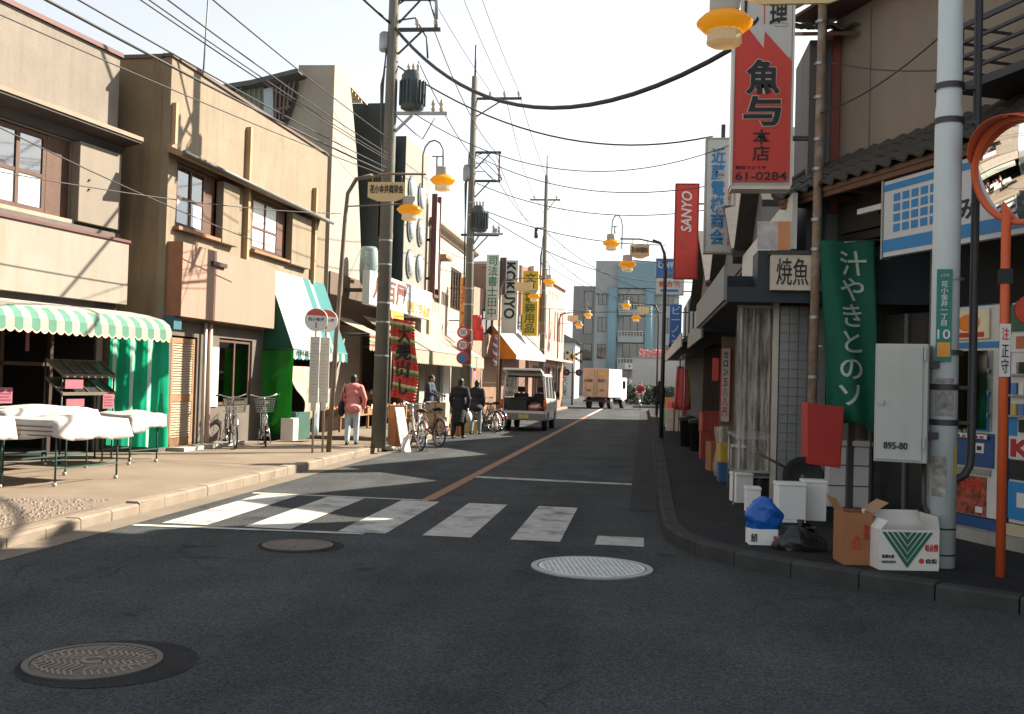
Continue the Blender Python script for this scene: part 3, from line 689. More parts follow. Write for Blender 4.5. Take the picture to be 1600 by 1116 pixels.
# front fin, in (x, z)
ff = [(-1.045, .12), (1.75, .12), (1.75, 4.4), (1.55, 5.1), (1.15, 6.8), (.80, 8.0), (.4, 9.0), (.0, 9.78), (-1.045, 9.78)]
MB().prism(ff, 0, .16, 'y').build('front_fin', WH3, t3, fix=True)
bx('recess_wall', M('recess_brown', (.16, .07, .045), .8, .15, 2), t3, -1.04, 2.4, .8, .95, .12, 9.3)
bx('roof', CONC, t3, -1.04, 7.2, .96, 9, 7.7, 7.9)
bx('side_wall', GR3, t3, 7.0, 7.2, .6, 9, .12, 8.6)
for k in range(6): MB().bar((.05+k*.28, .1, 9.66-.02*k), (.05+k*.28+.0, 1.0, 9.66-.02*k), .06, .10).build('eave_slat', M('eave_slat', (.42, .36, .22), .8, .15), t3)
MB().bar((-.2, .12, 9.74), (2.3, .12, 9.60), .08, .10).build('eave_beam', M('eave_slat', None), t3)
# roof terrace behind the fin
rt = fthing(L3, 'roof_terrace', 'dark rooftop shed with railing bars and pale blue screen behind the ochre building', 'shed')
FC = Fr(L3.w(-1.45, 0), R(-2))
def fpoly(name, px, mat, y0, y1): return MB().prism([FC.uv(*q) for q in px], y0, y1, 'y').build(name, mat, rt, fix=True)
rt.location = FC.p; rt.rotation_euler = (0, 0, FC.a)
SHW = M('shed_wall', (.13, .15, .135), .8, .2, 2, streak=.4)
fpoly('shed_wall', [(346, 146), (412, 134), (416, 250), (346, 250)], SHW, 0, .12)
for k in range(8): fpoly('cladding_rib', [(350+k*8, 147-k*1.5), (352+k*8, 146.6-k*1.5), (352+k*8, 250), (350+k*8, 250)], SHW, -.04, -.002)
fpoly('screen', [(413, 140), (427, 137), (430, 250), (414, 250)], M('pale_blue_screen', (.26, .33, .36), .7, .1), -.05, .05)
fpoly('backing', [(428, 138), (462, 126), (460, 150), (450, 180), (436, 205), (420, 250), (428, 250)], M('terrace_dark', (.05, .045, .04), .8, .2), .1, .2)
for k in range(5): fpoly('rail_bar', [(431+k*7, 136-k*2), (434+k*7, 135-k*2), (432+k*6, 215-k*14), (429+k*6, 215-k*14)], M('rail_brown', (.10, .075, .07), .7), -.05, .0)
fpoly('mid_rail', [(428, 172), (455, 166), (455, 169), (428, 175)], M('rail_brown', None), -.06, -.052)
fpoly('shed_roof', [(338, 141), (400, 131), (472, 113), (474, 119), (402, 138), (340, 148)], M('shed_roof_dk', (.06, .06, .055), .7, .2), -.35, 3.0)
fpoly('gutter_strut', [(372, 147), (376, 146), (392, 136), (388, 137)], STEEL, -.2, -.15)
# antenna mast on the roof
am = thing('antenna_mast', 'tall thin roof mast with stays behind the ochre building', 'antenna', L3.w(-.9, 3.9, 7.9)); MB().tube([(0, 0, 0), (.1, .1, 4.9)], [.03, .018], 6).build('mast', STEELD, am); MB().bar((-.3, 0, 3.9), (.4, 0, 3.95), .02).build('crossbar', STEELD, am)

# ================================================================ fourth building: dark bays with bubble windows
t4 = fthing(L3, 'bay_building', 'grey building with projecting bays and white bubble windows behind the power pole', 'building')
BAYF = M('bay_grey', (.20, .19, .165), .75, .1, 1.5, streak=.25)
for k, (u0, u1, off, zt_) in enumerate(((2.02, 3.12, .45, 9.62), (3.3, 6.2, .75, 8.95))):
    b = bx('bay', BAYF, t4, u0, u1, -off, .79, 4.35, zt_)
    bx('bay_side', TEALD, b, u0-.02, u0-.002, -off-.01, .78, 4.36, zt_+.02)  # thin sheet colouring this bay side much darker than the bay front
    for j in range(4):
        zc = zt_-1.5-j*1.15
        if zc < 4.9: continue
        for uu in ((u0+.55,) if k == 0 else (u0+.75, u0+1.95)):
            q = MB(); n_ = 16
            fr = [(uu+.40*math.cos(a_)*1, zc+.46*math.sin(a_)) for a_ in [2*math.pi*i/n_ for i in range(n_)]]
            q.prism(fr, -off-.05, -off-.002, 'y'); w_ = q.build('window', M('bubble_frame', (.10, .12, .12), .5), b, fix=True)
            MB().ball((uu, -off-.03, zc), (.33, .13, .40), 16).build('bubble', M('bubble_dome', (.34, .37, .38), .15, .06, spec=.7), w_)
bx('upper_wall', BAYF, t4, 3.13, 6.9, -.2, .79, 4.36, 8.4)
bx('end_wall', WH3, t4, 6.22, 6.9, -.65, .78, .12, 8.3)
bx('lintel', M('lintel_brown', (.10, .07, .05), .8), t4, -1.15, 6.2, -.05, .5, 3.0, 4.34)
bx('inner_wall', DARKIN, t4, -1.0, 6.9, 2.6, 2.75, .12, 3.0); bx('ceiling', DARKIN, t4, -1.0, 6.9, .17, 2.6, 2.92, 2.99)
for uu in (1.78, 6.0): bx('post', M('lintel_brown', None), t4, uu, uu+.18, .0, .15, .12, 3.0)
# vertical frame sign on the end of the bays
vf = fthing(L3, 'frame_sign', 'tall narrow white sign in a maroon frame on the bubble window building', 'sign')
bx('board', WHITES, vf, 6.32, 6.84, -1.02, -.92, 4.6, 7.5)
for a, b in ((6.26, 6.315), (6.845, 6.9)): bx('frame_post', MARO, vf, a, b, -1.06, -.88, 4.4, 7.75)
bx('frame_rail', MARO, vf, 6.26, 6.9, -1.05, -.89, 4.3, 4.395); bx('arm', MARO, vf, 6.5, 6.58, -.915, -.66, 6.2, 6.28); bx('arm', MARO, vf, 6.5, 6.58, -.915, -.66, 4.9, 4.98)
# white sign band
sb4 = fthing(L3, 'shop_sign_band', 'long white shop sign with brown and gold lettering under the bubble windows', 'sign')
bx('board', WHITES, sb4, -.75, 6.2, -1.0, -.80, 3.52, 4.42); bx('bracket', STEELD, sb4, 0, .1, -.795, -.06, 3.9, 4.0); bx('bracket', STEELD, sb4, 5, 5.1, -.795, -.76, 4.45, 4.5)
text('lettering', '八百屋', M('letter_brown', (.14, .03, .02), .6), sb4, -.45, 2.9, 3.68, 4.32, -1.006, .03)
text('lettering', '青果食料品店', M('letter_gold', (.36, .22, .03), .6), sb4, 3.0, 6.0, 3.56, 3.95, -1.006, .03)
bx('blue_line', M('pale_blue', (.4, .5, .6), .7), sb4, 3.0, 4.6, -1.006, -1.002, 4.05, 4.12)
bs = thing('barrel_sign', 'translucent pale teal barrel sign with small lettering beside the white fin', 'sign', L3.w(.55, -.55, 4.15)); MB().lathe([(.20, 0), (.24, .1), (.26, .5), (.24, .95), (.20, 1.05)], n=20).build('drum', M('barrel_teal', (.28, .36, .36), .35, .1, trans=.3), bs); text('lettering', '花小金井', WHITE, bs, -.06, .06, .15, .9, -.262, vertical=True); bx('bracket', STEELD, bs, -.03, .03, .2, .62, .5, .55)
# fruit shop awning and long cream awning
A3_W = M('awning_cream', (0.336, 0.284, 0.224), .85, .08, 2, .05, 40, trans=.2, streak=.35, scol=(.28, .21, .15)); A3_R = M('awning_red', (.50, .07, .05), .85, .1, trans=.2)
fa = fthing(L3, 'fruit_awning', 'short white awning with red and green edge stripes before the dark fruit shop', 'awning')
def awn(root, u0, u1, yb, zb, yf, zf, drop, mats, name='canopy', edge=None):
    m = MB(); m.grid(lambda a, b: (u0+(u1-u0)*a, yb+(yf-yb)*b, zb+(zf-zb)*b-.03*math.sin(math.pi*b)), 10, 6); m.build(name, mats[0], root, solid=.006)
    m = MB(); k = int((u1-u0)/.22)
    for i in range(k):
        a, b = u0+(u1-u0)*i/k, u0+(u1-u0)*(i+1)/k
        m.add([(a, yf, zf-.004), (a, yf-.01, zf-drop), ((a+b)/2, yf-.012, zf-drop-.035), (b, yf-.01, zf-drop), (b, yf, zf-.004)], [(0, 1, 2, 3, 4)])
    m.build('valance', mats[1], root, solid=.004)
    for uu in (u0+.03, u1-.03):
        m = MB(); m.tube([(uu, yb, zf), (uu, yf, zf)], .014, 6); m.build('support', STEEL, root)
    m = MB(); m.tube([(u0, yf+.01, zf), (u1, yf+.01, zf)], .016, 6); m.build('front_bar', edge or STEEL, root)
awn(fa, -1.1, .55, -.05, 3.2, -1.15, 2.72, .42, [A3_W, A3_W])
for z_, mt in ((2.62, A3_R), (2.5, M('awning_gr', (.08, .3, .12), .8)), (2.40, A3_R)): bx('stripe', mt, fa, -1.1, .55, -1.168, -1.164, z_, z_+.05)
ca = fthing(L3, 'cream_awning', 'long cream awning with a brown front bar over the greengrocer', 'awning')
awn(ca, .75, 12.4, -.35, 3.3, -1.62, 2.42, .38, [A3_W, A3_W], edge=BROWN)
m = MB(); m.add([(12.405, -.35, 3.3), (12.405, -1.62, 2.42), (12.405, -.35, 2.42)], [(0, 1, 2)]); m.build('side_flap', A3_W, ca, solid=.005)
for uu in (6.7, 12.2): MB().tube([(uu, -1.58, .12), (uu, -1.58, 2.42)], .025, 8).build('post', M('post_pale', (.5, .5, .46), .6), ca)
yf_ = fthing(L3, 'yellow_hanging_sign', 'orange and yellow cloth sign hanging above the sale banner', 'sign'); bx('cloth', M('yel_orange', (.72, .36, .03), .8, .08), yf_, .9, 2.2, -1.14, -1.12, 3.1, 3.48); bx('cloth_edge', REDS, yf_, .9, 2.2, -1.146, -1.141, 2.98, 3.095)

# sale banner, red with green and white stripes, on a stand behind the power pole
sbn = thing('sale_banner', 'red banner with green and white slanted stripes and black characters beside the power pole', 'banner', (-5.12, 21.55, 0), R(-18))
m = MB(); n_ = 26
def bp(u, v): return ((u-.5)*.62+.05*math.sin(v*4)+.03*(1-v), .05*math.sin(u*6+v*7), 1.12+v*1.72+.10*(.5-u))
def bq(i, j): return bp(i/6, j/n_)
for j in range(n_):
    m.m = (0, 0, 0, 1, 2)[j % 5]
    for i in range(6): m.smooth = True; m.add([bq(i, j), bq(i+1, j), bq(i+1, j+1), bq(i, j+1)], [(0, 1, 2, 3)])
m.build('cloth', [REDS, M('banner_green', (.10, .22, .06), .8), M('banner_cream', (.62, .50, .30), .8)], sbn, solid=.004)
tx = text('lettering', '大売出し', INK, sbn, -.16, .20, 1.22, 2.72, 0, .03, vertical=True)
for v in tx.data.vertices:
    vv = (v.co.z-1.12)/1.72; uu = (v.co.x-.05*math.sin(vv*4)-.03*(1-vv))/.62+.5; v.co.y = .05*math.sin(uu*6+vv*7)-.012+v.co.y
MB().tube([(-.31, .03, .10), (-.31, .03, 2.95)], .014, 6).build('pole', STEEL, sbn); MB().tube([(-.31, .03, 2.92), (.34, .03, 2.88)], .01, 6).build('crossbar', STEEL, sbn); MB().lathe([(.16, 0), (.16, .06), (.03, .10)], (-.31, .03, 0.03), 14).build('base', CONC, sbn)
# ================================================================ fifth building: cream with cornice
L5 = Fr((-7.35, 34.4), R(90.3))
t5 = fthing(L5, 'cornice_building', 'white plaster two-storey building with a moulded cornice beyond the bubble windows', 'building')
W5 = M('plaster_white5', (0.296, 0.269, 0.230), .85, .05, 1.2, .1, 50, streak=.12)
wall_front('front_wall', W5, t5, 0, 9.0, 3.0, 7.0, [(1.1, 2.1, 4.3, 5.9), (4.2, 6.6, 4.3, 5.9)]); body(t5, W5, 0, 9, .12, 6.98, 9)
cz = [(-.30, 7.08), (-.30, 6.98), (-.22, 6.9), (-.10, 6.84), (-.06, 6.75), (-.002, 6.7), (-.002, 7.08)]
MB().prism(cz, -.3, 9.2, 'x').build('cornice', M('cornice_stone', (.27, .215, .155), .85, .12, 2, streak=.4), t5, fix=True)
bx('corner_pilaster', M('cornice_stone', None), t5, -.02, .35, -.07, -.003, 3.0, 6.69)
window(t5, 1.1, 2.1, 4.3, 5.9, .04, BROWN, 2, 1, .06, gl=GL_DK); bx('window_box', WOOD, t5, 1.0, 2.2, -.4, -.003, 5.85, 5.98)
gr_ = MB().box(1.0, 2.2, -.3, -.27, 4.62, 4.66).build('window_grille', BROWN, t5)
for k in range(5): bx('grille_bar', BROWN, gr_, 1.02+k*.28, 1.06+k*.28, -.31, -.275, 4.2, 4.615)
window(t5, 4.2, 6.6, 4.3, 5.9, .04, BROWN, 4, 1, .06, gl=GL_DK)
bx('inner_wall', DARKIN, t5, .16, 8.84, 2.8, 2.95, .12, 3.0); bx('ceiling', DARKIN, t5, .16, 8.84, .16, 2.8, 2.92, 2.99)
bx('shop_pillar', M('pillar_teal', (.10, .16, .15), .7), t5, 2.6, 2.9, -.02, .12, .12, 2.95); bx('white_curtain', M('white_curt', (.62, .64, .60), .8, .06, trans=.2), t5, 3.0, 4.4, -.06, -.02, .5, 2.6)
bx('shop_pillar', M('pillar_teal', None), t5, 7.6, 8.0, -.02, .12, .12, 2.95)
def blade(name, label, Y, Xc, w_, z0, z1, mat, letters=None, lm=None, vertical=True, depth=.22, arm=True, side=-1, frame=None, cat='sign', wallx=None, bold=.01, tz=None, rot=0, slant=0):
    t = thing(name, label, cat, (Xc, Y, z0))
    h = z1-z0
    bx('board', mat, t, -w_/2, w_/2, 0, depth, 0, h, .01)
    if frame:
        for a, b, c, d in ((-w_/2-.03, w_/2+.03, -.03, 0), (-w_/2-.03, w_/2+.03, h, h+.03), (-w_/2-.03, -w_/2-.001, 0, h), (w_/2+.001, w_/2+.03, 0, h)): bx('frame', frame, t, a, b, -.012, depth+.012, c, d)
    if letters:
        a, b = tz or (.05, .95)
        text('lettering', letters, lm or INK, t, -w_*.36, w_*.36, h*a, h*b, -.014 if frame else -.006, bold, vertical=vertical, rot=rot, slant=slant)
    if wallx is not None:
        for zz in (h*.2, h*.8): MB().bar((side*w_/2, depth/2, zz), (wallx-Xc, depth/2, zz), .04).build('arm', STEELD, t)
    return t
blade('blade_sign', 'plain orange vertical sign with faded red characters on the cornice building', 38.2, -6.72, .42, 3.4, 5.45, M('sign_orange', (.62, .30, .10), .7, .08), '薬大', M('fade_red', (.45, .09, .04), .7), wallx=-7.35, tz=(.08, .9))
# ================================================================ sixth to eighth buildings
L6 = Fr((-7.3, 43.6), R(77))
t6 = fthing(L6, 'salmon_building', 'low salmon building crowded with tall signs behind the second power pole', 'building')
W6 = M('plaster_salmon', (.32, .20, .15), .85, .08, 1.5, streak=.15); wall_front('front_wall', W6, t6, 0, 3.6, 2.6, 5.6, [(1.0, 2.4, 3.6, 4.7)]); body(t6, W6, 0, 3.6, .12, 5.58, 7); window(t6, 1.0, 2.4, 3.6, 4.7, .04, BROWN, 2, 1, .06, gl=GL_DK)
bx('shop_front', M('shop_front_wood', (.20, .11, .06), .7, .2), t6, .16, 3.44, .05, .12, .12, 2.6)
t7 = fthing(L6, 'dark_roof_building', 'brown three-storey building behind the tall yellow sign', 'building')
W7 = M('plaster_brown', (.20, .12, .09), .85, .1, 1.5, streak=.2); wall_front('front_wall', W7, t7, 3.65, 6.9, .12, 7.2, [(4.1, 5.1, 3.4, 4.8), (5.4, 6.4, 3.4, 4.8)]); body(t7, W7, 3.65, 6.9, .12, 7.18, 7)
for a in (4.1, 5.4): window(t7, a, a+1.0, 3.4, 4.8, .04, STEEL, 2, 1, .05, gl=GL_DK)
blade('blade_sign', 'tall pale sign with green and blue characters beside the small dark square sign', 44.8, -6.68, .58, 4.25, 7.15, M('sign_grey', (.50, .52, .46), .6, .06), '司法書士田中', M('sign_greenblue', (.03, .16, .12), .6), wallx=-7.2, tz=(.04, .97))
blade('blade_sign', 'tall white sign with rotated black Latin lettering beside the salmon building', 45.6, -6.0, .70, 3.7, 7.0, WHITES, 'KOKUYO', INK, vertical=False, wallx=-6.9, tz=(.2, .97), bold=.03, rot=-math.pi/2)
blade('blade_sign', 'tall yellow sign with dark green characters next to the pink building', 48.6, -5.40, .74, 3.75, 6.85, M('sign_yellow', (.55, .36, .03), .6, .08), '文具事務用品', M('sign_dkgreen', (.05, .10, .02), .6), wallx=-6.2, tz=(.04, .97), bold=.02)
blade('blade_sign', 'narrow white sign with small red characters before the pink building', 50.4, -4.98, .42, 3.9, 5.9, WHITES, '書籍雑誌', RED, wallx=-5.6, tz=(.05, .95))
blade('blade_sign', 'small dark square sign above the black-lettered sign', 45.0, -6.28, .34, 5.4, 7.05, M('sign_dark', (.06, .05, .05), .6), wallx=-6.9)
oa = fthing(L6, 'orange_awning', 'awning with a bright orange side and sunlit white top behind the van', 'awning')
m = MB(); m.add([(2.4, -.02, 4.05), (2.4, -1.15, 2.75), (6.6, -1.15, 2.75), (6.6, -.02, 4.05)], [(0, 1, 2, 3)]); m.build('canopy', M('awn_white3', (.45, .42, .38), .8, .05, trans=.2), oa, solid=.006)
m = MB(); m.add([(2.395, -.02, 4.05), (2.395, -1.15, 2.75), (2.395, -1.13, 2.55), (2.395, -.02, 2.55)], [(0, 1, 2, 3)]); m.build('side_flap', M('awn_orange', (.70, .28, .03), .8, .08, trans=.35), oa, solid=.006)
m = MB(); m.add([(2.4, -1.155, 2.745), (2.4, -1.155, 2.55), (6.6, -1.155, 2.55), (6.6, -1.155, 2.745)], [(0, 1, 2, 3)]); m.build('valance', M('awn_white3', None), oa, solid=.004)
bpz = thing('barber_pole', 'red white and blue striped barber pole beside the orange awning', 'barber pole', L6.w(1.9, -.35, 2.3))
m = MB(); n_ = 18
for i in range(40):
    for j in range(n_):
        m.m = ((i+j*40//n_//2*1) // 4) % 3; a0, a1 = 2*math.pi*j/n_, 2*math.pi*(j+1)/n_; z0_, z1_ = i*.03, (i+1)*.03
        m.add([(.14*math.cos(a0), .14*math.sin(a0), z0_), (.14*math.cos(a1), .14*math.sin(a1), z0_), (.14*math.cos(a1), .14*math.sin(a1), z1_), (.14*math.cos(a0), .14*math.sin(a0), z1_)], [(0, 1, 2, 3)])
m.build('striped_cylinder', [RED, WHITE, BLUEP], bpz, fix=True)
for z_ in (-.1, 1.2): MB().lathe([(.17, z_), (.17, z_+.1)], n=16).build('cap', STEEL, bpz)
bx('bracket', STEELD, bpz, -.03, .03, .14, .45, .5, .56)
L9 = Fr((-5.6, 50.6), R(85.5))
t9 = fthing(L9, 'pink_building', 'pale pink building with narrow upper windows beyond the tall signs', 'building')
W9 = M('plaster_pink', (.38, .25, .215), .85, .06, 1.5, streak=.1)
holes9 = [(a, a+.35, 3.9, 5.6) for a in (1.2, 2.2, 4.6, 5.5, 7.4, 8.3, 9.2, 10.1)]
wall_front('front_wall', W9, t9, 0, 11, 2.7, 7.3, holes9); body(t9, W9, 0, 11, .12, 7.28, 9)
for h in holes9: bx('window', GL_DK, t9, h[0], h[1], .06, .09, h[2], h[3])
bx('cornice', M('pink_cornice', (.55, .33, .28), .85), t9, -.1, 11.1, -.15, -.003, 7.05, 7.32)
for k in range(4): text('lettering', '中央堂'[k % 3], M('pink_ink', (.50, .22, .2), .7), t9, 5.4+k*.9, 5.9+k*.9, 6.2, 6.7, -.006)
wall_front('shop_front', M('shopfront9', (.24, .14, .10), .7, .2), t9, .0, 11, .12, 2.695, [(1, 3.4, .5, 2.4), (4, 6.4, .13, 2.4), (7, 10, .5, 2.4)])
for a, b in ((1, 3.4), (4, 6.4), (7, 10)): window(t9, a, b, .5, 2.4, .05, BROWN, 3, 1, .06, gl=GL_DK)
bx('shop_awning', W9, t9, .3, 10.8, -.6, -.003, 2.72, 2.85)
# ================================================================ right side: corner house with tiled roofs
R0 = Fr((2.45, 13.0), R(-67))
t = fthing(R0, 'corner_house', 'beige corner house with tiled pent roof and balcony above the vending machines', 'house')
W0 = M('plaster_beige', (.23, .19, .15), .9, .10, 1.2, .2, 50, streak=.25, scol=(.18, .14, .11), blotch=.2)
HU = 7.6
wall_front('upper_wall', W0, t, -.30, HU, 4.2, 6.9, [(3.35, 5.2, 4.35, 6.3)])
bx('side_wall', W0, t, -.30, -.15, .152, 6, .12, 6.88); bx('side_wall', W0, t, HU-.15, HU, .152, 6, .12, 6.88)
bx('seam', M('seam_dark', (.20, .16, .13), .9), t, .42, .44, -.012, -.002, 4.5, 6.2)
bx('corner_post', M('post_redbrown', (.20, .06, .045), .75, .15), t, -.42, -.30, -.06, .10, 3.95, 6.15)
bx('rear_wall', W0, t, -.14, HU-.16, 5.85, 6.0, .12, 6.88)
# ground floor: recessed dark shop front
DKW = M('dark_wall', (.035, .032, .03), .85, .25, 2)
bx('recess_wall', DKW, t, -.1, HU-.2, .95, 1.05, .12, 4.1); bx('recess_ceiling', DKW, t, -.14, HU-.16, -.02, .94, 3.4, 3.5)
bx('lintel', M('lintel_dk', (.05, .042, .035), .8, .2), t, -.14, HU-.16, -.03, .14, 3.52, 4.18)
bx('step', CONC, t, .9, HU-.3, -.10, .93, .10, .235)
for uu in (.0, 1.55): bx('post', M('post_grey', (.12, .11, .10), .7), t, uu, uu+.1, .02, .12, .12, 3.4)
bx('sliding_door', M('door_dark_glass', (.02, .022, .022), .25, .1), t, .14, 1.5, .30, .36, .14, 2.5)
for k in range(3): bx('door_stile', M('post_grey', None), t, .14+k*.66, .19+k*.66, .27, .297, .14, 2.5)
# pent roof with individual tiles
TILE = M('roof_tile', (.055, .05, .042), .6, .3, 5, .3, 40, blotch=.4, bcol=(.09, .08, .055))
def tile_mesh():
    m = MB(); w_, L_ = .275, .34
    def f(u, v):
        x_ = (u-.5)*w_; z_ = .028*math.cos((u-.15)*2*math.pi)*(1 if u < .75 else .9)+.02*(1-v); return (x_, -L_*(1-v), z_)
    m.grid(f, 10, 1)
    pts = [f(i/10, 0) for i in range(11)]
    m.add([*pts, *[(p[0], p[1], p[2]-.03) for p in reversed(pts)]], [tuple(range(22))])
    return m.build('roof_tile', TILE)
tm = tile_mesh(); tmesh = tm.data; bpy.data.objects.remove(tm)
def tile_roof(root, u0, u1, y_top, z_top, y_bot, z_bot, rows, name='roof_tile'):
    base = MB(); base.add([(u0, y_top, z_top-.05), (u0, y_bot, z_bot-.05), (u1, y_bot, z_bot-.05), (u1, y_top, z_top-.05), (u0, y_top, z_top-.10), (u0, y_bot, z_bot-.10), (u1, y_bot, z_bot-.10), (u1, y_top, z_top-.10)],
        [(0, 1, 2, 3), (7, 6, 5, 4), (1, 5, 6, 2), (0, 4, 5, 1), (3, 2, 6, 7)]); r = base.build('roof_deck', M('roof_deck', (.12, .07, .045), .8, .2), root)
    sl = math.atan2(z_top-z_bot, y_top-y_bot); n_ = int((u1-u0)/.262)
    for j in range(rows):
        f = (j+1)/rows; yy, zz = y_bot+(y_top-y_bot)*f, z_bot+(z_top-z_bot)*f
        for i in range(n_):
            o = bpy.data.objects.new(name, tmesh); COL.objects.link(o); o.parent = r
            o.location = (u0+.14+i*(u1-u0-.28)/(n_-1), yy, zz+.015+random.uniform(-.006, .006)); o.rotation_euler = (sl+random.uniform(-.02, .02), 0, random.uniform(-.02, .02))
    return r
pr = tile_roof(t, -.55, HU, .0, 4.48, -.62, 4.02, 3)
bx('eave_beam', M('eave_brown', (.13, .06, .035), .75, .2), pr, -.55, HU, -.60, -.54, 3.86, 3.94)
for k in range(14): bx('rafter', M('eave_brown', None), pr, -.4+k*.58, -.34+k*.58, -.535, -.035, 3.87, 3.935)
m = MB(); m.tube([(-.58, -.66, 4.03), (-.58, .02, 4.52)], .075, 8); m.build('ridge_tile', TILE, pr)
ur = tile_roof(t, -.55, HU+.2, 2.4, 8.2, -.65, 6.42, 9)
bx('eave_soffit', M('soffit_purple', (.10, .065, .06), .8, .15), ur, -.5, HU+.2, -.55, -.01, 6.26, 6.30)
# upper balcony
bl = MB(); bl.box(2.7, 7.4, -.62, -.01, 4.48, 4.56); b = bl.build('balcony', STEELD, t)
for k, z_ in enumerate((4.68, 4.82, 4.96, 5.12)): MB().bar((2.72, -.60, z_), (7.38, -.60, z_), .03, .03 if k < 3 else .05).build('rail', STEELD, b)
for uu in (2.74, 3.9, 5.1, 6.3, 7.36): MB().bar((uu, -.60, 4.562), (uu, -.60, 5.16), .035).build('rail_post', STEELD, b)
for z_ in (4.68, 4.82, 4.96, 5.12): MB().bar((2.74, -.58, z_), (2.74, -.02, z_), .025).build('rail', STEELD, b)
window(t, 3.35, 5.2, 4.35, 6.3, .04, WOOD, 2, 1, .09, gl=GLASSC, back=M('teal_curtain', (.05, .17, .20), .8, .15, 3))
# billboard with blue squares
bb = fthing(R0, 'squares_billboard', 'white billboard with blue squares and blue bands under the tiled eave', 'billboard')
bx('board', M('board_grey_white', (.52, .53, .53), .6, .05, 2, streak=.1), bb, 1.53, 4.9, -.56, -.48, 3.03, 3.84)
for a, b_, c, d in ((1.53, 4.9, 3.73, 3.80), (1.53, 4.9, 3.08, 3.21)): bx('blue_band', BLUEP, bb, a, b_, -.566, -.562, c, d)
for i in range(5):
    for j in range(4): bx('blue_square', BLUEP, bb, 1.70+i*.145, 1.70+i*.145+.105, -.566, -.562, 3.28+j*.108, 3.28+j*.108+.08)
text('lettering', 'た', RED, bb, 2.48, 2.68, 3.50, 3.70, -.566, .02); text('lettering', 'おみ', INK, bb, 2.48, 2.92, 3.26, 3.46, -.566, .02)
bx('frame', STEEL, bb, 1.50, 1.528, -.575, -.47, 3.01, 3.86)
lt = fthing(R0, 'tube_light', 'white fluorescent tube light under the tiled eave', 'light'); bx('housing', WHITE, lt, .75, 1.35, -.36, -.30, 3.62, 3.68); bx('bracket', STEELD, lt, 1.0, 1.06, -.295, -.04, 3.6, 3.7)

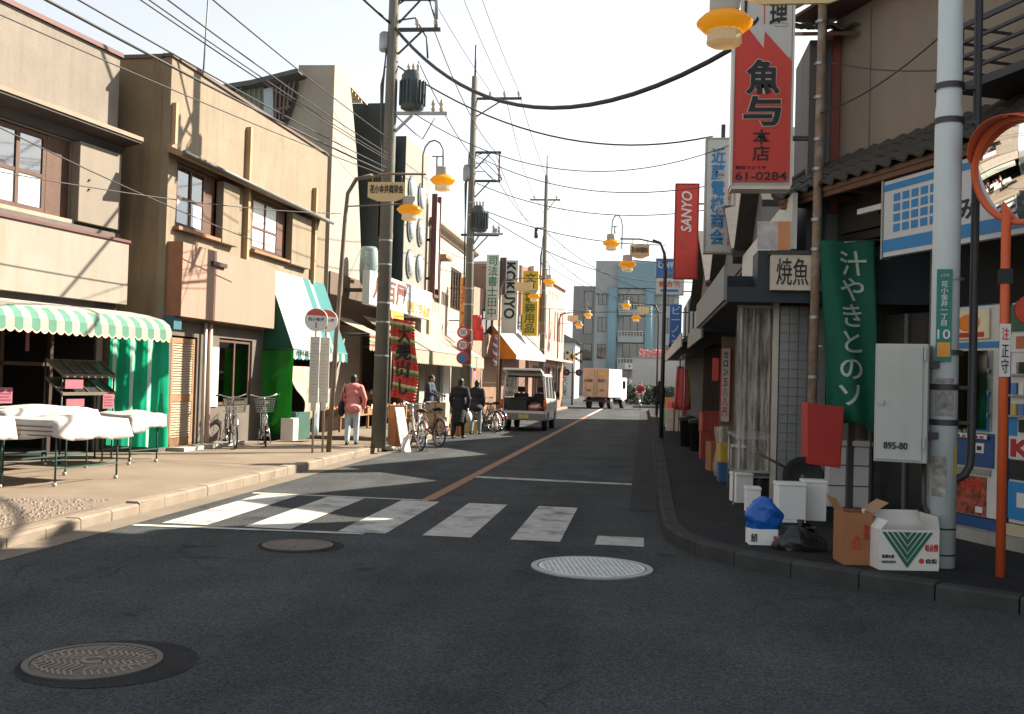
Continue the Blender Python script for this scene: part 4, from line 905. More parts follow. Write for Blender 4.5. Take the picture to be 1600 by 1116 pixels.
# vending machines
def vending(label, u0, w_, H, mat_body, mat_front, kind):
    v = thing('vending_machine', label, 'vending machine', R0.w(u0, .04, .24), R0.a)
    bx('cabinet', mat_body, v, 0, w_, .06, .78, 0, H, .012)
    d = bx('door', mat_front, v, .015, w_-.015, -.0, .056, .12, H-.02, .01)
    if kind == 1:
        hp = bx('header_panel', M('vm_header', (.70, .60, .40), .4, .1), d, .08, w_-.14, -.03, -.003, H-.36, H-.06, .006)
        m = MB(); m.ball(((w_)/2-.02, -.034, H-.19), (.16, .006, .09), 12); m.build('header_print', M('vm_orange', (.72, .20, .02), .5), hp)
        bx('header_print', M('vm_red', (.45, .03, .02), .5), hp, .12, w_-.2, -.036, -.032, H-.34, H-.29)
        bx('blue_strip', BLUEP, d, .02, w_-.02, -.012, -.002, H-.45, H-.39)
        bx('display_recess', M('vm_recess', (.30, .29, .27), .5), d, .06, w_-.10, -.006, -.001, .98, H-.48)
        cols = [(.6, .1, .06), (.65, .6, .5), (.1, .25, .5), (.55, .4, .1), (.08, .3, .15), (.6, .58, .55)]
        for r_ in range(4):
            z_ = H-.66-r_*.22
            bx('product_shelf', STEEL, d, .07, w_-.11, -.05, -.007, z_-.02, z_-.008); bx('price_strip', WHITE, d, .07, w_-.11, -.054, -.0505, z_-.045, z_-.0)
            for k in range(7): bx('select_button', INK if (k+r_) % 3 else RED, d, .085+k*.085, .135+k*.085, -.060, -.0545, z_-.040, z_-.016)
            for k in range(7):
                if r_ == 3 and k > 3: continue
                m = MB(); m.lathe([(.026, 0), (.028, .01), (.028, .115), (.022, .125)], (.11+k*.085, -.03, z_-.006), 10); cn_ = m.build('sample_can', M('can_%d' % ((k*5+r_*2+k//3) % 6), cols[(k*5+r_*2+k//3) % 6], .35, .1), d); MB().lathe([(.0287, 0), (.0287, .03+.01*(k % 3))], (.11+k*.085, -.03, z_+.03), 10, caps=False).build('can_label', [WHITE, INK, REDS, BLUEP][(k+r_) % 4], cn_)
        bp_ = bx('blue_panel', BLUEP, d, w_-.40, w_-.14, -.014, -.007, .98, 1.38); bx('button_box', INK, bp_, w_-.34, w_-.2, -.03, -.015, 1.22, 1.32)
        bx('coin_panel', M('vm_navy', (.02, .07, .20), .45), d, .04, w_-.06, -.02, -.002, .62, .96); bx('coin_slot', WHITE, d, w_-.3, w_-.18, -.03, -.021, .76, .86); bx('coin_hole', INK, d, w_-.27, w_-.21, -.036, -.031, .79, .83)
        lp = bx('lower_poster', M('vm_poster', (.26, .06, .035), .5, .9, 14), d, .06, w_-.16, -.012, -.002, .13, .52)
        bx('delivery_flap', STEEL, d, .06, w_-.1, -.02, -.002, .54, .60); text('lettering', '新発売', RED, lp, .1, w_-.22, .38, .49, -.014, .02); bx('poster_card', WHITE, lp, .5, .6, -.016, -.0125, .16, .22); bx('glass_cover', GLASSC, d, .06, w_-.1, -.075, -.07, 1.0, H-.48)
        bx('plinth', M('vm_navy', None), v, .02, w_-.02, .02, .055, 0, .11)
    else:
        hp = bx('header_panel', M('vm_dkgreen', (.03, .10, .06), .4), d, .03, w_-.03, -.03, -.003, H-.30, H-.04, .006)
        MB().ball((.36, -.034, H-.10), (.28, .006, .16), 14).build('header_print', M('vm_melon', (.55, .05, .03), .5), hp)
        bx('brand_strip', WHITE, d, .03, w_-.03, -.014, -.002, H-.50, H-.32); 
        for k in range(3): bx('brand_mark', M('vm_brick', (.45, .12, .06), .5), d, .10+k*.24, .26+k*.24, -.02, -.015, H-.47, H-.35)
        for r_ in range(3):
            z_ = H-.70-r_*.20; bx('product_shelf', STEEL, d, .03, w_-.03, -.05, -.003, z_-.03, z_-.012)
            for k in range(8): bx('cigarette_packet', [WHITE, M('pk_blue', (.08, .18, .4), .5), M('pk_gold', (.5, .36, .1), .5), INK][(k*3+r_) % 4], d, .06+k*.10, .125+k*.10, -.035, -.006, z_-.01, z_+.10)
        bx('white_panel', WHITE, d, .02, w_-.02, -.012, -.002, .74, 1.16); bx('coin_box', INK, d, .16, .34, -.03, -.013, 1.0, 1.12)
        bx('brick_print', M('vm_brick', None), d, .22, .5, -.018, -.013, .90, 1.0) if False else None
        text('lettering', 'KEN', M('vm_darkred', (.40, .02, .02), .5), d, .05, .75, .76, .93, -.016, .04)
        bx('blue_sticker', BLUEP, d, .02, .13, -.018, -.013, .96, 1.14)
        bx('dark_tray', INK, d, .02, w_-.02, -.01, -.002, .54, .73); lp = bx('lower_poster', M('vm_blue', (.02, .20, .45), .45), d, .02, w_-.02, -.012, -.002, .16, .52)
        bx('packet_print', WHITE, lp, .14, .34, -.018, -.0125, .28, .42)
        bx('plinth', M('vm_cream', (.48, .40, .28), .6), v, .0, w_, -.02, .055, 0, .11)
    return v
vending('blue-sided drink vending machine with cans on shelves behind the white pole', 1.80, .80, 2.27, M('vm_bluebody', (.02, .10, .30), .4), M('vm_front', (.55, .54, .50), .4), 1)
vending('white and red cigarette vending machine behind the orange mirror post', 2.72, .95, 2.27, M('vm_whitebody', (.6, .58, .54), .5), M('vm_front', None), 2)

# ================================================================ fish shop
RW = Fr((1.65, 19.0), R(-90)); RS = Fr((1.65, 13.2), 0)
t = fthing(RS, 'fish_shop', 'dim corner fish shop with tiled pier and dark canopy behind the plastic sheet', 'building')
WF = M('wall_bluegrey', (.15, .145, .15), .88, .12, 1.3, .2, 50, streak=.3)
bx('upper_wall', WF, t, .35, 2.6, 0, .15, 3.0, 6.0); bx('upper_street_wall', WF, t, .35, .50, .152, 1.2, 3.0, 6.0); bx('low_street_wall', WF, t, .25, .40, 1.202, 5.8, 3.0, 4.0)
bx('rear_wall', WF, t, .41, 6, 5.65, 5.8, .12, 4.4); bx('upper_rear_wall', WF, t, .51, 2.6, 1.205, 1.35, 4.1, 6.0)
hr = bx('roof_purlin', BROWN, t, .42, 6, 3.45, 3.55, 5.55, 5.63)
MB().prism([(1.21, 4.002), (5.8, 4.002), (3.5, 5.65)], .25, .40, 'x').build('gable_wall', WF, t, fix=True)
for a_, b_ in ((1.36, 3.5), (6.0, 3.5)):
    P = [(-.05, a_, 3.86 if a_ > 5 else 4.12), (6, a_, 3.86 if a_ > 5 else 4.12), (6, b_, 5.67), (-.05, b_, 5.67)]; m = MB(); m.add(P+[(x, y, z+.1) for x, y, z in P], [(0, 1, 2, 3), (7, 6, 5, 4), (0, 4, 5, 1), (1, 5, 6, 2), (2, 6, 7, 3), (3, 7, 4, 0)]); m.build('roof_slope', M('roof_dark_r', (.06, .055, .05), .75, .2, 4), t, fix=True)
bx('far_party_wall', WF, t, .02, .24, 5.6, 5.75, .12, 3.5)
bx('inner_wall', DARKIN, t, .1, 4.5, 3.6, 3.75, .12, 2.95); bx('ceiling', DARKIN, t, .05, 4.5, .17, 5.5, 2.9, 2.97)
bx('red_post', M('post_redbrown', None), t, .62, .72, -.05, -.003, 3.8, 6.2)
MB().tube([(.5, -.07, 3.0), (.5, -.07, 6.4)], .045, 8).build('downpipe', M('pipe_teal', (.18, .24, .25), .6, .15), t)
tr = tile_roof(t, .2, 2.8, 1.3, 6.6, -.40, 6.02, 5) 
# tiled pier (tiles on two faces)
pier = bx('pier', M('grout', (.16, .15, .14), .9), t, .05, .62, -.04, .16, .12, 2.62)
tl = MB(); tl.box(-.052, .052, -.009, 0, -.052, .052); tlo = tl.build('tile', M('tile_white', (.20, .21, .205), .25, .12, 1.5, spec=.6), pier); tlm = tlo.data; bpy.data.objects.remove(tlo)
for i in range(5):
    for j in range(22):
        o = bpy.data.objects.new('tile', tlm); COL.objects.link(o); o.parent = pier; o.location = (.108+i*.1135, -.042-random.uniform(0, .002), .19+j*.1135)
bx('alu_post', M('aluminium', (.48, .44, .38), .45, .1, metal=.3), t, -.03, .035, -.06, .02, .12, 2.66)
# canopy with dark fascia, turning the corner
CN = M('canopy_navy', (.022, .032, .04), .6, .15); FAS = M('fascia_grey', (.17, .18, .18), .6, .1)
m = MB(); m.prism([(-.66, -.62), (2.9, -.62), (2.9, -.02), (-.02, -.02), (-.02, 5.7), (-.66, 5.7)], 2.66, 2.72, 'z'); cn = m.build('canopy', CN, t, fix=True)
bx('fascia', CN, cn, -.66, 2.9, -.66, -.622, 2.62, 2.80); bx('fascia', FAS, cn, -.70, -.662, -.66, 5.7, 2.64, 3.06)
bx('canopy_box', CN, cn, -.30, 2.9, -.60, -.02, 2.722, 3.25); bx('canopy_box', CN, cn, -.64, -.05, 0, 5.7, 2.722, 3.0)
m = MB(); m.tube([(-.64, -.6, 2.64), (-.64, 5.7, 2.64)], .02, 6); m.build('rail', STEEL, cn)
bx('upper_fascia', WHITES, t, .10, .16, -.55, 5.7, 3.28, 3.96)
bx('hanging_posters', M('poster_mix', (.45, .42, .42), .5, .4, 5), t, -.30, -.06, -.5, -.48, 3.28, 3.62) 
bx('poster', M('poster_orange', (.62, .28, .12), .6), t, -.055, .09, -.5, -.48, 3.27, 3.62)
fs = thing('fish_shop_sign', 'cream sign with two black brush characters over the dark canopy', 'sign', (1.65, 12.57, 2.76))
bx('box', M('sign_cream', (.58, .50, .40), .6, .05), fs, -.16, .62, -.14, 0, 0, .42); bx('hood', STEELD, fs, -.18, .64, -.16, .02, .424, .47); text('lettering', '焼魚', INK, fs, -.10, .27, .06, .38, -.146, .003); text('lettering', '魚', INK, fs, .36, .58, .06, .38, -.146, .003)
# plastic wind sheet
ps = thing('plastic_sheet', 'clear crumpled plastic wind sheet hung beside the metal post', 'sheet', (1.17, 13.15, 0))
m = MB(); m.grid(lambda u, v: (u*.47, .02*math.sin(u*19+v*2)+.012*math.sin(u*41), .55+v*2.05), 30, 8); 
PL = bpy.data.materials.new('plastic_film'); PL.use_nodes = True; n_ = PL.node_tree.nodes; lk = PL.node_tree.links
df = n_.new('ShaderNodeBsdfPrincipled'); df.inputs['Base Color'].default_value = (.42, .38, .33, 1); df.inputs['Roughness'].default_value = .25
tp = n_.new('ShaderNodeBsdfTransparent'); mx = n_.new('ShaderNodeMixShader'); nz = n_.new('ShaderNodeTexNoise'); nz.inputs['Scale'].default_value = 4
mp = n_.new('ShaderNodeMapping'); mp.inputs['Scale'].default_value = (5, 5, .6); tc = n_.new('ShaderNodeTexCoord'); lk.new(tc.outputs['Object'], mp.inputs[0]); lk.new(mp.outputs[0], nz.inputs['Vector'])
mr = n_.new('ShaderNodeMapRange'); mr.inputs[1].default_value = .3; mr.inputs[2].default_value = .7; mr.inputs[3].default_value = .15; mr.inputs[4].default_value = .75; lk.new(nz.outputs[0], mr.inputs[0]); lk.new(mr.outputs[0], mx.inputs[0]); lk.new(tp.outputs[0], mx.inputs[1]); lk.new(df.outputs[0], mx.inputs[2]); lk.new(mx.outputs[0], n_['Material Output'].inputs['Surface'])
m.build('film', PL, ps); MB().bar((0, 0, .54), (.46, 0, .54), .03).build('bottom_bar', STEEL, ps); MB().bar((0, 0, 2.61), (.46, 0, 2.61), .03).build('top_bar', STEEL, ps); MB().bar((.004, 0, .12), (.004, 0, .525), .02).build('leg', STEEL, ps)
tb = thing('steel_counter', 'steel shop counter with dark shelves behind the plastic sheet', 'counter', (1.25, 13.6, Z_P)); bx('top', STEEL, tb, 0, .5, 0, 1.6, .8, .84); bx('shelf', STEEL, tb, .02, .48, .02, 1.58, .3, .33)
for x_, y_ in ((.03, .03), (.47, .03), (.03, 1.57), (.47, 1.57)): bx('leg', STEEL, tb, x_-.02, x_+.02, y_-.02, y_+.02, 0, .3) if False else MB().tube([(x_, y_, 0), (x_, y_, .8)], .02, 6).build('leg', STEEL, tb)
bx('crate_row', M('crate_dk', (.08, .07, .06), .8, .3, 6), tb, .06, .44, .1, 1.5, .335, .6)
# appliances in the shop mouth
fz = thing('white_freezer', 'white chest freezer with grey seams behind the red box', 'freezer', (2.28, 12.95, Z_P)); bx('cabinet', WHITE, fz, 0, .55, 0, .6, .04, .78, .02); bx('lid', WHITE, fz, -.01, .56, -.01, .61, .785, .86, .015)
for z_ in (.3, .55): bx('seam', STEELD, fz, .01, .54, -.008, -.002, z_, z_+.012)
for x_ in (.06, .46): bx('foot', BLACK, fz, x_, x_+.05, .05, .5, 0, .04)
fl = thing('paper_lantern', 'glowing orange lantern inside the dark fish shop', 'lantern', (2.02, 13.9, 1.9)); 
EM = bpy.data.materials.new('lantern_glow'); EM.use_nodes = True; EM.node_tree.nodes['Principled BSDF'].inputs['Base Color'].default_value = (.6, .12, .02, 1); EM.node_tree.nodes['Principled BSDF'].inputs['Emission Color'].default_value = (1, .28, .05, 1); EM.node_tree.nodes['Principled BSDF'].inputs['Emission Strength'].default_value = .5
MB().lathe([(.04, -.02), (.12, .04), (.14, .14), (.12, .24), (.04, .30)], n=14).build('shade', EM, fl); MB().tube([(0, 0, .3), (0, 0, 1.0)], .006, 5).build('cord', BLACK, fl)

# ================================================================ farther right buildings
def gable(t, L_, z0, zr, mat, D=6.9):
    MB().prism([(.0, z0+.002), (L_, z0+.002), (L_/2, zr)], 0, .15, 'y').build('gable_wall', mat, t, fix=True)
    for a, b in ((-.25, L_/2), (L_+.25, L_/2)):
        s_ = -.25*(zr-z0)/(L_/2); m = MB(); P = [(a, -.3, z0+s_+.03), (b, -.3, zr+.03), (b, D, zr+.03), (a, D, z0+s_+.03)]
        m.add(P+[(x, y, z+.10) for x, y, z in P], [(0, 1, 2, 3), (7, 6, 5, 4), (0, 4, 5, 1), (1, 5, 6, 2), (2, 6, 7, 3), (3, 7, 4, 0)]); m.build('roof_slope', M('roof_dark_r', (.06, .055, .05), .75, .2, 4), t, fix=True)
def shop(name, label, Y0, Y1, X, ztop, mat, can_z, can_off, can_mat, fac_mat, holes, gfm, ridge=None):
    f = Fr((X, Y1), R(-90)); L_ = Y1-Y0; t = fthing(f, name, label, 'building')
    wall_front('front_wall', mat, t, 0, L_, 2.9, ztop, holes); body(t, mat, 0, L_, .12, ztop-.02, 7)
    for h in holes: window(t, *h, .04, STEELD, 2, 1, .05, gl=GL_DK)
    if ridge: gable(t, L_, ztop, ridge, mat)
    bx('shop_wall', gfm, t, .16, L_-.16, 1.0, 1.1, .12, 2.9); bx('ceiling', DARKIN, t, .16, L_-.16, .16, 1.0, 2.82, 2.89)
    c = MB().prism([(-can_off, can_z), (-can_off, can_z+.08), (-.003, can_z+.45), (-.003, can_z)], .1, L_-.1, 'x').build('canopy', can_mat, t, fix=True)
    bx('fascia', fac_mat, c, .1, L_-.1, -can_off-.04, -can_off-.003, can_z-.12, can_z+.22)
    return t, f
shop('grey_shop', 'dim grey two-storey shop with a dark canopy beyond the fish shop', 19.05, 25, 1.85, 4.05, M('grey_wall_r', (.16, .155, .15), .88, .15, 1.4, streak=.3), 2.6, .75, CN, FAS, [(1.0, 2.4, 3.1, 3.9), (3.4, 5.0, 3.1, 3.9)], M('beige_inner', (.20, .15, .10), .85, .15), 5.75)
shop('narrow_shop', 'low dark shop with a pale slanted fascia behind the blue-lettered sign', 25.05, 33, 1.75, 4.05, M('brown_wall_r', (.13, .11, .10), .88, .15, 1.4, streak=.3), 2.65, .8, M('canopy_green', (.02, .05, .04), .6), M('fascia_pale', (.36, .35, .36), .6), [(1.0, 2.6, 3.1, 3.9), (4.4, 6.0, 3.1, 3.9)], DARKIN, 5.8)
shop('blue_grey_block', 'pale blue-grey two-storey block behind the red lettered sign', 33.05, 47.5, 1.8, 5.1, M('bluegrey_wall_r', (.30, .34, .35), .85, .1, 1.4, streak=.2), 2.7, .8, CN, M('fascia_pale', None), [(1.5, 3.5, 3.6, 5.0), (5.0, 7.0, 3.6, 5.0), (8.5, 10.5, 3.6, 5.0)], M('goods_wall', (.22, .16, .12), .8, .6, 5))
# signs over the right pavement
sg = thing('red_fish_sign', 'huge red vertical sign with black brush characters and a white zigzag top', 'sign', (1.345, 12.45, 4.0))
bx('cabinet', M('sign_side', (.42, .38, .34), .6), sg, -.335, .335, .0, .24, 0, 3.1); bx('face', M('sign_silver', (.50, .49, .46), .5, .05, 2, streak=.1), sg, -.325, .325, -.008, -.002, 1.55, 3.09)
zg = [(-.325, .05), (.325, .05), (.325, 1.50), (.01, 1.86), (-.0, 1.66), (-.20, 1.92), (-.325, 1.95)]
MB().prism(zg, -.014, -.0085, 'y').build('red_field', REDS, sg, fix=True)
for a, b_, c, d in ((-.345, .345, -.04, -.001), (-.36, -.336, 0, 3.1), (.336, .36, 0, 3.1)): bx('frame', M('frame_cream', (.60, .54, .48), .5), sg, a, b_, -.03, .26, c, d)
bx('red_line', REDS, sg, -.006, .006, -.014, -.0085, 1.95, 3.0)
HALO = M('letter_halo', (.50, .42, .36), .6)
for s_, a, b_, c, d in (('魚', -.2, .2, 1.10, 1.52), ('与', -.22, .22, .72, 1.08)):
    text('halo', s_, HALO, sg, a-.012, b_+.012, c-.012, d+.012, -.016, .05); text('lettering', s_, INK, sg, a, b_, c, d, -.022, .03)
text('lettering', '本店', INK, sg, -.105, .10, .30, .68, -.018, .01, vertical=True); text('lettering', '61-0284', INK, sg, -.30, .30, .07, .17, -.018, .01); text('lettering', '電話でどうぞ', INK, sg, -.30, .06, .20, .24, -.018)
text('lettering', '料理', INK, sg, .06, .27, 1.92, 2.55, -.012, .02, vertical=True); text('lettering', '出し', INK, sg, -.27, -.06, 1.92, 2.62, -.012, .02, vertical=True)
for z_ in (.6, 2.4): MB().bar((.336, .12, z_), (.56, .12, z_), .05).build('arm', STEELD, sg)
sg2 = blade('blade_sign', 'white vertical sign with large blue characters and a small red column', 20.9, 1.47, .56, 4.3, 6.58, M('sign_greywhite', (.50, .49, .46), .55, .05, 2, streak=.1), None, None, wallx=1.84, side=1, frame=M('frame_tan', (.34, .31, .26), .5))
text('lettering', '近藤電機商会', BLUEP, sg2, -.19, .09, .14, 2.1, -.014, .02, vertical=True); text('lettering', '電話六一四二七八八代', RED, sg2, .15, .22, .12, 1.25, -.014, .0, vertical=True); bx('post', STEELD, sg2, .0, .08, .08, .16, 2.31, 2.6)
sg3 = blade('blade_sign', 'plain red vertical sign with white Latin lettering turned on its side', 27.2, 1.06, .57, 4.42, 6.88, REDS, None, None, wallx=1.74, side=1, frame=M('frame_red', (.30, .03, .025), .5))
text('lettering', 'SANYO', WHITE, sg3, -.15, .13, 1.2, 2.28, -.014, .02, rot=math.pi/2, slant=.2)
for k in range(3):
    m = MB(); m.tube([(-.2+.08*k+.07*math.sin(v*3.2+k), -.008, .75+v*.42) for v in [i/8 for i in range(9)]], .006, 5); m.build('swirl', M('swirl_pink', (.62, .16, .12), .5), sg3)
sg4 = blade('blade_sign', 'blue sign with white Latin lettering above the prescription sign', 37.5, .88, .92, 5.5, 6.15, M('sign_blue', (.03, .12, .34), .5, .06), None, None, wallx=1.79, side=1, frame=STEEL)
text('lettering', 'COFFEE', M('letter_pale', (.45, .55, .65), .5), sg4, -.40, .40, .32, .54, -.014, .02); text('lettering', 'ビーノン', M('letter_khaki', (.4, .36, .2), .5), sg4, -.05, .32, .08, .24, -.014)
sg5 = blade('blade_sign', 'white prescription sign with red characters and a blue band', 37.5, .90, .98, 4.88, 5.46, WHITES, None, None, wallx=1.79, side=1, frame=STEEL)
text('lettering', '処方箋', RED, sg5, -.38, .38, .26, .50, -.014, .03); bx('blue_band', BLUEP, sg5, -.32, .32, -.006, -.001, .08, .18)
sg6 = blade('blade_sign', 'narrow blue vertical sign with white kana beneath the prescription sign', 40.5, 1.25, .46, 3.2, 4.75, M('sign_blue', None), 'ビーノン', M('letter_pale', None), wallx=1.79, side=1)
sg7 = blade('blade_sign', 'small black shop sign with white script at the far canopy', 43.0, 1.32, .5, 2.9, 3.5, BLACK, 'S', WHITE, vertical=False, wallx=1.79, side=1)
vs2 = thing('vertical_price_sign', 'narrow white price sign in a red frame on the beige partition', 'sign', (1.53, 19.3, .95)); bx('board', WHITES, vs2, -.075, .075, 0, .03, 0, 1.35)
for a, b_, c, d in ((-.085, .085, -.015, 0), (-.085, .085, 1.35, 1.365), (-.09, -.0755, -.015, 1.365), (.0755, .09, -.015, 1.365)): bx('frame', RED, vs2, a, b_, -.01, .035, c, d)
text('lettering', 'カロン', INK, vs2, -.045, .045, .85, 1.3, -.005, .02, vertical=True); text('lettering', '五八八円', RED, vs2, -.045, .045, .1, .8, -.005, .02, vertical=True)
pt = thing('beige_partition', 'beige board partition across the pavement past the fish shop', 'partition', (1.45, 19.36, Z_P)); bx('board', M('beige_inner', None), pt, 0, .39, 0, .05, 0.12, 2.4); bx('yellow_strip', M('yellow_strip', (.5, .28, .03), .6), pt, .26, .34, -.01, -.002, 1.0, 2.1)
for x_ in (.04, .32): bx('foot', BLACK, pt, x_, x_+.04, -.1, .15, 0, .12)
rs_ = thing('red_notice', 'small red notice beside the framed price sign', 'notice', (1.36, 19.5, 1.7)); bx('sheet', M('notice_red', (.5, .08, .05), .6), rs_, -.06, .06, 0, .015, 0, .42); bx('hanger', STEELD, rs_, -.005, .005, .0, .01, .42, .9)
# ---------------------------------------------------------------- street lamps
POSTB = M('post_brownish', (.16, .12, .09), .55, .2, 4, streak=.3); POSTW = M('post_palegrey', (.55, .61, .62), .5, .06, 2, .1, 40, streak=.25, scol=(.38, .38, .35)); POSTK = M('post_dark', (.03, .03, .03), .55, .2)
SIGNC = M('plate_cream', (.62, .46, .24), .6, .06)
def lamp_post(base, sd, pm, label, rp=.05, arm=1.0, dirx=None, lean=0, Hs=1.0, letters=True, stay=True):
    t = thing('street_lamp', label, 'street lamp', (base[0], base[1], base[2] if len(base) > 2 else Z_P), 0, 'paired amber street lamps along the street')
    A = lambda x, z: (sd*x*arm, 0, z*Hs)
    pts = [(0, 0, 0), (sd*lean*.5, 0, 2.4*Hs), A(.0+lean, 4.5), A(.04+lean, 5.0), A(.2+lean, 5.28), A(.5+lean, 5.36)]
    if rp > .1: MB().tube([(0, 0, 0), (0, 0, 3.9), (0, 0, 3.95), (0, 0, 6.6)], [rp, rp*.97, rp*.9, rp*.82], 20).build('post', pm, t)
    else: MB().tube(pts, [rp, rp*.9, rp*.8, min(rp*.8, .06), .04, .03], 12).build('post', pm, t)
    MB().tube([A(.18+lean if rp < .1 else 0, 5.26), A(1.0, 5.38), A(1.75, 5.38)], .022, 6).build('arm', pm, t)
    if stay: MB().tube([A(.05+lean, 4.75), A(.9, 4.78), A(1.55, 4.82)], .014, 6).build('stay', pm, t)
    MB().tube([A(1.68, 5.1), A(1.68, 5.75), A(1.72, 5.9), A(1.8, 6.0), A(1.9, 6.03), A(2.0, 5.98), A(2.07, 5.86), A(2.08, 5.45)], .016, 7).build('hook', pm, t)
    MB().tube([A(1.96, 5.30), A(1.96, 5.72), ], .02, 6).build('hook_stem', pm, t); MB().tube([A(1.86, 5.72), A(2.08, 5.72)], .012, 6).build('hook_tie', pm, t)
    s = bx('name_plate', SIGNC, t, *(sorted((sd*.62*arm, sd*1.36*arm))), -.02, .02, 4.93*Hs, 5.22*Hs)
    m = MB(); x0, x1 = sorted((sd*.62*arm, sd*1.36*arm)); m.prism([(x0, 4.93*Hs-.002), (x1, 4.93*Hs-.002), (x1-.2, 4.85*Hs), (x0+.2, 4.85*Hs)], -.018, .018, 'y'); m.build('plate_drop', SIGNC, s, fix=True)
    if letters: text('lettering', '花小金井商栄会', INK, s, x0+.04, x1-.04, 5.0*Hs, 5.17*Hs, -.026, .02)
    for xx in (.7, 1.28): MB().tube([A(xx, 5.22), A(xx, 5.38)], .008, 5).build('plate_hanger', pm, s)
    for k, (xx, zz) in enumerate(((1.45, 4.66), (2.08, 5.23))):
        L_ = MB(); c = (sd*xx*arm, 0, zz*Hs)
        L_.lathe([(.03, .30), (.12, .28), (.135, .26), (.135, .13), (.14, .12)], c, 20); lamp = L_.build('lamp', M('lamp_cap', (.42, .40, .34), .5, .1, trans=.15), t)
        MB().lathe([(.14, .12), (.19, .095), (.245, .04), (.245, .02), (.19, -.035), (.155, -.05)], c, 24, caps=False).build('amber_shade', AMBER, lamp)
        MB().lathe([(.155, -.05), (.150, -.08), (.155, -.15), (.12, -.17), (.06, -.175)], c, 14, smooth=False).build('clear_globe', CLEARP, lamp)
        if k == 0: MB().tube([(c[0], 0, c[2]+.28), (c[0], 0, 4.86*Hs)], .014, 6).build('hanger', pm, lamp)
    return t
lamp_post((-5.95, 19.15), 1, POSTB, 'brown lamp post with two amber lamps beside the round bus stop signs', lean=.18)
lamp_post((2.56, 9.15), -1, POSTW, 'thick pale lamp post carrying the grey box and green address plate', rp=.115, arm=1.32, Hs=1.0, stay=False)
lamp_post((.56, 28.5), -1, POSTK, 'dark lamp post with two lamps opposite the greengrocer before the red lettered sign', rp=.06, arm=.72, Hs=1.02)
lamp_post((-5.45, 38.6), 1, POSTB, 'brown lamp post with two amber lamps near the orange awning', arm=.9, letters=False)
lamp_post((-4.75, 57.5), 1, POSTB, 'lamp post with two amber lamps at the far corner of the pink building', arm=.8, letters=False)
lamp_post((.72, 50), -1, POSTK, 'dark lamp post with two amber lamps where the fish shop pavement ends', arm=.75, letters=False)
# things strapped to the thick pale post
PX, PY_ = 2.56, 9.15
gb = thing('electric_cabinet', 'grey steel electrical box strapped to the pale lamp post', 'cabinet', (2.20, 9.08, 1.0), R(-18))
CABG = M('cabinet_grey', (.40, .40, .375), .5, .06, 2, .05, 40, streak=.15)
bx('cabinet', CABG, gb, -.21, .21, -.10, .16, 0, 1.0, .008); dr = bx('door', CABG, gb, -.195, .17, -.115, -.101, .02, .98, .004)
MB().lathe([(.022, -.02), (.022, 0)], (-.15, -.117, .50), 12, 'y').build('lock', STEEL, dr); text('lettering', '895-80', INK, dr, -.13, .06, .11, .17, -.12, .02)
for z_ in (.12, .86): bx('hinge', STEEL, gb, .175, .195, -.13, -.101, z_, z_+.10)
for z_ in (.2, .8): bx('strap', STEELD, gb, .211, .29, .05, .10, z_, z_+.06)
MB().tube([(.18, .1, 0), (.18, .1, -.35), (.24, .1, -.5), (.32, .08, -.55)], .02, 7).build('cable', STEELD, gb)
ap = thing('address_plate', 'green address plate with white characters and an orange square on the pale post', 'sign', (2.50, 8.995, 1.86)); GRN = M('plate_green', (.01, .16, .13), .45, .06)
ap.rotation_euler = (0, 0, R(-12)); ap.location = (2.515, 9.022, 1.86)
bx('plate', GRN, ap, -.062, .062, -.008, -.002, 0, .78); text('lettering', '花小金井一丁目', WHITE, ap, -.028, .028, .30, .68, -.009, .01, vertical=True); text('lettering', '10', WHITE, ap, -.05, .05, .19, .27, -.009, .01); bx('orange_square', M('plate_orange', (.65, .28, .03), .5), ap, -.05, .05, -.012, -.0085, .04, .16); text('lettering', '小平市', WHITE, ap, -.035, .035, .71, .74, -.009)
m_ = MB(); m_.lathe([(.118, 0), (.118, .015)], (.045, .125, .70), 16, caps=False); m_.build('wire_band', STEEL, ap); MB().lathe([(.120, 0), (.120, .04)], (.045, .125, .06), 16, caps=False).build('band', STEELD, ap)
cd = thing('conduit_pipe', 'dark bent conduit pipe clamped beside the pale lamp post', 'pipe', (2.80, 9.18, 0))
MB().tube([(.0, 0, 6.4), (0, 0, 1.1), (-.01, 0, .98), (-.05, 0, .90), (-.12, 0, .86), (-.2, 0, .84)], .036, 10).build('pipe', M('conduit', (.035, .037, .038), .45, .2), cd)
for z_ in (1.32, 1.62, 3.9, 4.2):
    MB().lathe([(.122, 0), (.122, .05)], (-.24, -.03, z_), 18, caps=False).build('clamp_band', STEELD, cd); bx('clamp_arm', STEELD, cd, -.13, .0, -.03, .01, z_+.01, z_+.04)
ks = thing('pole_stickers', 'torn grey and yellow stickers on the foot of the pale lamp post', 'sticker', (PX, PY_, 0))
def wrap(parent, name, mat, a0, a1, z0, z1, r):
    m = MB(); m.grid(lambda u, v: (r*math.cos(a0+(a1-a0)*u), r*math.sin(a0+(a1-a0)*u), z0+(z1-z0)*v), 8, 1); return m.build(name, mat, parent)
STK = M('sticker_grey', (.26, .25, .23), .9, .5, 20, blotch=.5); wrap(ks, 'sticker', STK, R(-140), R(-65), 1.40, 1.72, .1175); wrap(ks, 'sticker', STK, R(-150), R(-90), .72, 1.06, .1185); wrap(ks, 'sticker', M('sticker_yellow', (.55, .36, .05), .7), R(-55), R(-35), .9, 1.18, .1185); wrap(ks, 'band', INK, R(-180), R(0), .44, .455, .119); wrap(ks, 'band', STEELD, R(-180), R(0), .22, .235, .119)
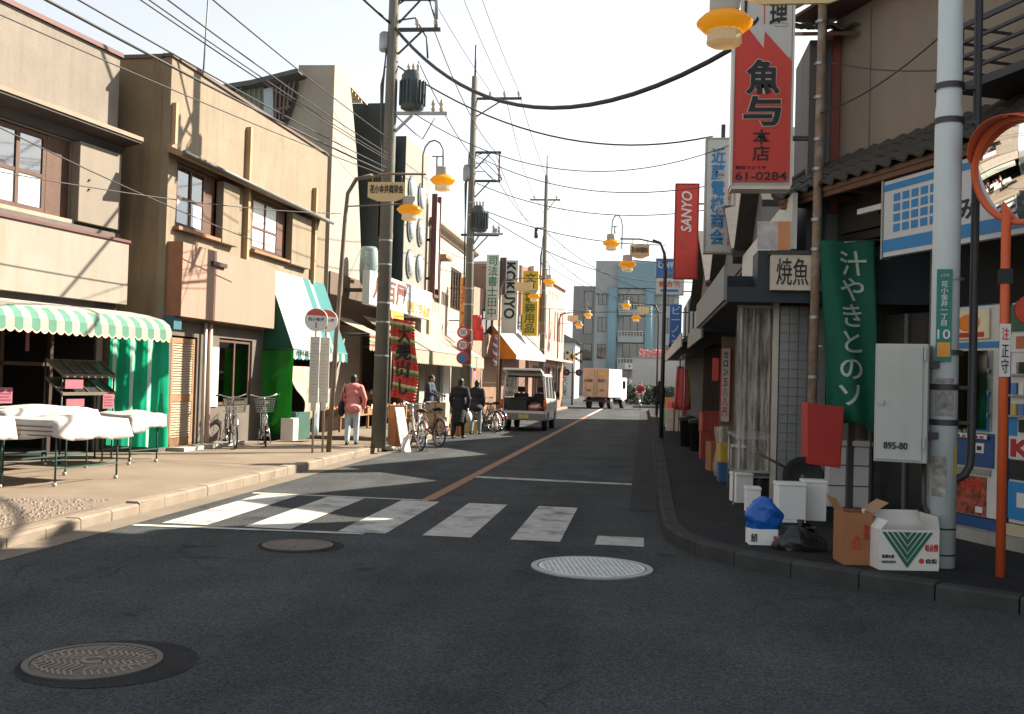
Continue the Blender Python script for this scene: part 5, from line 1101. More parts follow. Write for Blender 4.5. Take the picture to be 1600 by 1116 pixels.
# ---------------------------------------------------------------- curved traffic mirror
OR = M('mirror_orange', (.58, .10, .03), .45, .06, 2, streak=.1)
mr_ = thing('traffic_mirror', 'orange-framed convex traffic mirror on a thin orange post', 'mirror', (2.92, 8.78, Z_P)); 
MB().tube([(0, 0, 0), (0, 0, 3.75)], .038, 12).build('post', OR, mr_)
MIR = bpy.data.materials.new('mirror_silver'); MIR.use_nodes = True; b_ = MIR.node_tree.nodes['Principled BSDF']; b_.inputs['Metallic'].default_value = 1; b_.inputs['Roughness'].default_value = .01; b_.inputs['Base Color'].default_value = (.92, .92, .92, 1)
d1 = (Vector((0, 0, 1.6))-Vector((3.1, 8.7, 3.4))).normalized(); d2 = (Vector((-8.0, 15.5, 2.4))-Vector((3.1, 8.7, 3.4))).normalized(); nrm = d1.slerp(d2, .36)
hd = bpy.data.objects.new('mirror_head', None); COL.objects.link(hd); hd.parent = mr_; hd.location = (.045, -.16, 3.28); hd.rotation_euler = nrm.to_track_quat('Z', 'Y').to_euler()
def capm(r, Rr, z0, n=40, k=12):
    m = MB()
    prof = []
    for i in range(k+1):
        rr = r*(1-i/k); prof.append((max(rr, 1e-4), z0+math.sqrt(Rr*Rr-rr*rr)-math.sqrt(Rr*Rr-r*r)))
    return m.lathe(prof, n=n, caps=False)
mo = capm(.40, 1.5, 0.01).build('mirror_face', MIR, hd)
MB().lathe([(.40, -.05), (.44, -.05), (.44, .03), (.405, .03), (.40, .008)], n=40).build('mirror_rim', OR, hd)
m = MB(); k = 20
for i in range(k):
    a0, a1 = R(30)+R(120)*i/k, R(30)+R(120)*(i+1)/k
    pass
m.grid(lambda u, v: (.45*math.cos(R(15)+R(150)*u), .45*math.sin(R(15)+R(150)*u), .02+v*.15*math.sin(math.pi*u)**.6), 24, 3)
hoodo = m.build('hood', OR, hd, solid=.006)
pl = bx('label_plate', WHITE, mr_, -.05, .035, -.047, -.041, 1.62, 2.05); text('lettering', '注', RED, pl, -.035, .02, 1.92, 2.02, -.05); text('lettering', '正守', INK, pl, -.035, .02, 1.65, 1.88, -.05, vertical=True); bx('clamp', INK, mr_, -.045, .045, -.045, .045, 2.38, 2.5)
# ---------------------------------------------------------------- rusty sign pole with green banner and red box
rp_ = thing('rusty_pole', 'thin rusty steel pole with many bands before the tiled pier', 'pole', (1.98, 12.37, Z_P)); RUST = M('rusty_steel', (.20, .13, .085), .7, .3, 8, .2, 40, blotch=.8, bcol=(.36, .33, .29)); MB().tube([(0, 0, 0), (.03, 0, 6.1)], [.055, .05], 12).build('shaft', RUST, rp_)
for z_ in (1.6, 2.3, 3.1, 3.45, 4.05, 4.4, 4.9, 5.3, 5.8): MB().lathe([(.062, 0), (.062, .035)], (.012, 0, z_), 14, caps=False).build('band', STEEL, rp_)
MB().lathe([(.07, 0), (.09, .03), (.03, .08)], (.03, 0, 6.1), 12).build('cap', STEELD, rp_)
gbn = thing('green_banner', 'green cloth banner with white kana hanging from the rusty pole', 'banner', (2.36, 12.34, 0))
m = MB()
def gp(u, v): return ((u-.5)*.62*(1-.12*(1-v))+.06*(1-v)+.02*math.sin(v*5), .055*math.sin(u*8+v*3.5)*(1.25-v*.8), 1.08+(.14*math.sin(u*3) if v < .3 else 0)*(1-v/.3 if v < .3 else 0)+v*2.26)
m.grid(gp, 22, 40); m.build('cloth', M('banner_dkgreen', (.018, .17, .10), .75, .15, 2, trans=.4), gbn, solid=.004)
tx = text('lettering', '汁やきとのソ', M('banner_white', (.40, .47, .42), .8), gbn, -.10, .20, 1.42, 3.22, 0, .01, vertical=True, slant=-.15)
for v in tx.data.vertices:
    vv = (v.co.z-1.08)/2.26; uu = (v.co.x-.06*(1-vv)-.02*math.sin(vv*5))/(.62*(1-.12*(1-vv)))+.5; v.co.y = .055*math.sin(uu*8+vv*3.5)*(1.25-vv*.8)-.012+v.co.y
MB().tube([(-.34, .03, 3.30), (.36, .02, 3.36)], .012, 6).build('crossbar', STEEL, gbn); MB().tube([(-.34, .03, 2.1), (-.28, .0, 2.1)], .008, 6).build('tie', WHITE, gbn)
rb = thing('red_box', 'plain red metal box fixed to the rusty pole', 'box', (2.10, 12.20, .70), R(8)); REDB = M('red_box', (.42, .035, .025), .5, .08, 2); m = MB(); m.prism([(-.22, .04), (.16, .0), (.19, .70), (-.24, .74)], -.12, .12, 'y'); bo = m.build('body', REDB, rb, fix=True, bevel=.006); m = MB(); m.prism([(-.20, .06), (.14, .03), (.17, .68), (-.22, .72)], -.13, -.122, 'y'); m.build('door', REDB, rb, fix=True); bx('strap', STEELD, rb, -.18, .1, .125, .135, .2, .26)
# ---------------------------------------------------------------- utility poles and their gear
GREENT = M('transformer_teal', (.06, .08, .082), .5, .12, 3); INS = M('insulator', (.42, .36, .30), .3, .1)
def cross_arm(t, z, x0, x1, pins):
    a = MB().bar((x0, 0, z), (x1, 0, z), .07, .07).build('cross_arm', STEELD, t)
    for p in pins: MB().lathe([(.02, 0), (.02, .06), (.055, .08), (.03, .11), (.055, .14), (.02, .19)], (p, 0, z+.035), 10).build('insulator', INS, a)
    if abs(x1) > .6: MB().bar((0.02, .0, z-.6), (x1*.6, 0, z-.04), .035).build('arm_brace', STEELD, a)
def util_pole(base, H, label, arms, trafo=None, r0=.155, tilt=0):
    t = thing('power_pole', label, 'power pole', (base[0], base[1], Z_P), 0, 'concrete power poles along the left pavement'); t.rotation_euler = (0, tilt, 0)
    MB().tube([(0, 0, 0), (0, 0, H)], [r0, r0*.66], 18).build('shaft', CONC_P, t)
    for z_ in (1.9, 2.6, 3.0, 3.8, 4.3, 5.1, 5.9, 6.6, 7.0): MB().lathe([(r0*1.02-.0055*z_*r0/.155+.004, 0), (r0*1.02-.0055*z_*r0/.155+.004, .035)], (0, 0, z_), 18, caps=False).build('band', STEEL, t)
    for (z, x0, x1, pins) in arms: cross_arm(t, z, x0, x1, pins)
    if trafo:
        z, x = trafo; q = MB(); q.lathe([(.18, 0), (.24, .03), (.24, .72), (.20, .76), (.20, .80), (.05, .82)], (x, -.02, z), 22); d = q.build('transformer', GREENT, t)
        for k in range(16):
            a = R(120)+R(300)*k/15; MB().box(-.006, .006, 0, .04, .1, .6).build('cooling_fin', GREENT, d).matrix_local = Matrix.Translation((x+.24*math.cos(a), -.02+.24*math.sin(a), z)) @ Matrix.Rotation(a-math.pi/2, 4, 'Z')
        MB().bar((0, 0, z-.06), (x+.75, 0, z-.06), .08, .06).build('platform', STEEL, d); MB().bar((.0, 0, z-.55), (x, 0, z-.1), .05).build('brace', STEEL, d)
        for k in range(3): MB().lathe([(.02, 0), (.04, .04), (.025, .08), (.04, .12), (.015, .18)], (x-.1+.1*k, -.02, z+.80), 8).build('bushing', INS, d)
        for k, xx in enumerate((.45, .62)): MB().lathe([(.03, 0), (.05, .05), (.03, .1), (.05, .15), (.02, .25)], (x+xx, 0, z-.02), 8).build('fuse', INS, d)
    for k in range(3):
        m = MB(); m.tube([(-r0*.75-.02*k, -.05+.05*k, 8.6-k*.3), (-r0*1.05-.04*k, -.05+.05*k, 7.6), (-r0*1.2, -.02+.05*k, 6.0), (-r0*1.1, 0.05*k-.03, 4.4)], .016, 6); m.build('riser_cable', STEELD, t)
    return t
util_pole((-5.40, 20.8), 13.0, 'thick concrete power pole with a teal transformer beside the sale banner', [(8.75, -.1, 1.0, (.5, .9)), (12.2, -1.0, 1.0, (-.8, .3, .8)), (9.4, -.1, .9, (.8,))], (7.05, .46), tilt=R(.35))
util_pole((-5.45, 31.6), 11.0, 'concrete power pole with crossarm and transformer behind the greengrocer', [(10.3, -.1, 1.5, (.5, .95, 1.4)), (8.6, -.1, .9, ()), (7.7, -.1, .9, ()), (6.0, -.3, .9, (.8,))], (6.1, .28), r0=.15)
util_pole((-4.9, 50.0), 11.6, 'slender far power pole before the pink building', [(10.4, -.8, .7, (-.6, .5)), (9.0, -.5, .1, ())], r0=.14)
MB().tube([(0, 0, 11.0), (0, 0, 12.0)], .03, 6).build('spike', STEELD, bpy.data.objects['power_pole.001'])
MB().tube([(0, 0, 11.6), (0, 0, 12.6)], .03, 6).build('spike', STEELD, bpy.data.objects['power_pole.002'])
# gear near the top of the first pole
m_ = bpy.data.objects['power_pole']
MB().tube([(.1, 0, 9.3), (.4, 0, 9.5), (.75, 0, 9.35), (.9, 0, 8.9)], .018, 6).build('jumper_cable', STEELD, m_); MB().tube([(.1, 0, 8.95), (.45, 0, 9.0), (.7, .05, 8.6), (.75, 0, 8.15)], .02, 6).build('jumper_cable', STEELD, m_); MB().tube([(.05, 0, 7.0), (.5, 0, 6.6), (.7, 0, 6.45), (.95, 0, 6.9)], .012, 6).build('jumper_cable', STEELD, m_)
MB().lathe([(.10, 0), (.12, .05), (.12, .35), (.08, .4)], (-.18, 0, 8.3), 14).build('junction_box', STEEL, m_); MB().tube([(.9, 0, 8.8), (.9, 0, 9.9)], .04, 8).build('arrester', STEEL, m_)
m_ = bpy.data.objects['power_pole.001']
for z0, z1, x in ((8.6, 7.7, .85),): MB().bar((x, 0, z0), (x, 0, z1), .05).build('tie_bar', M('rust_red', (.30, .10, .06), .7), m_)
for k in range(3): MB().tube([(.1, 0, 8.5-k*.25), (.4, 0, 8.6-k*.3), (.7, 0, 8.3-k*.3), (.95, 0, 7.75)], .014, 6).build('jumper_cable', STEELD, m_)
MB().lathe([(.12, 0), (.14, .06), (.14, .4), (.1, .5)], (-.16, 0, 7.7), 12).build('junction_box', STEEL, m_)
m_ = bpy.data.objects['power_pole.002']; MB().lathe([(.08, 0), (.10, .1), (.08, .5)], (-.45, 0, 8.5), 10).build('cut_out', STEELD, m_)
# ---------------------------------------------------------------- overhead wires
WIRE = M('wire_black', (.03, .028, .027), .6)
def wire(p0, p1, sag, r, label, group, thick=False):
    p0, p1 = Vector(p0), Vector(p1); n_ = 20
    P = [p0.lerp(p1, i/n_) - Vector((0, 0, sag*4*(i/n_)*(1-i/n_))) for i in range(n_+1)]
    return tag(MB().tube(P, r, 5).build('overhead_wire', WIRE), label, 'wire', group)
GP = 'wires between the power poles'; LB = 'thin black wire strung between the power poles'
for dx in (-.8, .3, .8): wire((-5.4+dx, 20.8, 12.55), (-5.45+(.5, .95, 1.4)[(-.8, .3, .8).index(dx)], 31.6, 10.65), .25, .008, 'thin wire on insulators from the transformer pole to the second power pole', GP)
for a, b in (((-4.5, 31.6, 10.65), (-5.5, 50, 10.75)), ((-4.05, 31.6, 10.65), (-4.4, 50, 10.75)), ((-4.6, 31.6, 7.8), (-4.85, 50, 9.1)), ((-4.7, 31.6, 8.6), (-5.4, 50, 9.1)), ((-4.5, 20.8, 8.9), (-4.6, 31.6, 8.65)), ((-4.8, 20.8, 8.2), (-4.6, 31.6, 7.8))): wire(a, b, .4, .011, 'thin wire from the second power pole to the slender far pole' if b[1] > 40 else 'low jumper wire from the transformer pole bracket to the second power pole', GP)
for a, b in (((-5.5, 50, 10.75), (-4.6, 90, 10.5)), ((-4.4, 50, 10.75), (-3.4, 90, 10.5)), ((-4.9, 50, 9.1), (-3.9, 90, 9.0))): wire(a, b, .5, .012, 'thin wire running on from the slender far pole beyond the crossing', GP)
wire((-5.35, 20.8, 8.95), (1.05, 12.6, 5.75), 1.2, .035, 'thick sagging black cable from the transformer pole to the red fish sign', None)
wire((-5.35, 20.8, 8.95), (-9.5, 14.0, 13.5), .5, .03, 'thick black cable rising over the roofs from the transformer pole', None)
wire((-5.3, 20.8, 8.15), (1.3, 20.95, 6.65), .75, .018, 'black service cable from the transformer pole to the blue-lettered sign', None)
wire((-5.0, 20.8, 7.2), (1.7, 19.5, 6.2), .9, .010, 'slim service wire crossing the street below the service cable', None)
GX = 'wires crossing the street from the second pole'; LX = 'thin wire crossing the street from the second power pole to the shops opposite'
for a, b, s_ in (((-5.3, 31.6, 7.75), (1.7, 27.0, 6.2), .5), ((-5.3, 31.6, 7.0), (.56, 28.5, 5.45), .3), ((-5.2, 31.6, 6.9), (1.7, 36.0, 5.2), .7), ((-5.3, 31.6, 8.6), (1.8, 24, 6.3), .6), ((-4.8, 50, 8.9), (1.6, 44, 5.3), .6), ((-4.8, 50, 7.3), (1.2, 50, 5.0), .35), ((-4.8, 50, 5.2), (.8, 50, 5.1), .12), ((-4.7, 57.5, 5.5), (.8, 50, 5.4), .12), ((-4.8, 50, 8.0), (1.6, 47, 5.3), .9)): wire(a, b, s_, .014, LX if a[1] < 40 else 'thin wire crossing the street from the slender far pole or its lamp post', GX)
GL_ = 'wires running over the cream shop roofs to the first pole'; LL = 'slim wire running over the cream and ochre shops to the first power pole'
for (pa, za), (pb, zb), r in (((125, 0), (600, 268), .016), ((160, 0), (604, 262), .010), ((235, 0), (606, 250), .008), ((243, 0), (606, 246), .008), ((265, 0), (606, 240), .009), ((310, 0), (606, 215), .009), ((20, 0), (604, 275), .008)):
    d = ray(pa, za); tt = 9.0/d.y; p0 = Vector((d.x*tt, 9.0, CAM_H+d.z*tt)); p0 = p0 + (p0-Vector((-5.4, 20.7, 6)))*.6
    d = ray(pb, zb); tt = 20.65/d.y; p1 = Vector((d.x*tt, 20.65, CAM_H+d.z*tt))
    d = ray(pa, za); 
    wire(p0, p1, .12, r, LL, GL_)
d0 = ray(-120, 140); d1_ = ray(440, 392); p0 = Vector((0, 0, CAM_H))+d0*(11/d0.y); p1 = Vector((0, 0, CAM_H))+d1_*(20.3/d1_.y); wire(p0, p1, .10, .010, 'pale telephone wire slung low across the upper windows of the cream shop', None)
d0 = ray(-100, 250); p0 = Vector((0, 0, CAM_H))+d0*(10.5/d0.y); wire(p0, (-5.9, 19.3, 4.75), .12, .008, 'fine wire slung from the brown lamp post toward the cream sign panel', None)
d0, d1_ = ray(1300, 98), ray(1470, 110); wire(Vector((0, 0, 1.6))+d0*(12.3/d0.y), Vector((0, 0, 1.6))+d1_*(9.2/d1_.y), .04, .008, 'wire from the pale post to the upper wall of the corner house', None)
wire((2.0, 12.37, 4.85), (2.56, 9.2, 4.75), .10, .008, 'wire tied between the rusty pole and the pale post', None)
# ---------------------------------------------------------------- bus stop
def bus_stop(p, label, mirror=1):
    t = thing('bus_stop_sign', label, 'bus stop', (p[0], p[1], Z_P), R(8), 'round bus stop signs')
    MB().tube([(0, 0, 0), (0, 0, 2.65)], .022, 8).build('post', M('bus_post', (.30, .24, .18), .6, .2), t)
    d = MB(); d.lathe([(.215, -.015), (.22, -.01), (.22, .01), (.215, .015)], (0, -.03, 2.52), 32, 'y'); dd = d.build('disc', WHITE, t)
    m = MB(); pts = [(.205*math.cos(R(a)), .205*math.sin(R(a))+2.52) for a in range(22, 160, 6)]; m.prism(pts, -.052, -.047, 'y'); m.build('red_arc', M('bus_red', (.50, .08, .05), .5), dd, fix=True)
    text('lettering', '花小金井', INK, dd, -.15, .15, 2.50, 2.56, -.052); bx('mark', INK, dd, -.008, .008, -.055, -.047, 2.36, 2.47)
    b = bx('timetable', WHITES, t, -.095, .085, -.06, -.03, .95, 2.2, .008); m = MB()
    for k in range(16): m.box(-.07, .05-.02*(k % 3), -.064, -.061, 1.1+k*.064, 1.115+k*.064)
    m.build('printed_lines', M('print_tan', (.45, .34, .26), .7), b)
    bx('timetable_foot', WHITES, t, -.05, .05, -.055, -.03, .80, .948)
    return t
bus_stop((-6.14, 18.75), 'round white bus stop disc with a red upper arc, timetable board uncovered'); bus_stop((-6.03, 19.02), 'second round bus stop disc half hidden behind the red-arced one')
# ---------------------------------------------------------------- speed limit signs on the second pole
ss = thing('speed_signs', 'stack of three round red-ringed speed signs on the second power pole', 'road sign', (-5.42, 31.38, 0))
for k, (z_, tx) in enumerate(((3.05, '30'), (2.65, '30'), (2.25, ''))):
    q = MB().lathe([(.19, -.012), (.19, .012)], (-.13, -.03, z_), 28, 'y').build('sign_disc', RED, ss); MB().lathe([(.135, -.004), (.135, .004)], (-.13, -.048, z_), 28, 'y').build('white_face', WHITE if k < 2 else BLUEP, q)
    if tx: text('lettering', tx, BLUEP, q, -.21, -.05, z_-.07, z_+.07, -.056, .02)
bx('mount', STEEL, ss, -.15, -.11, -.016, .05, 2.0, 3.3)
# ---------------------------------------------------------------- van
def van():
    t = thing('parked_van', 'small white van parked with its tailgate raised and seats visible inside', 'van', (-3.70, 32.4, 0), R(-1.5))
    VW = M('van_white', (.66, .65, .62), .3, .04, 2, coat=.4); VD = M('van_grey', (.20, .21, .21), .5, .08); VI = M('van_interior', (.06, .055, .05), .8, .2)
    out = [(.02, .38), (.02, 1.06), (2.85, 1.0), (3.2, .9), (3.25, .5), (3.1, .32), (2.95, .32), (2.9, .5), (2.75, .6), (2.5, .6), (2.36, .5), (2.3, .32), (.95, .32), (.9, .5), (.75, .6), (.5, .6), (.36, .5), (.32, .36)]
    b = MB().prism([(y, z) for y, z in out], -.70, -.655, 'x').build('body_side', VW, t, fix=True, bevel=.012); b2 = MB().prism(out, .655, .70, 'x').build('body_side', VW, t, fix=True, bevel=.012)
    bx('floor', VI, t, -.654, .654, .05, 3.1, .36, .50); bx('nose', VW, t, -.654, .654, 2.9, 3.22, .45, .98, .03); bx('dashboard', VI, t, -.6, .6, 2.35, 2.7, .80, 1.06)
    bx('roof', VW, t, -.60, .60, .0, 2.15, 1.76, 1.83, .03)
    for sx in (-1, 1):
        for (y0, y1, z0, z1, w_) in ((.03, .05, 1.05, 1.78, .09), (.95, .95, 1.05, 1.78, .07), (1.7, 1.7, 1.05, 1.78, .06), (2.78, 2.15, 1.0, 1.78, .06)):
            MB().bar((sx*.675, y0, z0), (sx*.60, y1, z1), w_, .07).build('pillar', VW, t)
        for (ya, yb) in ((.1, .9), (1.0, 1.66), (1.74, 2.3)):
            m = MB(); m.add([(sx*.672, ya, 1.07), (sx*.672, yb if yb < 2.2 else 2.7, 1.07), (sx*.607, yb, 1.74), (sx*.607, ya, 1.74)], [(0, 1, 2, 3)]); m.build('side_window', GLASSW, t)
        bx('gutter_rail', VW, t, sx*.60-.02, sx*.60+.02, .0, 2.15, 1.74, 1.78)
        tl = bx('tail_light', M('tail_orange', (.75, .16, .02), .3, spec=.6), t, sx*.70-.075, sx*.70+.015, -.03, .05, .80, 1.0, .008); bx('red_lens', M('tail_red', (.5, .02, .015), .3, spec=.6), tl, sx*.70-.072, sx*.70+.012, -.028, .05, .70, .798)
        MB().ball((sx*.80, 2.5, 1.15), (.07, .04, .11), 10).build('door_mirror', BLACK, t); 
        bx('door_seam', VD, t, sx*.699, sx*.703, .98, .99, .5, 1.04); bx('door_handle', BLACK, t, sx*.70, sx*.715, 1.05, 1.2, .92, .96)
        for yy in (.62, 2.62):
            w = MB().lathe([(.17, -.075), (.255, -.075), (.272, -.05), (.272, .05), (.255, .075), (.17, .075)], (sx*.60, yy, .272), 26, 'x').build('wheel', RUBBER, t); MB().lathe([(.165, -.06), (.165, .077), (.05, .07)], (sx*.60, yy, .272), 20, 'x').build('rim', STEEL, w)
    m = MB(); m.add([(-.66, 2.80, 1.02), (.66, 2.80, 1.02), (.58, 2.17, 1.75), (-.58, 2.17, 1.75)], [(0, 1, 2, 3)]); m.build('windscreen', GLASSC, t)
    bx('bumper', VD, t, -.70, .70, -.10, .04, .34, .56, .02); bx('rear_sill', VW, t, -.654, .654, -.02, .045, .562, .64); bx('number_plate', M('plate_yellow', (.6, .5, .1), .5), t, -.16, .16, -.112, -.101, .40, .53)
    # raised tailgate
    m = MB(); m.bar((0, .02, 1.84), (0, -.72, 1.95), 1.2, .07, up=(0, 0, 1)); tg = m.build('tailgate', VW, t, bevel=.015); bx('tailgate_glass', GL_DK, tg, -.5, .5, -.6, -.2, 1.865, 1.87)
    for sx in (-.58, .58): MB().tube([(sx, .04, 1.5), (sx, -.3, 1.86)], .01, 5).build('strut', STEEL, tg)
    bx('rear_frame', VI, t, -.58, .58, .02, .06, 1.70, 1.755)
    for sx in (-.33, .33):
        s = bx('seat', VI, t, sx-.24, sx+.24, 1.55, 1.70, .55, 1.18, .03); bx('seat_cushion', VI, s, sx-.24, sx+.24, 1.71, 2.1, .52, .68, .02); bx('headrest', VI, s, sx-.12, sx+.12, 1.57, 1.68, 1.22, 1.40, .03); bx('headrest_stem', STEEL, s, sx-.05, sx+.05, 1.61, 1.63, 1.18, 1.22)
    ld = thing('cargo_box', 'dark cargo box inside the open back of the van', 'box', (-3.92, 32.75, .51)); bx('case', M('cargo_dark', (.05, .05, .048), .8), ld, -.28, .28, -.2, .4, 0, .5, .01); bx('lid', M('cargo_dark', None), ld, -.29, .29, -.21, .41, .505, .54)
    l2 = thing('cargo_bag', 'red and white cargo bag inside the open back of the van', 'bag', (-3.40, 32.8, .51)); MB().ball((0, 0, .2), (.26, .3, .2), 14).build('sack', M('bag_red', (.40, .08, .06), .7), l2); MB().ball((.02, -.22, .26), (.2, .09, .07), 10).build('label', WHITE, l2)
    return t
van()
# ---------------------------------------------------------------- truck
def truck():
    t = thing('box_truck', 'small box truck with tan rear doors and a sunlit white side', 'truck', (-2.80, 62.9, 0), R(-16))
    TW = M('truck_white', (.72, .70, .66), .5, .04, 2); TN = M('truck_tan', (.48, .36, .25), .7, .12, 2, streak=.3)
    b = bx('cargo_box', TW, t, -.85, .85, 0.02, 2.6, .72, 2.45, .01)
    for sx in (0, 1):
        d = bx('rear_door', TN, b, -.84+sx*.845, -.005+sx*.845, -.03, .018, .74, 2.48, .006)
        for z_ in (.9, 1.6, 2.3): bx('hinge', STEEL, d, (-.84 if sx == 0 else .76), (-.76 if sx == 0 else .84), -.045, -.031, z_, z_+.06)
        x_ = -.1 if sx == 0 else .1; MB().tube([(x_, -.05, .8), (x_, -.05, 2.4)], .014, 6).build('lock_rod', STEEL, d)
        text('lettering', '日本通運' if sx == 0 else '運送便', M('truck_ink', (.12, .07, .04), .7), d, -.72+sx*.85, -.2+sx*.85, 1.62, 1.82, -.036, .02); text('lettering', '引越' if sx == 0 else '東京', M('truck_ink', None), d, -.6+sx*.85, -.3+sx*.85, 1.05, 1.2, -.036)
    bx('yellow_sign', M('truck_yel', (.6, .4, .05), .6), b, .15, .7, -.036, -.0305, 2.05, 2.22)
    bx('chassis', BLACK, t, -.4, .4, .1, 4.1, .45, .70); bx('rear_bar', STEELD, t, -.8, .8, .0, .08, .42, .52)
    for sx in (-.7, .58): bx('tail_light', RED, t, sx, sx+.12, -.02, .03, .54, .64)
    c = bx('cab', TW, t, -.80, .80, 2.7, 3.9, .55, 1.95, .06); bx('cab_window', GL_DK, c, .80, .806, 2.95, 3.6, 1.25, 1.75); bx('cab_rear_window', GL_DK, c, -.5, .5, 2.69, 2.696, 1.3, 1.75)
    for sx in (-1, 1):
        for yy in (.8, 3.3):
            w = MB().lathe([(.2, -.1), (.34, -.1), (.36, -.07), (.36, .07), (.34, .1), (.2, .1)], (sx*.68, yy, .36), 22, 'x').build('wheel', RUBBER, t); MB().lathe([(.2, -.08), (.2, .102), (.06, .09)], (sx*.68, yy, .36), 16, 'x').build('rim', STEEL, w)
    return t
truck()
# ---------------------------------------------------------------- bicycles
def make_bike(fm, label, basket=True):
    t = thing('bicycle', label, 'bicycle', (0, 0, 0), 0, 'parked bicycles')
    for k, x in enumerate((-.53, .53)):
        w = MB().lathe([(.295, -.016), (.318, -.016), (.33, 0), (.318, .016), (.295, .016)], (x, 0, .33), 36, 'y', caps=False).build('wheel', RUBBER, t)
        MB().lathe([(.28, -.011), (.296, -.013), (.296, .013), (.28, .011), (.28, -.011)], (x, 0, .33), 36, 'y', caps=False).build('rim', CHROME, w)
        m = MB(); m.lathe([(.02, -.045), (.02, .045)], (x, 0, .33), 8, 'y')
        for i in range(18):
            a = 2*math.pi*i/18; m.bar((x+.015*math.cos(a), .02*(-1)**i, .33+.015*math.sin(a)), (x+.285*math.cos(a), 0, .33+.285*math.sin(a)), .004)
        m.build('spokes', CHROME, w)['kind'] = 'stuff'
        m = MB(); m.grid(lambda u, v: (x+.35*math.cos(R(10 if k == 0 else 20)+R(165)*u), (v-.5)*.05, .33+.35*math.sin(R(10 if k == 0 else 20)+R(165)*u)), 16, 2); m.build('mudguard', CHROME, w, solid=.003)
    f = MB(); f.tube([(-.53, .05, .33), (-.12, .02, .28)], .011, 6); f.tube([(-.53, -.05, .33), (-.12, -.02, .28)], .011, 6); f.tube([(-.12, 0, .28), (-.22, 0, .78)], .016, 8); f.tube([(-.12, 0, .28), (.10, 0, .40), (.38, 0, .72)], .02, 8); f.tube([(-.17, 0, .52), (.12, 0, .56), (.40, 0, .80)], .014, 8); f.tube([(.37, 0, .68), (.41, 0, .92)], .018, 8); f.tube([(-.53, .05, .33), (-.21, .015, .72)], .009, 6); f.tube([(-.53, -.05, .33), (-.21, -.015, .72)], .009, 6)
    f.build('frame', fm, t)
    m = MB(); m.tube([(.39, 0, .72), (.42, .045, .62), (.53, .05, .33)], .011, 6); m.tube([(.39, 0, .72), (.42, -.045, .62), (.53, -.05, .33)], .011, 6); m.build('fork', CHROME, t)
    h = MB(); h.tube([(.41, 0, .92), (.42, 0, 1.0)], .012, 6); h.tube([(.22, .29, 1.04), (.36, .24, 1.05), (.44, .08, 1.0), (.44, -.08, 1.0), (.36, -.24, 1.05), (.22, -.29, 1.04)], .012, 7); hb = h.build('handlebar', CHROME, t)
    for s in (-1, 1): MB().tube([(.18, s*.295, 1.04), (.29, s*.275, 1.045)], .017, 8).build('grip', BLACK, hb)
    sm = MB(); sm.grid(lambda u, v: (-.36+.27*u, (v-.5)*(.20*(1-u)**.7+.045), .87+.02*math.sin(math.pi*v)-.03*abs(2*v-1)**2+.015*(1-u)), 8, 8); sd = sm.build('saddle', BLACK, t, solid=.03); MB().tube([(-.22, 0, .76), (-.235, 0, .86)], .013, 6).build('seat_post', CHROME, sd)
    m = MB(); m.tube([(-.75, .06, .70), (-.30, .06, .70)], .008, 5); m.tube([(-.75, -.06, .70), (-.30, -.06, .70)], .008, 5)
    for i in range(4): m.bar((-.72+.13*i, -.06, .70), (-.72+.13*i, .06, .70), .008)
    m.bar((-.53, .07, .34), (-.62, .06, .70), .008); m.bar((-.53, -.07, .34), (-.62, -.06, .70), .008); m.build('rear_carrier', CHROME, t)
    c = MB().lathe([(.085, -.006), (.085, .006)], (-.12, -.05, .28), 20, 'y').build('chain_ring', STEEL, t); m = MB(); m.bar((-.12, -.07, .28), (-.02, -.07, .14), .02, .012); m.bar((-.12, .07, .28), (-.22, .07, .42), .02, .012); m.build('crank', STEEL, c)
    for s, x, z in ((-1, -.02, .14), (1, -.22, .42)): bx('pedal', BLACK, c, x-.045, x+.045, s*.13-.035, s*.13+.035, z-.012, z+.012)
    bx('chain_guard', fm, t, -.50, -.05, -.075, -.066, .24, .38)
    m = MB(); m.tube([(-.52, .09, .33), (-.60, .13, .01)], .01, 5); m.tube([(-.52, -.09, .33), (-.60, -.13, .01)], .01, 5); m.bar((-.60, -.13, .01), (-.60, .13, .01), .016); m.build('kick_stand', STEEL, t)
    if basket:
        m = MB(); W_ = M('basket_wire', (.35, .34, .30), .4, metal=.5)
        for i in range(7):
            f_ = i/6; z = .72+.26*f_; a = .13+.04*f_; b = .16+.04*f_; cx = .66
            P = [(cx-a, -b, z), (cx+a, -b, z), (cx+a, b, z), (cx-a, b, z)]
            for p, q in zip(P, P[1:]+P[:1]): m.bar(p, q, .006)
        for i in range(9):
            f_ = i/8*2-1
            for s in (-1, 1): m.bar((.66+.13*f_, s*.16, .72), (.66+.17*f_, s*.20, .98), .005); m.bar((.66+s*.13, .16*f_, .72), (.66+s*.17, .20*f_, .98), .005)
            m.bar((.66+.13*f_, -.16, .72), (.66+.13*f_, .16, .72), .005)
        m.build('basket', W_, t)['kind'] = 'stuff'
    MB().lathe([(.03, -.02), (.045, 0), (.045, .03)], (.50, 0, .78), 12, 'x').build('headlamp', CHROME, t); MB().lathe([(.03, -.01), (.03, .01)], (-.86, 0, .50), 10, 'x').build('reflector', RED, t)
    return t
bk = make_bike(M('bike_silver', (.45, .42, .40), .35, .1, metal=.4), 'silver bicycle parked nearest the sale banner with a black saddle')
bk.location = (-4.98, 22.35, .0); bk.rotation_euler = (R(3), 0, R(118))
def bike_copy(loc, rz, label, fm=None):
    c = copy_tree(bk); c.location = loc; c.rotation_euler = (R(3), 0, rz); relabel(c, label)
    if fm:
        for o in c.children:
            if o.name.startswith(('frame', 'chain_guard')): o.data = o.data.copy(); o.data.materials[0] = fm
    return c
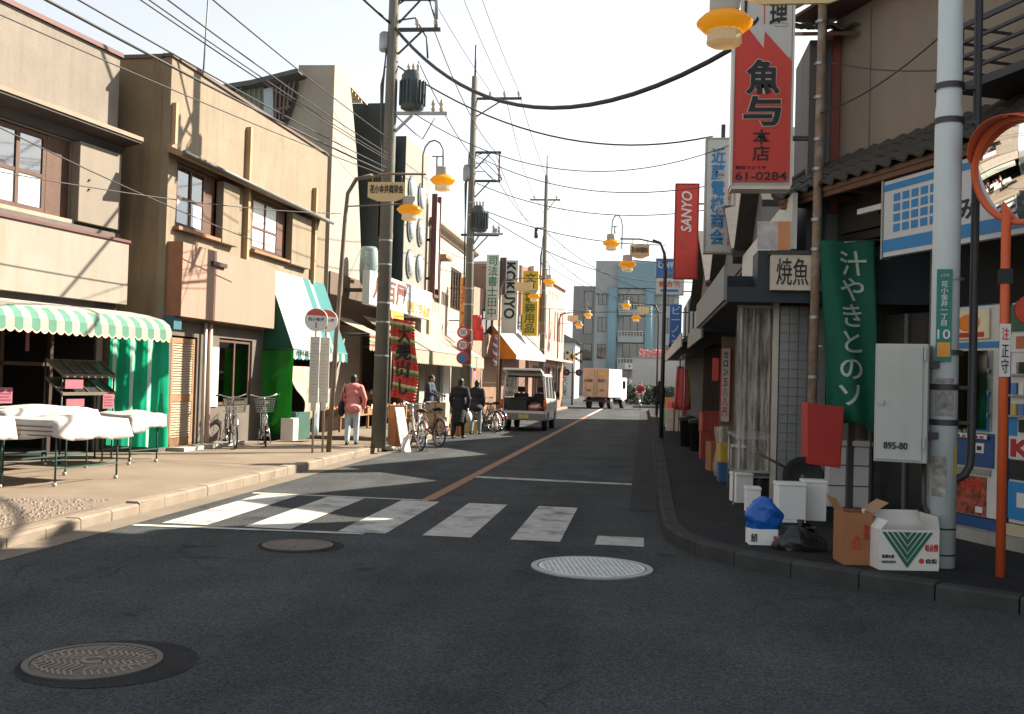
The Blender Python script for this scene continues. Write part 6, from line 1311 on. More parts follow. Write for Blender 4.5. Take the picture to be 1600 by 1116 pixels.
BKD = M('bike_dark', (.05, .05, .055), .35); BKB = M('bike_brown', (.16, .06, .04), .4)
bike_copy((-4.95, 23.75, 0), R(128), 'brown bicycle leaning next to the silver one by the greengrocer', BKB)
bike_copy((-4.85, 30.9, 0), R(150), 'dark bicycle carrying a white bag in its basket beside the van', BKD)
bike_copy((-4.75, 31.7, 0), R(140), 'bicycle parked between the bag-laden bicycle and the van')
bike_copy((-8.02, 19.45, Z_P), R(-60), 'dark bicycle with a wire basket parked by the louvred door', BKD)
bike_copy((-7.62, 20.2, Z_P), R(-68), 'second dark bicycle parked by the green tarpaulin', BKD)
wb = thing('shopping_bag', 'crumpled white bag in the basket of the dark bicycle by the van', 'bag', (-5.42, 31.24, .78)); m = MB(); m.ball((0, 0, .16), (.2, .19, .2), 14); m.build('bag', WHITE, wb); MB().ball((.04, .03, .36), (.12, .10, .1), 10).build('bag_top', M('bag_greenish', (.35, .38, .28), .8, .3, 8), wb)
# ---------------------------------------------------------------- people
SKIN = M('skin', (.42, .25, .18), .6, .06); HAIR = M('hair_black', (.012, .010, .009), .5, .2, 20)
def blob(name, mb, mat, parent, vox=.014, sm=4):
    o = mb.build(name+'_src', mat); r = o.modifiers.new('r', 'REMESH'); r.mode = 'VOXEL'; r.voxel_size = vox
    s = o.modifiers.new('s', 'SMOOTH'); s.iterations = sm; s.factor = .5
    dg = bpy.context.evaluated_depsgraph_get(); me = bpy.data.meshes.new_from_object(o.evaluated_get(dg)); bpy.data.objects.remove(o)
    me.materials.clear(); me.materials.append(mat); me.name = name
    me.polygons.foreach_set('use_smooth', [True]*len(me.polygons))
    q = bpy.data.objects.new(name, me); COL.objects.link(q); q.parent = parent; return q
def limb(m, pts, rs, n=10):
    """tapered limb with rounded joints"""
    m.tube(pts, rs, n)
    for p, r in zip(pts, rs): m.ball(p, r, 10)
def person(label, loc, rz, H=1.58, coat=(.02, .02, .022), trouser=(.03, .03, .04), coat_len=.62, stride=.18, lean=.06, arms=((.06, .0), (-.06, .0)), hair=True, hat=None, bag=None, sit=False, name='person', headturn=0.):
    t = thing(name, label, 'person', loc, rz); k = H/1.6
    V = lambda x, y, z: (x*k, y*k, z*k)
    yl = lambda z: lean*(z-.85)/.6 if z > .85 else 0
    hip = .84
    if sit:
        legs = [[(s*.09, 0, hip), (s*.10, .38, .70 if s > 0 else .86), (s*.10, .32, .30 if s > 0 else .46), (s*.10, .40, .25 if s > 0 else .41)] for s in (-1, 1)]
    else:
        legs = [[(s*.085, 0, hip), (s*.09, s*stride*.55+.03, .46), (s*.09, s*stride-(.03 if s < 0 else 0), .09), (s*.095, s*stride+.12, .035)] for s in (-1, 1)]
    b = MB()
    for L_ in legs: limb(b, [V(*p) for p in L_], [.082*k, .055*k, .038*k, .028*k])
    tor = [(0, 0, hip-.02), (0, yl(1.0), 1.0), (0, yl(1.2), 1.18), (0, yl(1.33), 1.30), (0, yl(1.38), 1.37), (0, yl(1.42)+.01, 1.42)]
    for (x, y, z), (rx, ry) in zip(tor[:4], ((.15, .11), (.135, .10), (.155, .105), (.17, .095))): b.ball(V(x, y, z), (rx*k, ry*k, .12*k), 14)
    hy = yl(1.5)+.03
    limb(b, [V(*p) for p in tor[3:]]+[V(0, hy, 1.46)], [.06*k, .05*k, .045*k, .045*k])
    b.ball(V(0, hy, 1.50), (.072*k, .088*k, .108*k), 16); b.ball(V(0, hy+.035, 1.455), (.05*k, .055*k, .05*k), 12); b.ball(V(0, hy+.092, 1.485), (.011*k, .018*k, .022*k), 8)
    for s in (-1, 1): b.ball(V(s*.074, hy-.005, 1.495), (.010*k, .02*k, .028*k), 8)
    hands = []
    for s, (fy, out) in zip((-1, 1), arms):
        sh = (s*.175, yl(1.32), 1.315); el = (s*(.215+out), yl(1.1)-.03+fy*.4, 1.06); ha = (s*(.20+out*.6), yl(.9)+fy+.04, .84 if fy < .3 else 1.0)
        limb(b, [V(*p) for p in (sh, el, ha)], [.05*k, .037*k, .026*k])
        h = Vector(V(*ha)); d = (h-Vector(V(*el))).normalized(); sd_ = Vector((0, 1, 0))-d*d.y; sd_.normalize()
        b.ball(h+d*.04*k, (.022*k, .036*k, .042*k), 10)
        for q in range(4):
            o_ = sd_*(.027-.018*q)*k; c_ = h+d*.07*k+o_; L_ = (.055, .064, .060, .046)[q]*k; inn = Vector((-s, 0, 0))
            limb(b, [c_, c_+d*L_*.5+inn*.006, c_+d*L_*.9+inn*.022], [.0085*k, .008*k, .007*k], 6)
        limb(b, [h+d*.025*k+sd_*.025*k, h+d*.055*k+sd_*.048*k, h+d*.085*k+sd_*.05*k], [.011*k, .009*k, .008*k], 6)
        hands.append((h+d*.07*k, sh, el, ha))
    body_ = blob('body', b, SKIN, t, .0095, 3)
    for s in (-1, 1): MB().ball(V(s*.03, hy+.078, 1.51), (.011*k, .007*k, .007*k), 8).build('eye', INK, body_)
    MB().ball(V(0, hy+.083, 1.437), (.022*k, .006*k, .006*k), 8).build('mouth', M('lips', (.28, .09, .07), .6), body_)
    if hair:
        m = MB(); m.ball(V(0, hy-.012, 1.525), (.083*k, .095*k, .10*k), 16); m.ball(V(0, hy-.05, 1.46), (.072*k, .055*k, .07*k), 12); blob('hair', m, hat or HAIR, t, .012, 2)
    # clothes
    m = MB(); r_ = .03
    for (x, y, z), (rx, ry) in zip(tor[:4], ((.185, .15), (.17, .135), (.19, .14), (.20, .12))): m.ball(V(x, y, z), (rx*k, ry*k, .13*k), 16)
    m.ball(V(0, yl(1.36), 1.36), (.085*k, .08*k, .06*k), 12)
    for h, sh, el, ha in hands:
        wr = Vector(el).lerp(Vector(ha), .88); limb(m, [V(*sh), V(*el), V(*wr)], [.073*k, .06*k, .05*k])
    if coat_len > .05:
        zb = hip-coat_len*.75+.08
        n_ = 6
        for i in range(n_+1):
            f = i/n_; z = hip+.05-(hip+.05-zb)*f
            m.ball(V(0, .0-.01*f, z), ((.185+.03*f)*k, (.15+.035*f+abs(stride)*.35*f)*k, .13*k), 16)
    ct = M('coat_%.2f_%.2f_%.2f' % coat, coat, .85, .12, 6, .1, 80)
    cj = blob('coat', m, ct, t, .015, 12)
    m = MB()
    for L_ in legs: limb(m, [V(*L_[0]), V(*L_[1]), V(L_[2][0], L_[2][1], L_[2][2]+.02)], [.098*k, .072*k, .058*k])
    blob('trousers', m, M('trousers_%.2f_%.2f_%.2f' % trouser, trouser, .85, .12, 6), t, .015, 4)
    for L_ in legs:
        a = Vector(V(*L_[2])); e = Vector(V(*L_[3])); m = MB(); m.ball(a+Vector((0, .0, -.055*k)), (.045*k, .055*k, .045*k), 10); m.ball(e+Vector((0, -.0, -.0)), (.045*k, .085*k, .034*k), 12); blob('shoe', m, BLACK, t, .012, 2)
    t['hk'] = 0; del t['hk']
    return t, hands
def hand_bag(name, label, hand_world, mat, size=.16, drop=.35):
    t = thing(name, label, 'bag', hand_world); m = MB(); m.ball((0, 0, -drop), (size*.75, size*.9, size*1.15), 12); m.build('bag', mat, t); MB().tube([(0, -.05, -drop+size*.9), (0, -.02, .01), (0, .05, -drop+size*.9)], .008, 5).build('handles', mat, t); return t
person('person in a salmon pink jacket and pale blue trousers walking past the bus stop', (-6.15, 21.4, Z_P), R(10), 1.50, (.62, .22, .20), (.42, .52, .56), .12, .10, .05, ((.02, .02), (.05, .06)))
sbag = thing('shoulder_bag', 'black shoulder bag at the side of the person in the pink jacket', 'bag', (-6.36, 21.30, .72)); m = MB(); m.ball((0, 0, .17), (.07, .16, .18), 12); m.build('bag', BLACK, sbag); MB().tube([(.02, -.10, .26), (.05, -.02, .72), (.05, .10, .26)], .012, 6).build('strap', BLACK, sbag)
person('person in a long black coat walking away along the road edge with a white bag', (-4.85, 27.1, 0), R(-6), 1.60, (.018, .018, .022), (.02, .02, .022), .62, .16, .10, ((.03, .03), (.0, .05)))
hand_bag('carrier_bag', 'white carrier bag in the hand of the person in the long black coat', (-4.60, 27.16, .80), WHITE, .14, .22)
person('person in a dark jacket and grey-blue trousers walking ahead of the black coat', (-4.78, 29.5, 0), R(-4), 1.56, (.022, .022, .03), (.16, .22, .26), .16, .14, .06, ((.03, .02), (.03, .02)))
person('shopkeeper in dark cap and blue apron under the cream awning', (-6.2, 29.6, Z_P), R(-100), 1.56, (.03, .045, .07), (.03, .04, .06), .35, .05, .04, ((.32, .0), (.30, .0)), hat=BLACK)
person('person standing in dark clothes by the dark lamp post where the fish shop pavement ends', (.78, 46.5, Z_P), R(0), 1.62, (.02, .02, .022), (.02, .02, .024), .3, .08, .0)
person('seller in a pinkish top at the far edge of the cloth tables', L1.w(4.05, -.75, Z_P), R(-70), 1.52, (.42, .22, .20), (.06, .06, .07), .1, .03, .1, ((.30, .0), (.28, .0)))
rider, _ = person('person in a maroon jacket riding a bicycle far down the street', (-.08, 63.9, .10), R(180), 1.60, (.20, .03, .04), (.10, .09, .08), .08, .0, .12, ((.42, .05), (.42, .05)), sit=True)
bike_copy((-.08, 63.62, 0), R(-90), 'bicycle under the rider in the maroon jacket', BKD)['group'] = 'bicycle being ridden'
# ---------------------------------------------------------------- far end of the street
sc = thing('school_building', 'pale blue-grey five-storey block with blue round columns at the street end', 'building', (-6.2, 131, 0))
SW = M('school_wall', (.36, .385, .38), .85, .06, .8, streak=.15); SBL = M('school_blue', (.20, .32, .36), .7, .06); 
holes = []
ws = [1.2, 9.3, 12.0, 15.5, 18.5]; fl = 3.45
for f in range(4):
    z = 1.2+f*fl
    for x in (.4, 8.6): holes.append((x, x+(1.1 if x < 1 else 1.3), z, z+1.9))
    holes.append((3.6, 6.4, z-.3, z+2.1))
wall_front('front_wall', SW, sc, 0, 10.6, 0, 17.2, holes); body(sc, SW, 0, 10.6, 0, 17.18, 12)
for h in holes: window(sc, *h, .08, STEELD, 2 if h[1]-h[0] < 2 else 3, 1, .07, gl=GL_DK, name='window')
for x in (2.3, 6.9): MB().tube([(x, -.6, 0), (x, -.6, 13.6)], .62, 20).build('column', SBL, sc)
bx('top_band', SBL, sc, 2.9, 8.6, -.9, -.002, 13.7, 16.9); bx('top_band', SW, sc, 0, 10.7, -.5, -.003, 12.95, 13.6); bx('blue_panel', SBL, sc, 9.0, 10.6, -.06, -.002, 13.7, 17.1)
for f in range(4):
    z = .8+f*fl; b = bx('balcony', SW, sc, 3.0, 6.25, -1.0, -.005, z-.9, z-.1 if f else z+.3)
    if f:
        for k in range(9): bx('baluster', WHITE, b, 3.05+k*.38, 3.11+k*.38, -1.0, -.95, z-.098, z+.45)
        bx('handrail', WHITE, b, 3.0, 6.25, -1.02, -.93, z+.452, z+.52)
sgn = bx('emblem_board', WHITE, sc, 4.2, 5.4, -1.06, -1.012, 6.9, 7.9) if False else bx('emblem_board', WHITE, sc, 4.0, 5.2, -1.06, -1.012, 3.42, 4.12); bx('emblem', INK, sgn, 4.5, 4.7, -1.07, -1.061, 3.65, 3.9)
wg = thing('grey_wing', 'grey side wing recessed behind the pale blue-grey block', 'building', (-9.2, 134, 0)); WG = M('wing_grey', (.30, .30, .29), .85, .08, 1, streak=.2)
hs_ = [(1.4, 2.6, 1+f*3.45, 3.2+f*3.45) for f in range(4)]; wall_front('front_wall', WG, wg, 0, 2.9, 0, 14.2, hs_); body(wg, WG, 0, 2.9, 0, 14.18, 9)
for h in hs_: window(wg, *h, .08, STEELD, 1, 1, .07, gl=GL_DK)
hw = thing('white_house', 'small pale house with a pitched grey roof beyond the level crossing', 'house', (-11.6, 98, 0)); wall_front('front_wall', WHITES, hw, 0, 5.2, 0, 5.4, [(1, 2.2, 3.2, 4.4), (3, 4.2, 3.2, 4.4), (2, 3, .1, 2.2)]); body(hw, WHITES, 0, 5.2, 0, 5.38, 7)
for h in ((1, 2.2, 3.2, 4.4), (3, 4.2, 3.2, 4.4), (2, 3, .1, 2.2)): window(hw, *h, .06, STEELD, 2, 1, .06, gl=GL_DK)
MB().prism([(-.4, 5.42), (5.6, 5.42), (2.6, 6.9)], -.4, 7.4, 'y').build('roof', M('roof_grey', (.16, .16, .16), .8, .15), hw, fix=True)
bw = thing('white_wall', 'plain pale concrete wall beyond the level crossing before the blue-grey block', 'wall', (-.8, 84, 0)); bx('panel', M('wall_pale', (.48, .47, .44), .85, .06, .8, streak=.15), bw, 0, 9, 0, .3, 0, 3.7); bx('coping', CONC, bw, -.05, 9.05, -.05, .35, 3.704, 3.82)
bs_ = thing('far_shed', 'low dim shed beside the pale wall beyond the crossing', 'shed', (4.5, 72, 0)); bx('wall', M('shed_dim', (.20, .21, .21), .85, .1), bs_, 0, 7, 0, 6, 0, 4.0); bx('roof', M('roof_grey', None), bs_, -.3, 7.3, -.4, 6.3, 4.004, 4.2); bx('door', BROWN, bs_, 1, 2.4, -.04, -.003, 0, 2.2)
# leaves for hedges and shrubs
def leaf_mass(name, n_, boxes, mat, parent, size=.12, seed=1):
    r_ = random.Random(seed); m = MB()
    for i in range(n_):
        x0, x1, y0, y1, z0, z1 = boxes[r_.randrange(len(boxes))]
        p = Vector((r_.uniform(x0, x1), r_.uniform(y0, y1), r_.uniform(z0, z1))); s = size*r_.uniform(.5, 1.2)
        a = Vector((r_.gauss(0, 1), r_.gauss(0, 1), r_.gauss(0, 1))).normalized(); b = a.cross(Vector((r_.gauss(0, 1), r_.gauss(0, 1), r_.gauss(0, 1)))).normalized()
        m.add([p-a*s, p+b*s*.5, p+a*s, p-b*s*.5], [(0, 1, 2, 3)])
    o = m.build(name, mat, parent); o['kind'] = 'stuff'; return o
LEAF = M('leaf_dark', (.03, .055, .025), .7, .35, 3, trans=.2)
hg = thing('hedge', 'dark clipped hedge with a low rail beyond the cyclist', 'hedge', (-2.6, 79, 0)); leaf_mass('foliage', 5200, [(0, 6, 0, .9, .05, 1.5), (0, 6, -.1, 1.0, .1, 1.35)], LEAF, hg, .10, 4); bx('rail', STEELD, hg, 0, 6, -.3, -.25, .8, .86)
for k in range(5): bx('rail_post', STEELD, hg, .2+k*1.35, .26+k*1.35, -.3, -.25, 0, .798)
pb = thing('blossom_shrub', 'shrub with pink blossom above the pale wall', 'shrub', (.6, 86.5, 0)); MB().tube([(0, 0, 0), (.1, 0, 2.4), (.3, 0, 3.8)], [.08, .06, .03], 7).build('trunk', BROWN, pb); leaf_mass('crown', 900, [(-.9, 1.4, -.5, .5, 3.3, 4.5)], M('blossom', (.50, .18, .18), .8, .3), pb, .10, 6)
for i, (x, y, h, lab) in enumerate(((-8.6, 78, 3.2, 'dark bushy shrub beside the crossing signal'), (-7.4, 84, 3.8, 'rounded green shrub between the pale house and the truck'))):
    s = thing('shrub', lab, 'shrub', (x, y, 0)); MB().tube([(0, 0, 0), (0, 0, h*.6)], [.10, .04], 7).build('trunk', BROWN, s); leaf_mass('crown', 1800, [(-1.2, 1.2, -.9, .9, .5, h*.75), (-.8, .8, -.7, .7, h*.5, h)], LEAF, s, .13, 10+i)
# level crossing sign
cx = thing('crossing_signal', 'level crossing signal with yellow and black crossed boards and lamps', 'signal', (-4.75, 70.5, 0))
MB().tube([(0, 0, 0), (0, 0, 3.9)], .06, 10).build('post', STEELD, cx); YB = M('cross_yellow', (.62, .38, .02), .6)
for a in (R(32), R(-32)):
    for k in range(8):
        d = -.75+k*.1875; m = MB(); c, s_ = math.cos(a), math.sin(a); m.prism([(x*c-z*s_, 3.35+x*s_+z*c) for x, z in ((d, -.09), (d+.18, -.09), (d+.18, .09), (d, .09))], -.11 if a > 0 else -.085, -.095 if a > 0 else -.07, 'y'); m.build('cross_board', YB if k % 2 == 0 else INK, cx, fix=True)
MB().bar((-.5, -.05, 2.25), (.5, -.05, 2.25), .05).build('lamp_bar', STEELD, cx)
for x in (-.42, .42): MB().lathe([(.24, -.05), (.24, .02)], (x, -.08, 2.25), 22, 'y').build('lamp_shade', INK, cx); MB().lathe([(.10, -.02), (.10, .02)], (x, -.14, 2.25), 16, 'y').build('lamp_lens', M('lens_red', (.25, .02, .02), .3), cx)
rl = struct(bpy.data.objects.new('railway', None)); COL.objects.link(rl)
for y in (72.5, 73.57, 76.5, 77.57): MB().box(-40, 40, y-.035, y+.035, -.02, .008).build('rail', IRON, rl)
# ---------------------------------------------------------------- goods on the right pavement
FOAM = M('foam_white', (.74, .74, .71), .7, .04, 4, .1, 80)
def foam(loc, w, d, h, label, rz=0, lid=True):
    t = thing('foam_box', label, 'box', loc, rz, 'white foam fish boxes'); m = MB(); th = .03
    m.box(-w/2, w/2, -d/2, d/2, 0, th); m.box(-w/2, w/2, -d/2, -d/2+th, th, h); m.box(-w/2, w/2, d/2-th, d/2, th, h); m.box(-w/2, -w/2+th, -d/2+th, d/2-th, th, h); m.box(w/2-th, w/2, -d/2+th, d/2-th, th, h)
    m.build('tub', FOAM, t, bevel=.006)
    if lid: bx('lid', FOAM, t, -w/2-.008, w/2+.008, -d/2-.008, d/2+.008, h+.001, h+.035, .008)
    return t
foam((1.66, 11.72, Z_P), .30, .26, .40, 'tall white foam box against the rusty pole', .1)
foam((1.34, 12.5, Z_P), .17, .22, .26, 'small white foam box nearest the metal post foot')
foam((1.30, 13.5, Z_P), .22, .3, .34, 'white foam box under the plastic sheet', .2)
foam((1.42, 15.4, Z_P), .22, .3, .40, 'white foam box upright in the row past the plastic sheet'); foam((1.42, 15.4, Z_P+.44), .22, .3, .14, 'flat foam box lying on the upright foam box')
foam((1.58, 17.6, Z_P), .3, .3, .24, 'foam box beside the beige partition')
foam((1.95, 11.95, Z_P), .26, .22, .42, 'white foam box directly below the red box', 0)
tray = thing('foam_tray', 'white foam tray marked with red and black print under the blue bag', 'tray', (1.16, 9.95, Z_P), .08); m = MB(); m.box(-.135, .135, -.1, .1, 0, .025); m.box(-.135, .135, -.1, -.075, .025, .15); m.box(-.135, .135, .075, .1, .025, .15); m.box(-.135, -.11, -.075, .075, .025, .15); m.box(.11, .135, -.075, .075, .025, .15); m.build('tub', FOAM, tray, bevel=.005); text('lettering', '鯖', INK, tray, -.12, -.06, .03, .11, -.104); bx('red_mark', RED, tray, .09, .12, -.104, -.1005, .05, .09)
bb_ = thing('blue_bag', 'crumpled bright blue plastic bag on a foam tray near the kerb', 'bag', (1.17, 9.95, Z_P+.12))
m = MB(); r_ = random.Random(5)
def bagf(u, v):
    a = 2*math.pi*u; z = v; w = .105+.045*math.sin(math.pi*min(1, v*1.1))**.7-(.03*max(0, v-.75)*4)
    w *= 1+.07*math.sin(a*3+v*5)+.04*math.sin(a*5-v*8)+.05*math.sin(v*14+a*2)
    return (w*1.15*math.cos(a), w*.8*math.sin(a), .005+.30*z-.05*(math.cos(a*2)*.4)*v)
m.grid(bagf, 64, 32); top = [bagf(i/64, 1) for i in range(64)]; m.add(top, [tuple(range(64))]); m.build('bag', M('plastic_blue', (.01, .12, .50), .3, .15, 6, .9, 18, spec=.6, trans=.2), bb_)
def carton(name, label, loc, rz, w, d, h, mat, flaps, deco=None):
    t = thing(name, label, 'carton', loc, rz); th = .006; m = MB()
    m.box(-w/2, w/2, -d/2, d/2, 0, th); m.box(-w/2, w/2, -d/2, -d/2+th, th, h); m.box(-w/2, w/2, d/2-th, d/2, th, h); m.box(-w/2, -w/2+th, -d/2+th, d/2-th, th, h); m.box(w/2-th, w/2, -d/2+th, d/2-th, th, h); m.build('box', mat[0], t)
    for side, ang, L_ in flaps:
        m = MB()
        c, s_ = math.cos(ang)*L_, math.sin(ang)*L_
        if side == 'f': q = [(-w/2, -d/2, h), (w/2, -d/2, h), (w/2, -d/2-c, h+s_), (-w/2, -d/2-c, h+s_)]
        if side == 'b': q = [(-w/2, d/2, h), (w/2, d/2, h), (w/2, d/2+c, h+s_), (-w/2, d/2+c, h+s_)]
        if side == 'l': q = [(-w/2, -d/2, h), (-w/2, d/2, h), (-w/2-c, d/2, h+s_), (-w/2-c, -d/2, h+s_)]
        if side == 'r': q = [(w/2, -d/2, h), (w/2, d/2, h), (w/2+c, d/2, h+s_), (w/2+c, -d/2, h+s_)]
        m.add(q, [(0, 1, 2, 3)]); m.build('flap', mat[1], t, solid=.005)
    return t
CB = M('cardboard', (.30, .125, .055), .85, .1, 4, .1, 40); CBI = M('cardboard_in', (.34, .20, .11), .85, .1, 4); CW = M('carton_white', (.62, .60, .56), .75, .05, 4)
c1 = carton('cardboard_carton', 'brown cardboard carton standing against the white carton', (1.83, 9.15, Z_P), R(6), .24, .30, .44, (CB, CBI), (('l', R(60), .14), ('r', R(35), .16))); text('lettering', '△', RED, c1, -.05, .03, .18, .26, -.156); bx('print', RED, c1, -.05, .03, -.157, -.1535, .14, .16); text('lettering', '取扱', RED, c1, .05, .09, .22, .34, -.156, vertical=True)
c2 = carton('cardboard_carton', 'open white carton with green chevron stripes at the foot of the pale post', (2.20, 9.02, Z_P), R(10), .50, .34, .33, (CW, CW), (('f', R(200), .0001), ('b', R(60), .14), ('r', R(100), .12), ('l', R(130), .10)))
for k in range(5):
    y0 = .30; hw_ = .215-k*.045; m = MB(); zb = .02+k*.062
    if hw_ < .03: continue
    m.prism([(-.02-hw_, .315), (-.02-hw_+.03, .315), (-.02, zb+.05), (-.02+hw_-.03, .315), (-.02+hw_, .315), (-.02, zb)], -.175, -.1715, 'y'); m.build('chevron', M('chevron_green', (.015, .12, .07), .7), c2, fix=True)
text('lettering', '味自慢', RED, c2, .13, .24, .16, .22, -.173, .02); text('lettering', '浅漬の素', INK, c2, -.235, -.13, .10, .13, -.173, .01); text('lettering', 'HAKUSAI', INK, c2, -.235, -.12, .06, .08, -.173, .01); MB().lathe([(.022, -.002), (.022, .002)], (.10, -.173, .08), 16, 'y').build('seal', RED, c2); text('lettering', '自然', INK, c2, .14, .23, .06, .10, -.173, .02)
bw_ = thing('black_pan', 'large round black pan with a long handle leaning by the rusty pole', 'pan', (1.84, 12.0, .60)); MB().lathe([(.02, .05), (.15, .045), (.22, 0), (.235, -.01), (.225, -.015), (.15, .03), (.02, .035)], (0, 0, 0), 28, 'y', caps=False).build('bowl', BLACK, bw_); MB().tube([(-.2, 0, .1), (-.5, 0, .25)], .016, 7).build('handle', BROWN, bw_); MB().tube([(.0, .03, -.2), (.0, .05, -.47)], .02, 7).build('stand', STEELD, bw_); bw_.location = (1.86, 12.12, .585)
# goods further along
GOODC = [(.55, .08, .08), (.62, .5, .1), (.15, .35, .12), (.5, .3, .4), (.2, .25, .5), (.6, .55, .5), (.55, .25, .1)]
for i in range(7):
    g_ = thing('hanging_garment', ['red', 'yellow', 'green', 'mauve', 'blue', 'cream', 'orange'][i]+' garment hanging on the steel rail outside the low dark shop', 'garment', (1.12+.05*(i % 3), 29.0+i*.5, .9+.1*(i % 2)), R(10*i), 'garments hung outside the low dark shop')
    m = MB(); m.grid(lambda u, v: ((u-.5)*(.42-.14*v), .03*math.sin(u*9+i), v*(1.15-.1*(i % 3))), 8, 5); m.build('cloth', M('garment_%d' % i, GOODC[i], .8, .15, 4), g_, solid=.02); MB().tube([(0, 0, 1.1), (0, 0, 1.55)], .008, 5).build('hanger', STEEL, g_)
rk = thing('garment_rail', 'thin steel rail holding the hung garments', 'rail', (1.17, 28.7, Z_P)); MB().tube([(0, 0, 2.33), (0, 3.8, 2.33)], .015, 6).build('bar', STEEL, rk); MB().tube([(0, 0, 0), (0, 0, 2.33)], .015, 6).build('leg', STEEL, rk); MB().tube([(0, 3.8, 0), (0, 3.8, 2.33)], .015, 6).build('leg', STEEL, rk)
for i, (x, y, lab) in enumerate(((1.30, 23.6, 'black plastic bin beside the beige partition'), (1.15, 25.2, 'black plastic bin before the hung garments'))):
    b = thing('plastic_bin', lab, 'bin', (x, y, Z_P)); MB().lathe([(.18, 0), (.22, .62), (.235, .62), (.235, .66), (.20, .66)], n=18).build('tub', BLACK, b); MB().lathe([(.24, .0), (.24, .03), (.05, .08)], (0, 0, .665), 18).build('lid', BLACK, b)
for i, (x, y, h, c, lab) in enumerate(((1.05, 33.5, .7, 5, 'cream carton stack outside the blue-grey block'), (1.2, 35, .9, 0, 'red display box outside the blue-grey block'), (1.0, 37, .6, 2, 'green crate outside the blue-grey block'), (1.25, 39, 1.0, 6, 'orange carton outside the blue-grey block'))):
    b = thing('display_box', lab, 'box', (x, y, Z_P), .2*i); bx('box', M('garment_%d' % c, None), b, -.25, .25, -.3, .3, 0, h, .01); bx('tape', WOOD, b, -.03, .03, -.304, -.301, 0, h)
ac = thing('bottle_bundle', 'clear plastic wrapped bundle beside the beige partition', 'bundle', (1.30, 17.0, Z_P+.0)); m = MB(); m.grid(lambda u, v: ((.10+.02*math.sin(v*8))*math.cos(6.283*u), (.10+.02*math.sin(v*8+u*12))*math.sin(6.283*u), .02+v*.8), 20, 10); m.build('wrap', MATS.get('plastic_film') or PL, ac); MB().tube([(0, 0, 0), (0, 0, .82)], .03, 8).build('roll', WHITE, ac)
# ---------------------------------------------------------------- greengrocer and fruit shop goods on the left
r_ = random.Random(21)
FC = [((.60, .16, .02), 'oranges'), ((.45, .03, .02), 'apples'), ((.55, .42, .04), 'lemons'), ((.10, .24, .04), 'cabbages'), ((.50, .10, .03), 'persimmons'), ((.20, .30, .06), 'greens')]
for i in range(12):
    row = i // 6; u_ = -.8+(i % 6)*1.15; y_ = -.2+row*.75; z_ = Z_P+.42+row*.38
    c, nm = FC[(i*5) % 6]
    t = thing('produce_crate', 'wooden crate of %s on the %s produce stand' % (nm, 'lower front' if row == 0 else 'raised rear'), 'crate', L3.w(u_, y_, z_), L3.a, 'crates of produce under the awnings')
    m = MB(); m.box(-.40, .40, -.28, .28, 0, .02); m.box(-.40, .40, -.28, -.26, .02, .16); m.box(-.40, .40, .26, .28, .02, .16); m.box(-.40, -.38, -.26, .26, .02, .16); m.box(.38, .40, -.26, .26, .02, .16); m.build('tray', WOOD, t)
    m = MB()
    for q in range(22): m.ball((r_.uniform(-.32, .32), r_.uniform(-.2, .2), .10+r_.uniform(0, .08)), .055 if i % 6 != 3 else .075, 8)
    m.build('produce', M('fruit_%s' % nm, c, .45, .2, 10), t)['kind'] = 'stuff'
    bx('price_ticket', WHITE, t, -.1, .1, -.30, -.29, .12, .26)
for row, (y0, y1, h) in enumerate(((-.5, .14, .54), (.2, .9, .92))):
    st = fthing(L3, 'produce_stand', ('low front' if row == 0 else 'high rear')+' wooden stand under the produce crates', 'stand'); bx('top', WOOD, st, -1.3, 6.0, y0, y1, h-.04, h-.001)
    for u_ in (-1.2, 1.2, 3.6, 5.9):
        for yy in (y0+.05, y1-.05): bx('leg', WOOD, st, u_-.03, u_+.03, yy-.03, yy+.03, .125, h-.041)
CT = M('carton_tan', (.40, .31, .21), .85, .1, 3); CT2 = M('carton_orange', (.45, .20, .08), .85, .1, 3)
def closed_carton(loc, w, d, h, mat, label, rz=0, letters=None):
    t = thing('stacked_carton', label, 'carton', loc, rz, 'cartons stacked outside the greengrocer'); bx('box', mat, t, -w/2, w/2, -d/2, d/2, 0, h, .006); bx('tape', WOOD, t, -.03, .03, -d/2-.003, -d/2-.001, 0, h)
    if letters: text('lettering', letters, INK, t, -w*.34, w*.34, h*.2, h*.45, -d/2-.005, .01)
    return t
closed_carton((-5.58, 27.9, Z_P), .58, .5, .42, CT, 'lower tan carton with black print beside the black coat', .05, 'みかん'); closed_carton((-5.60, 27.9, Z_P+.425), .58, .5, .40, CT, 'upper tan carton with black print beside the black coat', -.03, 'みかん')
closed_carton((-5.1, 28.4, 0), .4, .4, .48, CT2, 'orange carton behind the legs of the black coat', .2); closed_carton((-5.02, 30.2, 0), .42, .4, .36, M('carton_yellow', (.55, .40, .14), .85, .1), 'yellow carton before the second walker', .1)
closed_carton((-5.55, 23.2, .03), .45, .42, .62, CT2, 'tall orange carton behind the silver bicycle', .1); closed_carton((-5.6, 23.2, .652), .40, .40, .30, M('carton_orange2', (.55, .28, .10), .85, .1), 'bright carton on top of the tall orange carton', .1)
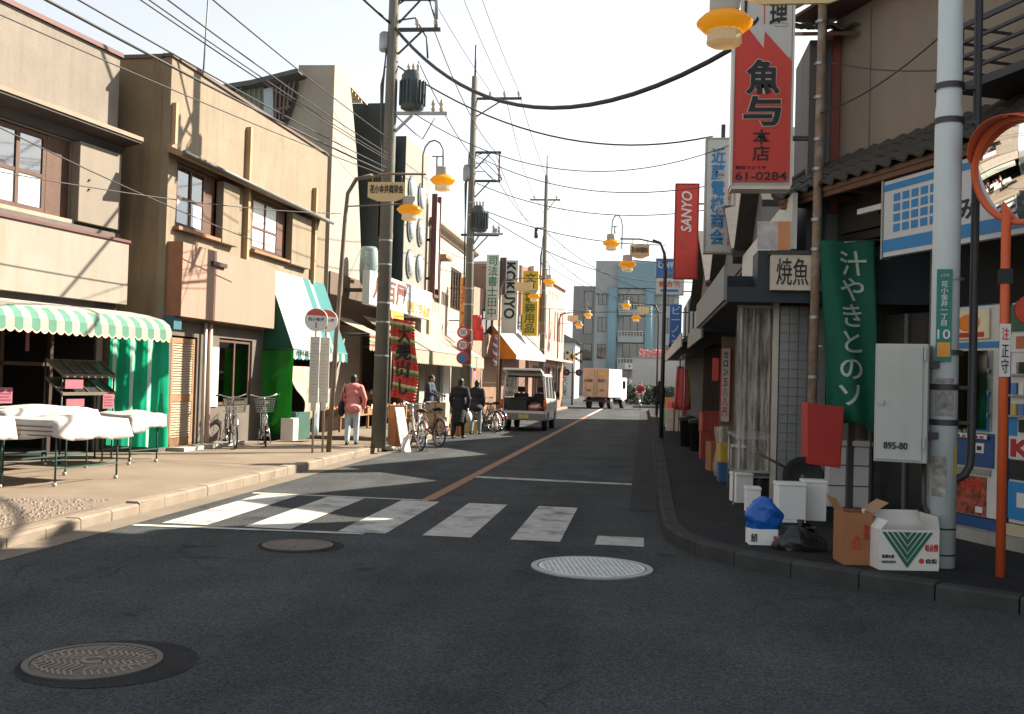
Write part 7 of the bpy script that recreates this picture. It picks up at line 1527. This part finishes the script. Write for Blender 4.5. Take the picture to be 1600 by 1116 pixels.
sb_ = thing('leaning_board', 'white and red advertising board leaning at the foot of the power pole', 'board', (-4.98, 21.35, .0), R(20)); m = MB(); m.add([(-.05, 0, 0), (.16, .12, 0), (.0, .34, .95), (-.2, .2, .95)], [(0, 1, 2, 3)]); m.build('panel', M('board_mix', (.62, .58, .55), .6, .1), sb_, solid=.03); m = MB(); m.add([(-.075, .03, .12), (.08, .12, .12), (-.0, .24, .55), (-.15, .15, .55)], [(0, 1, 2, 3)]); m.build('print', REDS, sb_, solid=.036); MB().tube([(.02, .3, .8), (.18, .6, 0.0)], .012, 5).build('prop', STEEL, sb_)
fl_ = thing('flag_decoration', 'purple pennant hanging under the cream awning end', 'pennant', L3.w(11.2, -1.5, 1.55), L3.a); m = MB(); m.prism([(-.22, .6), (.22, .6), (.15, 0), (0, .12), (-.15, 0)], -.006, .006, 'y'); m.build('cloth', M('purple_cloth', (.38, .12, .35), .8), fl_, fix=True); MB().tube([(-.24, 0, .62), (.24, 0, .62)], .01, 5).build('rod', STEEL, fl_); MB().tube([(0, 0, .62), (0, 0, .88)], .006, 5).build('cord', STEEL, fl_)
for i, (u_, z_) in enumerate(((9.0, 3.35), (9.5, 3.0))):
    f_ = thing('red_flag', ('upper' if i == 0 else 'lower')+' red cloth flag behind the round speed signs', 'flag', L3.w(u_, -1.75, z_)); m = MB(); m.grid(lambda u, v: (u*.38, .04*math.sin(u*8), v*.55), 8, 4); m.build('cloth', REDS, f_, solid=.004); MB().tube([(0, 0, -.2), (0, 0, .6)], .01, 5).build('stick', STEEL, f_); MB().tube([(0, 0, .05), (0, 1.2, .05)], .008, 5).build('bracket', STEEL, f_) if False else MB().tube([(0, 0, -.18), (-.9, 0, -.05)], .008, 5).build('bracket', STEEL, f_)
# roof antenna on the cream shop
ra = thing('roof_aerial', 'television aerial on a thin mast above the cream shop roof', 'aerial', L1.w(8.2, 3.4, 7.1), .4); MB().tube([(0, 0, 0), (0, 0, 1.9)], .014, 6).build('mast', STEELD, ra); MB().tube([(-.6, 0, 1.5), (.6, 0, 1.5)], .010, 5).build('boom', STEELD, ra)
for k in range(7): MB().tube([(-.55+k*.18, -.4+.03*k, 1.5), (-.55+k*.18, .4-.03*k, 1.5)], .006, 5).build('element', STEELD, ra)
MB().tube([(-.35, 0, 1.15), (.5, 0, 1.15)], .008, 5).build('boom', STEELD, ra)

# more shop clutter past the plastic sheet
for i, (x, y, z, w, d, h, mt, lab) in enumerate(((1.38, 16.3, Z_P, .34, .40, .30, M('crate_blue', (.03, .10, .22), .6, .1), 'blue plastic fish crate past the clear sheet'), (1.38, 16.3, Z_P+.305, .34, .40, .28, M('crate_yellow', (.45, .30, .04), .6, .1), 'yellow plastic fish crate on the blue crate'), (1.36, 18.3, Z_P, .36, .4, .5, CB, 'brown carton before the beige partition'), (1.40, 21.2, Z_P, .4, .5, .55, M('crate_red', (.32, .05, .03), .6, .1), 'red drink crate past the beige partition'), (1.40, 21.2, Z_P+.555, .4, .5, .4, M('crate_red', None), 'red drink crate stacked on the lower red crate'))):
    t = thing('shop_crate', lab, 'crate', (x, y, z), .08*(i % 3)); m = MB(); th = .02
    m.box(-w/2, w/2, -d/2, d/2, 0, th); m.box(-w/2, w/2, -d/2, -d/2+th, th, h); m.box(-w/2, w/2, d/2-th, d/2, th, h); m.box(-w/2, -w/2+th, -d/2+th, d/2-th, th, h); m.box(w/2-th, w/2, -d/2+th, d/2-th, th, h); m.build('tub', mt, t, bevel=.004)
    for k in range(3): bx('rib', mt, t, -w/2+.03+k*(w-.08)/2, -w/2+.05+k*(w-.08)/2, -d/2-.012, -d/2-.001, .02, h-.03)
    bx('rim', mt, t, -w/2-.012, w/2+.012, -d/2-.012, -d/2-.001, h-.028, h)

kb = thing('black_bag', 'low black rubbish bag on the pavement between the blue bag and the cartons', 'bag', (1.48, 9.72, Z_P), .3)
m = MB(); m.grid(lambda u, v: ((.26-.10*v**3)*(1+.06*math.sin(u*31+v*5))*math.cos(6.2832*u)*(.75+.25*math.sin(math.pi*min(1, v+.3))), (.17-.06*v**3)*(1+.07*math.sin(u*25+v*7))*math.sin(6.2832*u), .003+v*.2*(1+.15*math.sin(u*12.566))), 40, 12); m.add([((.16)*math.cos(6.2832*i/40)*.9, .11*math.sin(6.2832*i/40)*.95, .205) for i in range(40)], [tuple(range(40))]); m.build('bag', M('plastic_black', (.012, .012, .013), .3, .2, 6, .8, 16, spec=.5), kb)
MB().lathe([(.05, 0), (.02, .03), (.04, .07)], (0, 0, .2), 10).build('knot', M('plastic_black', None), kb)
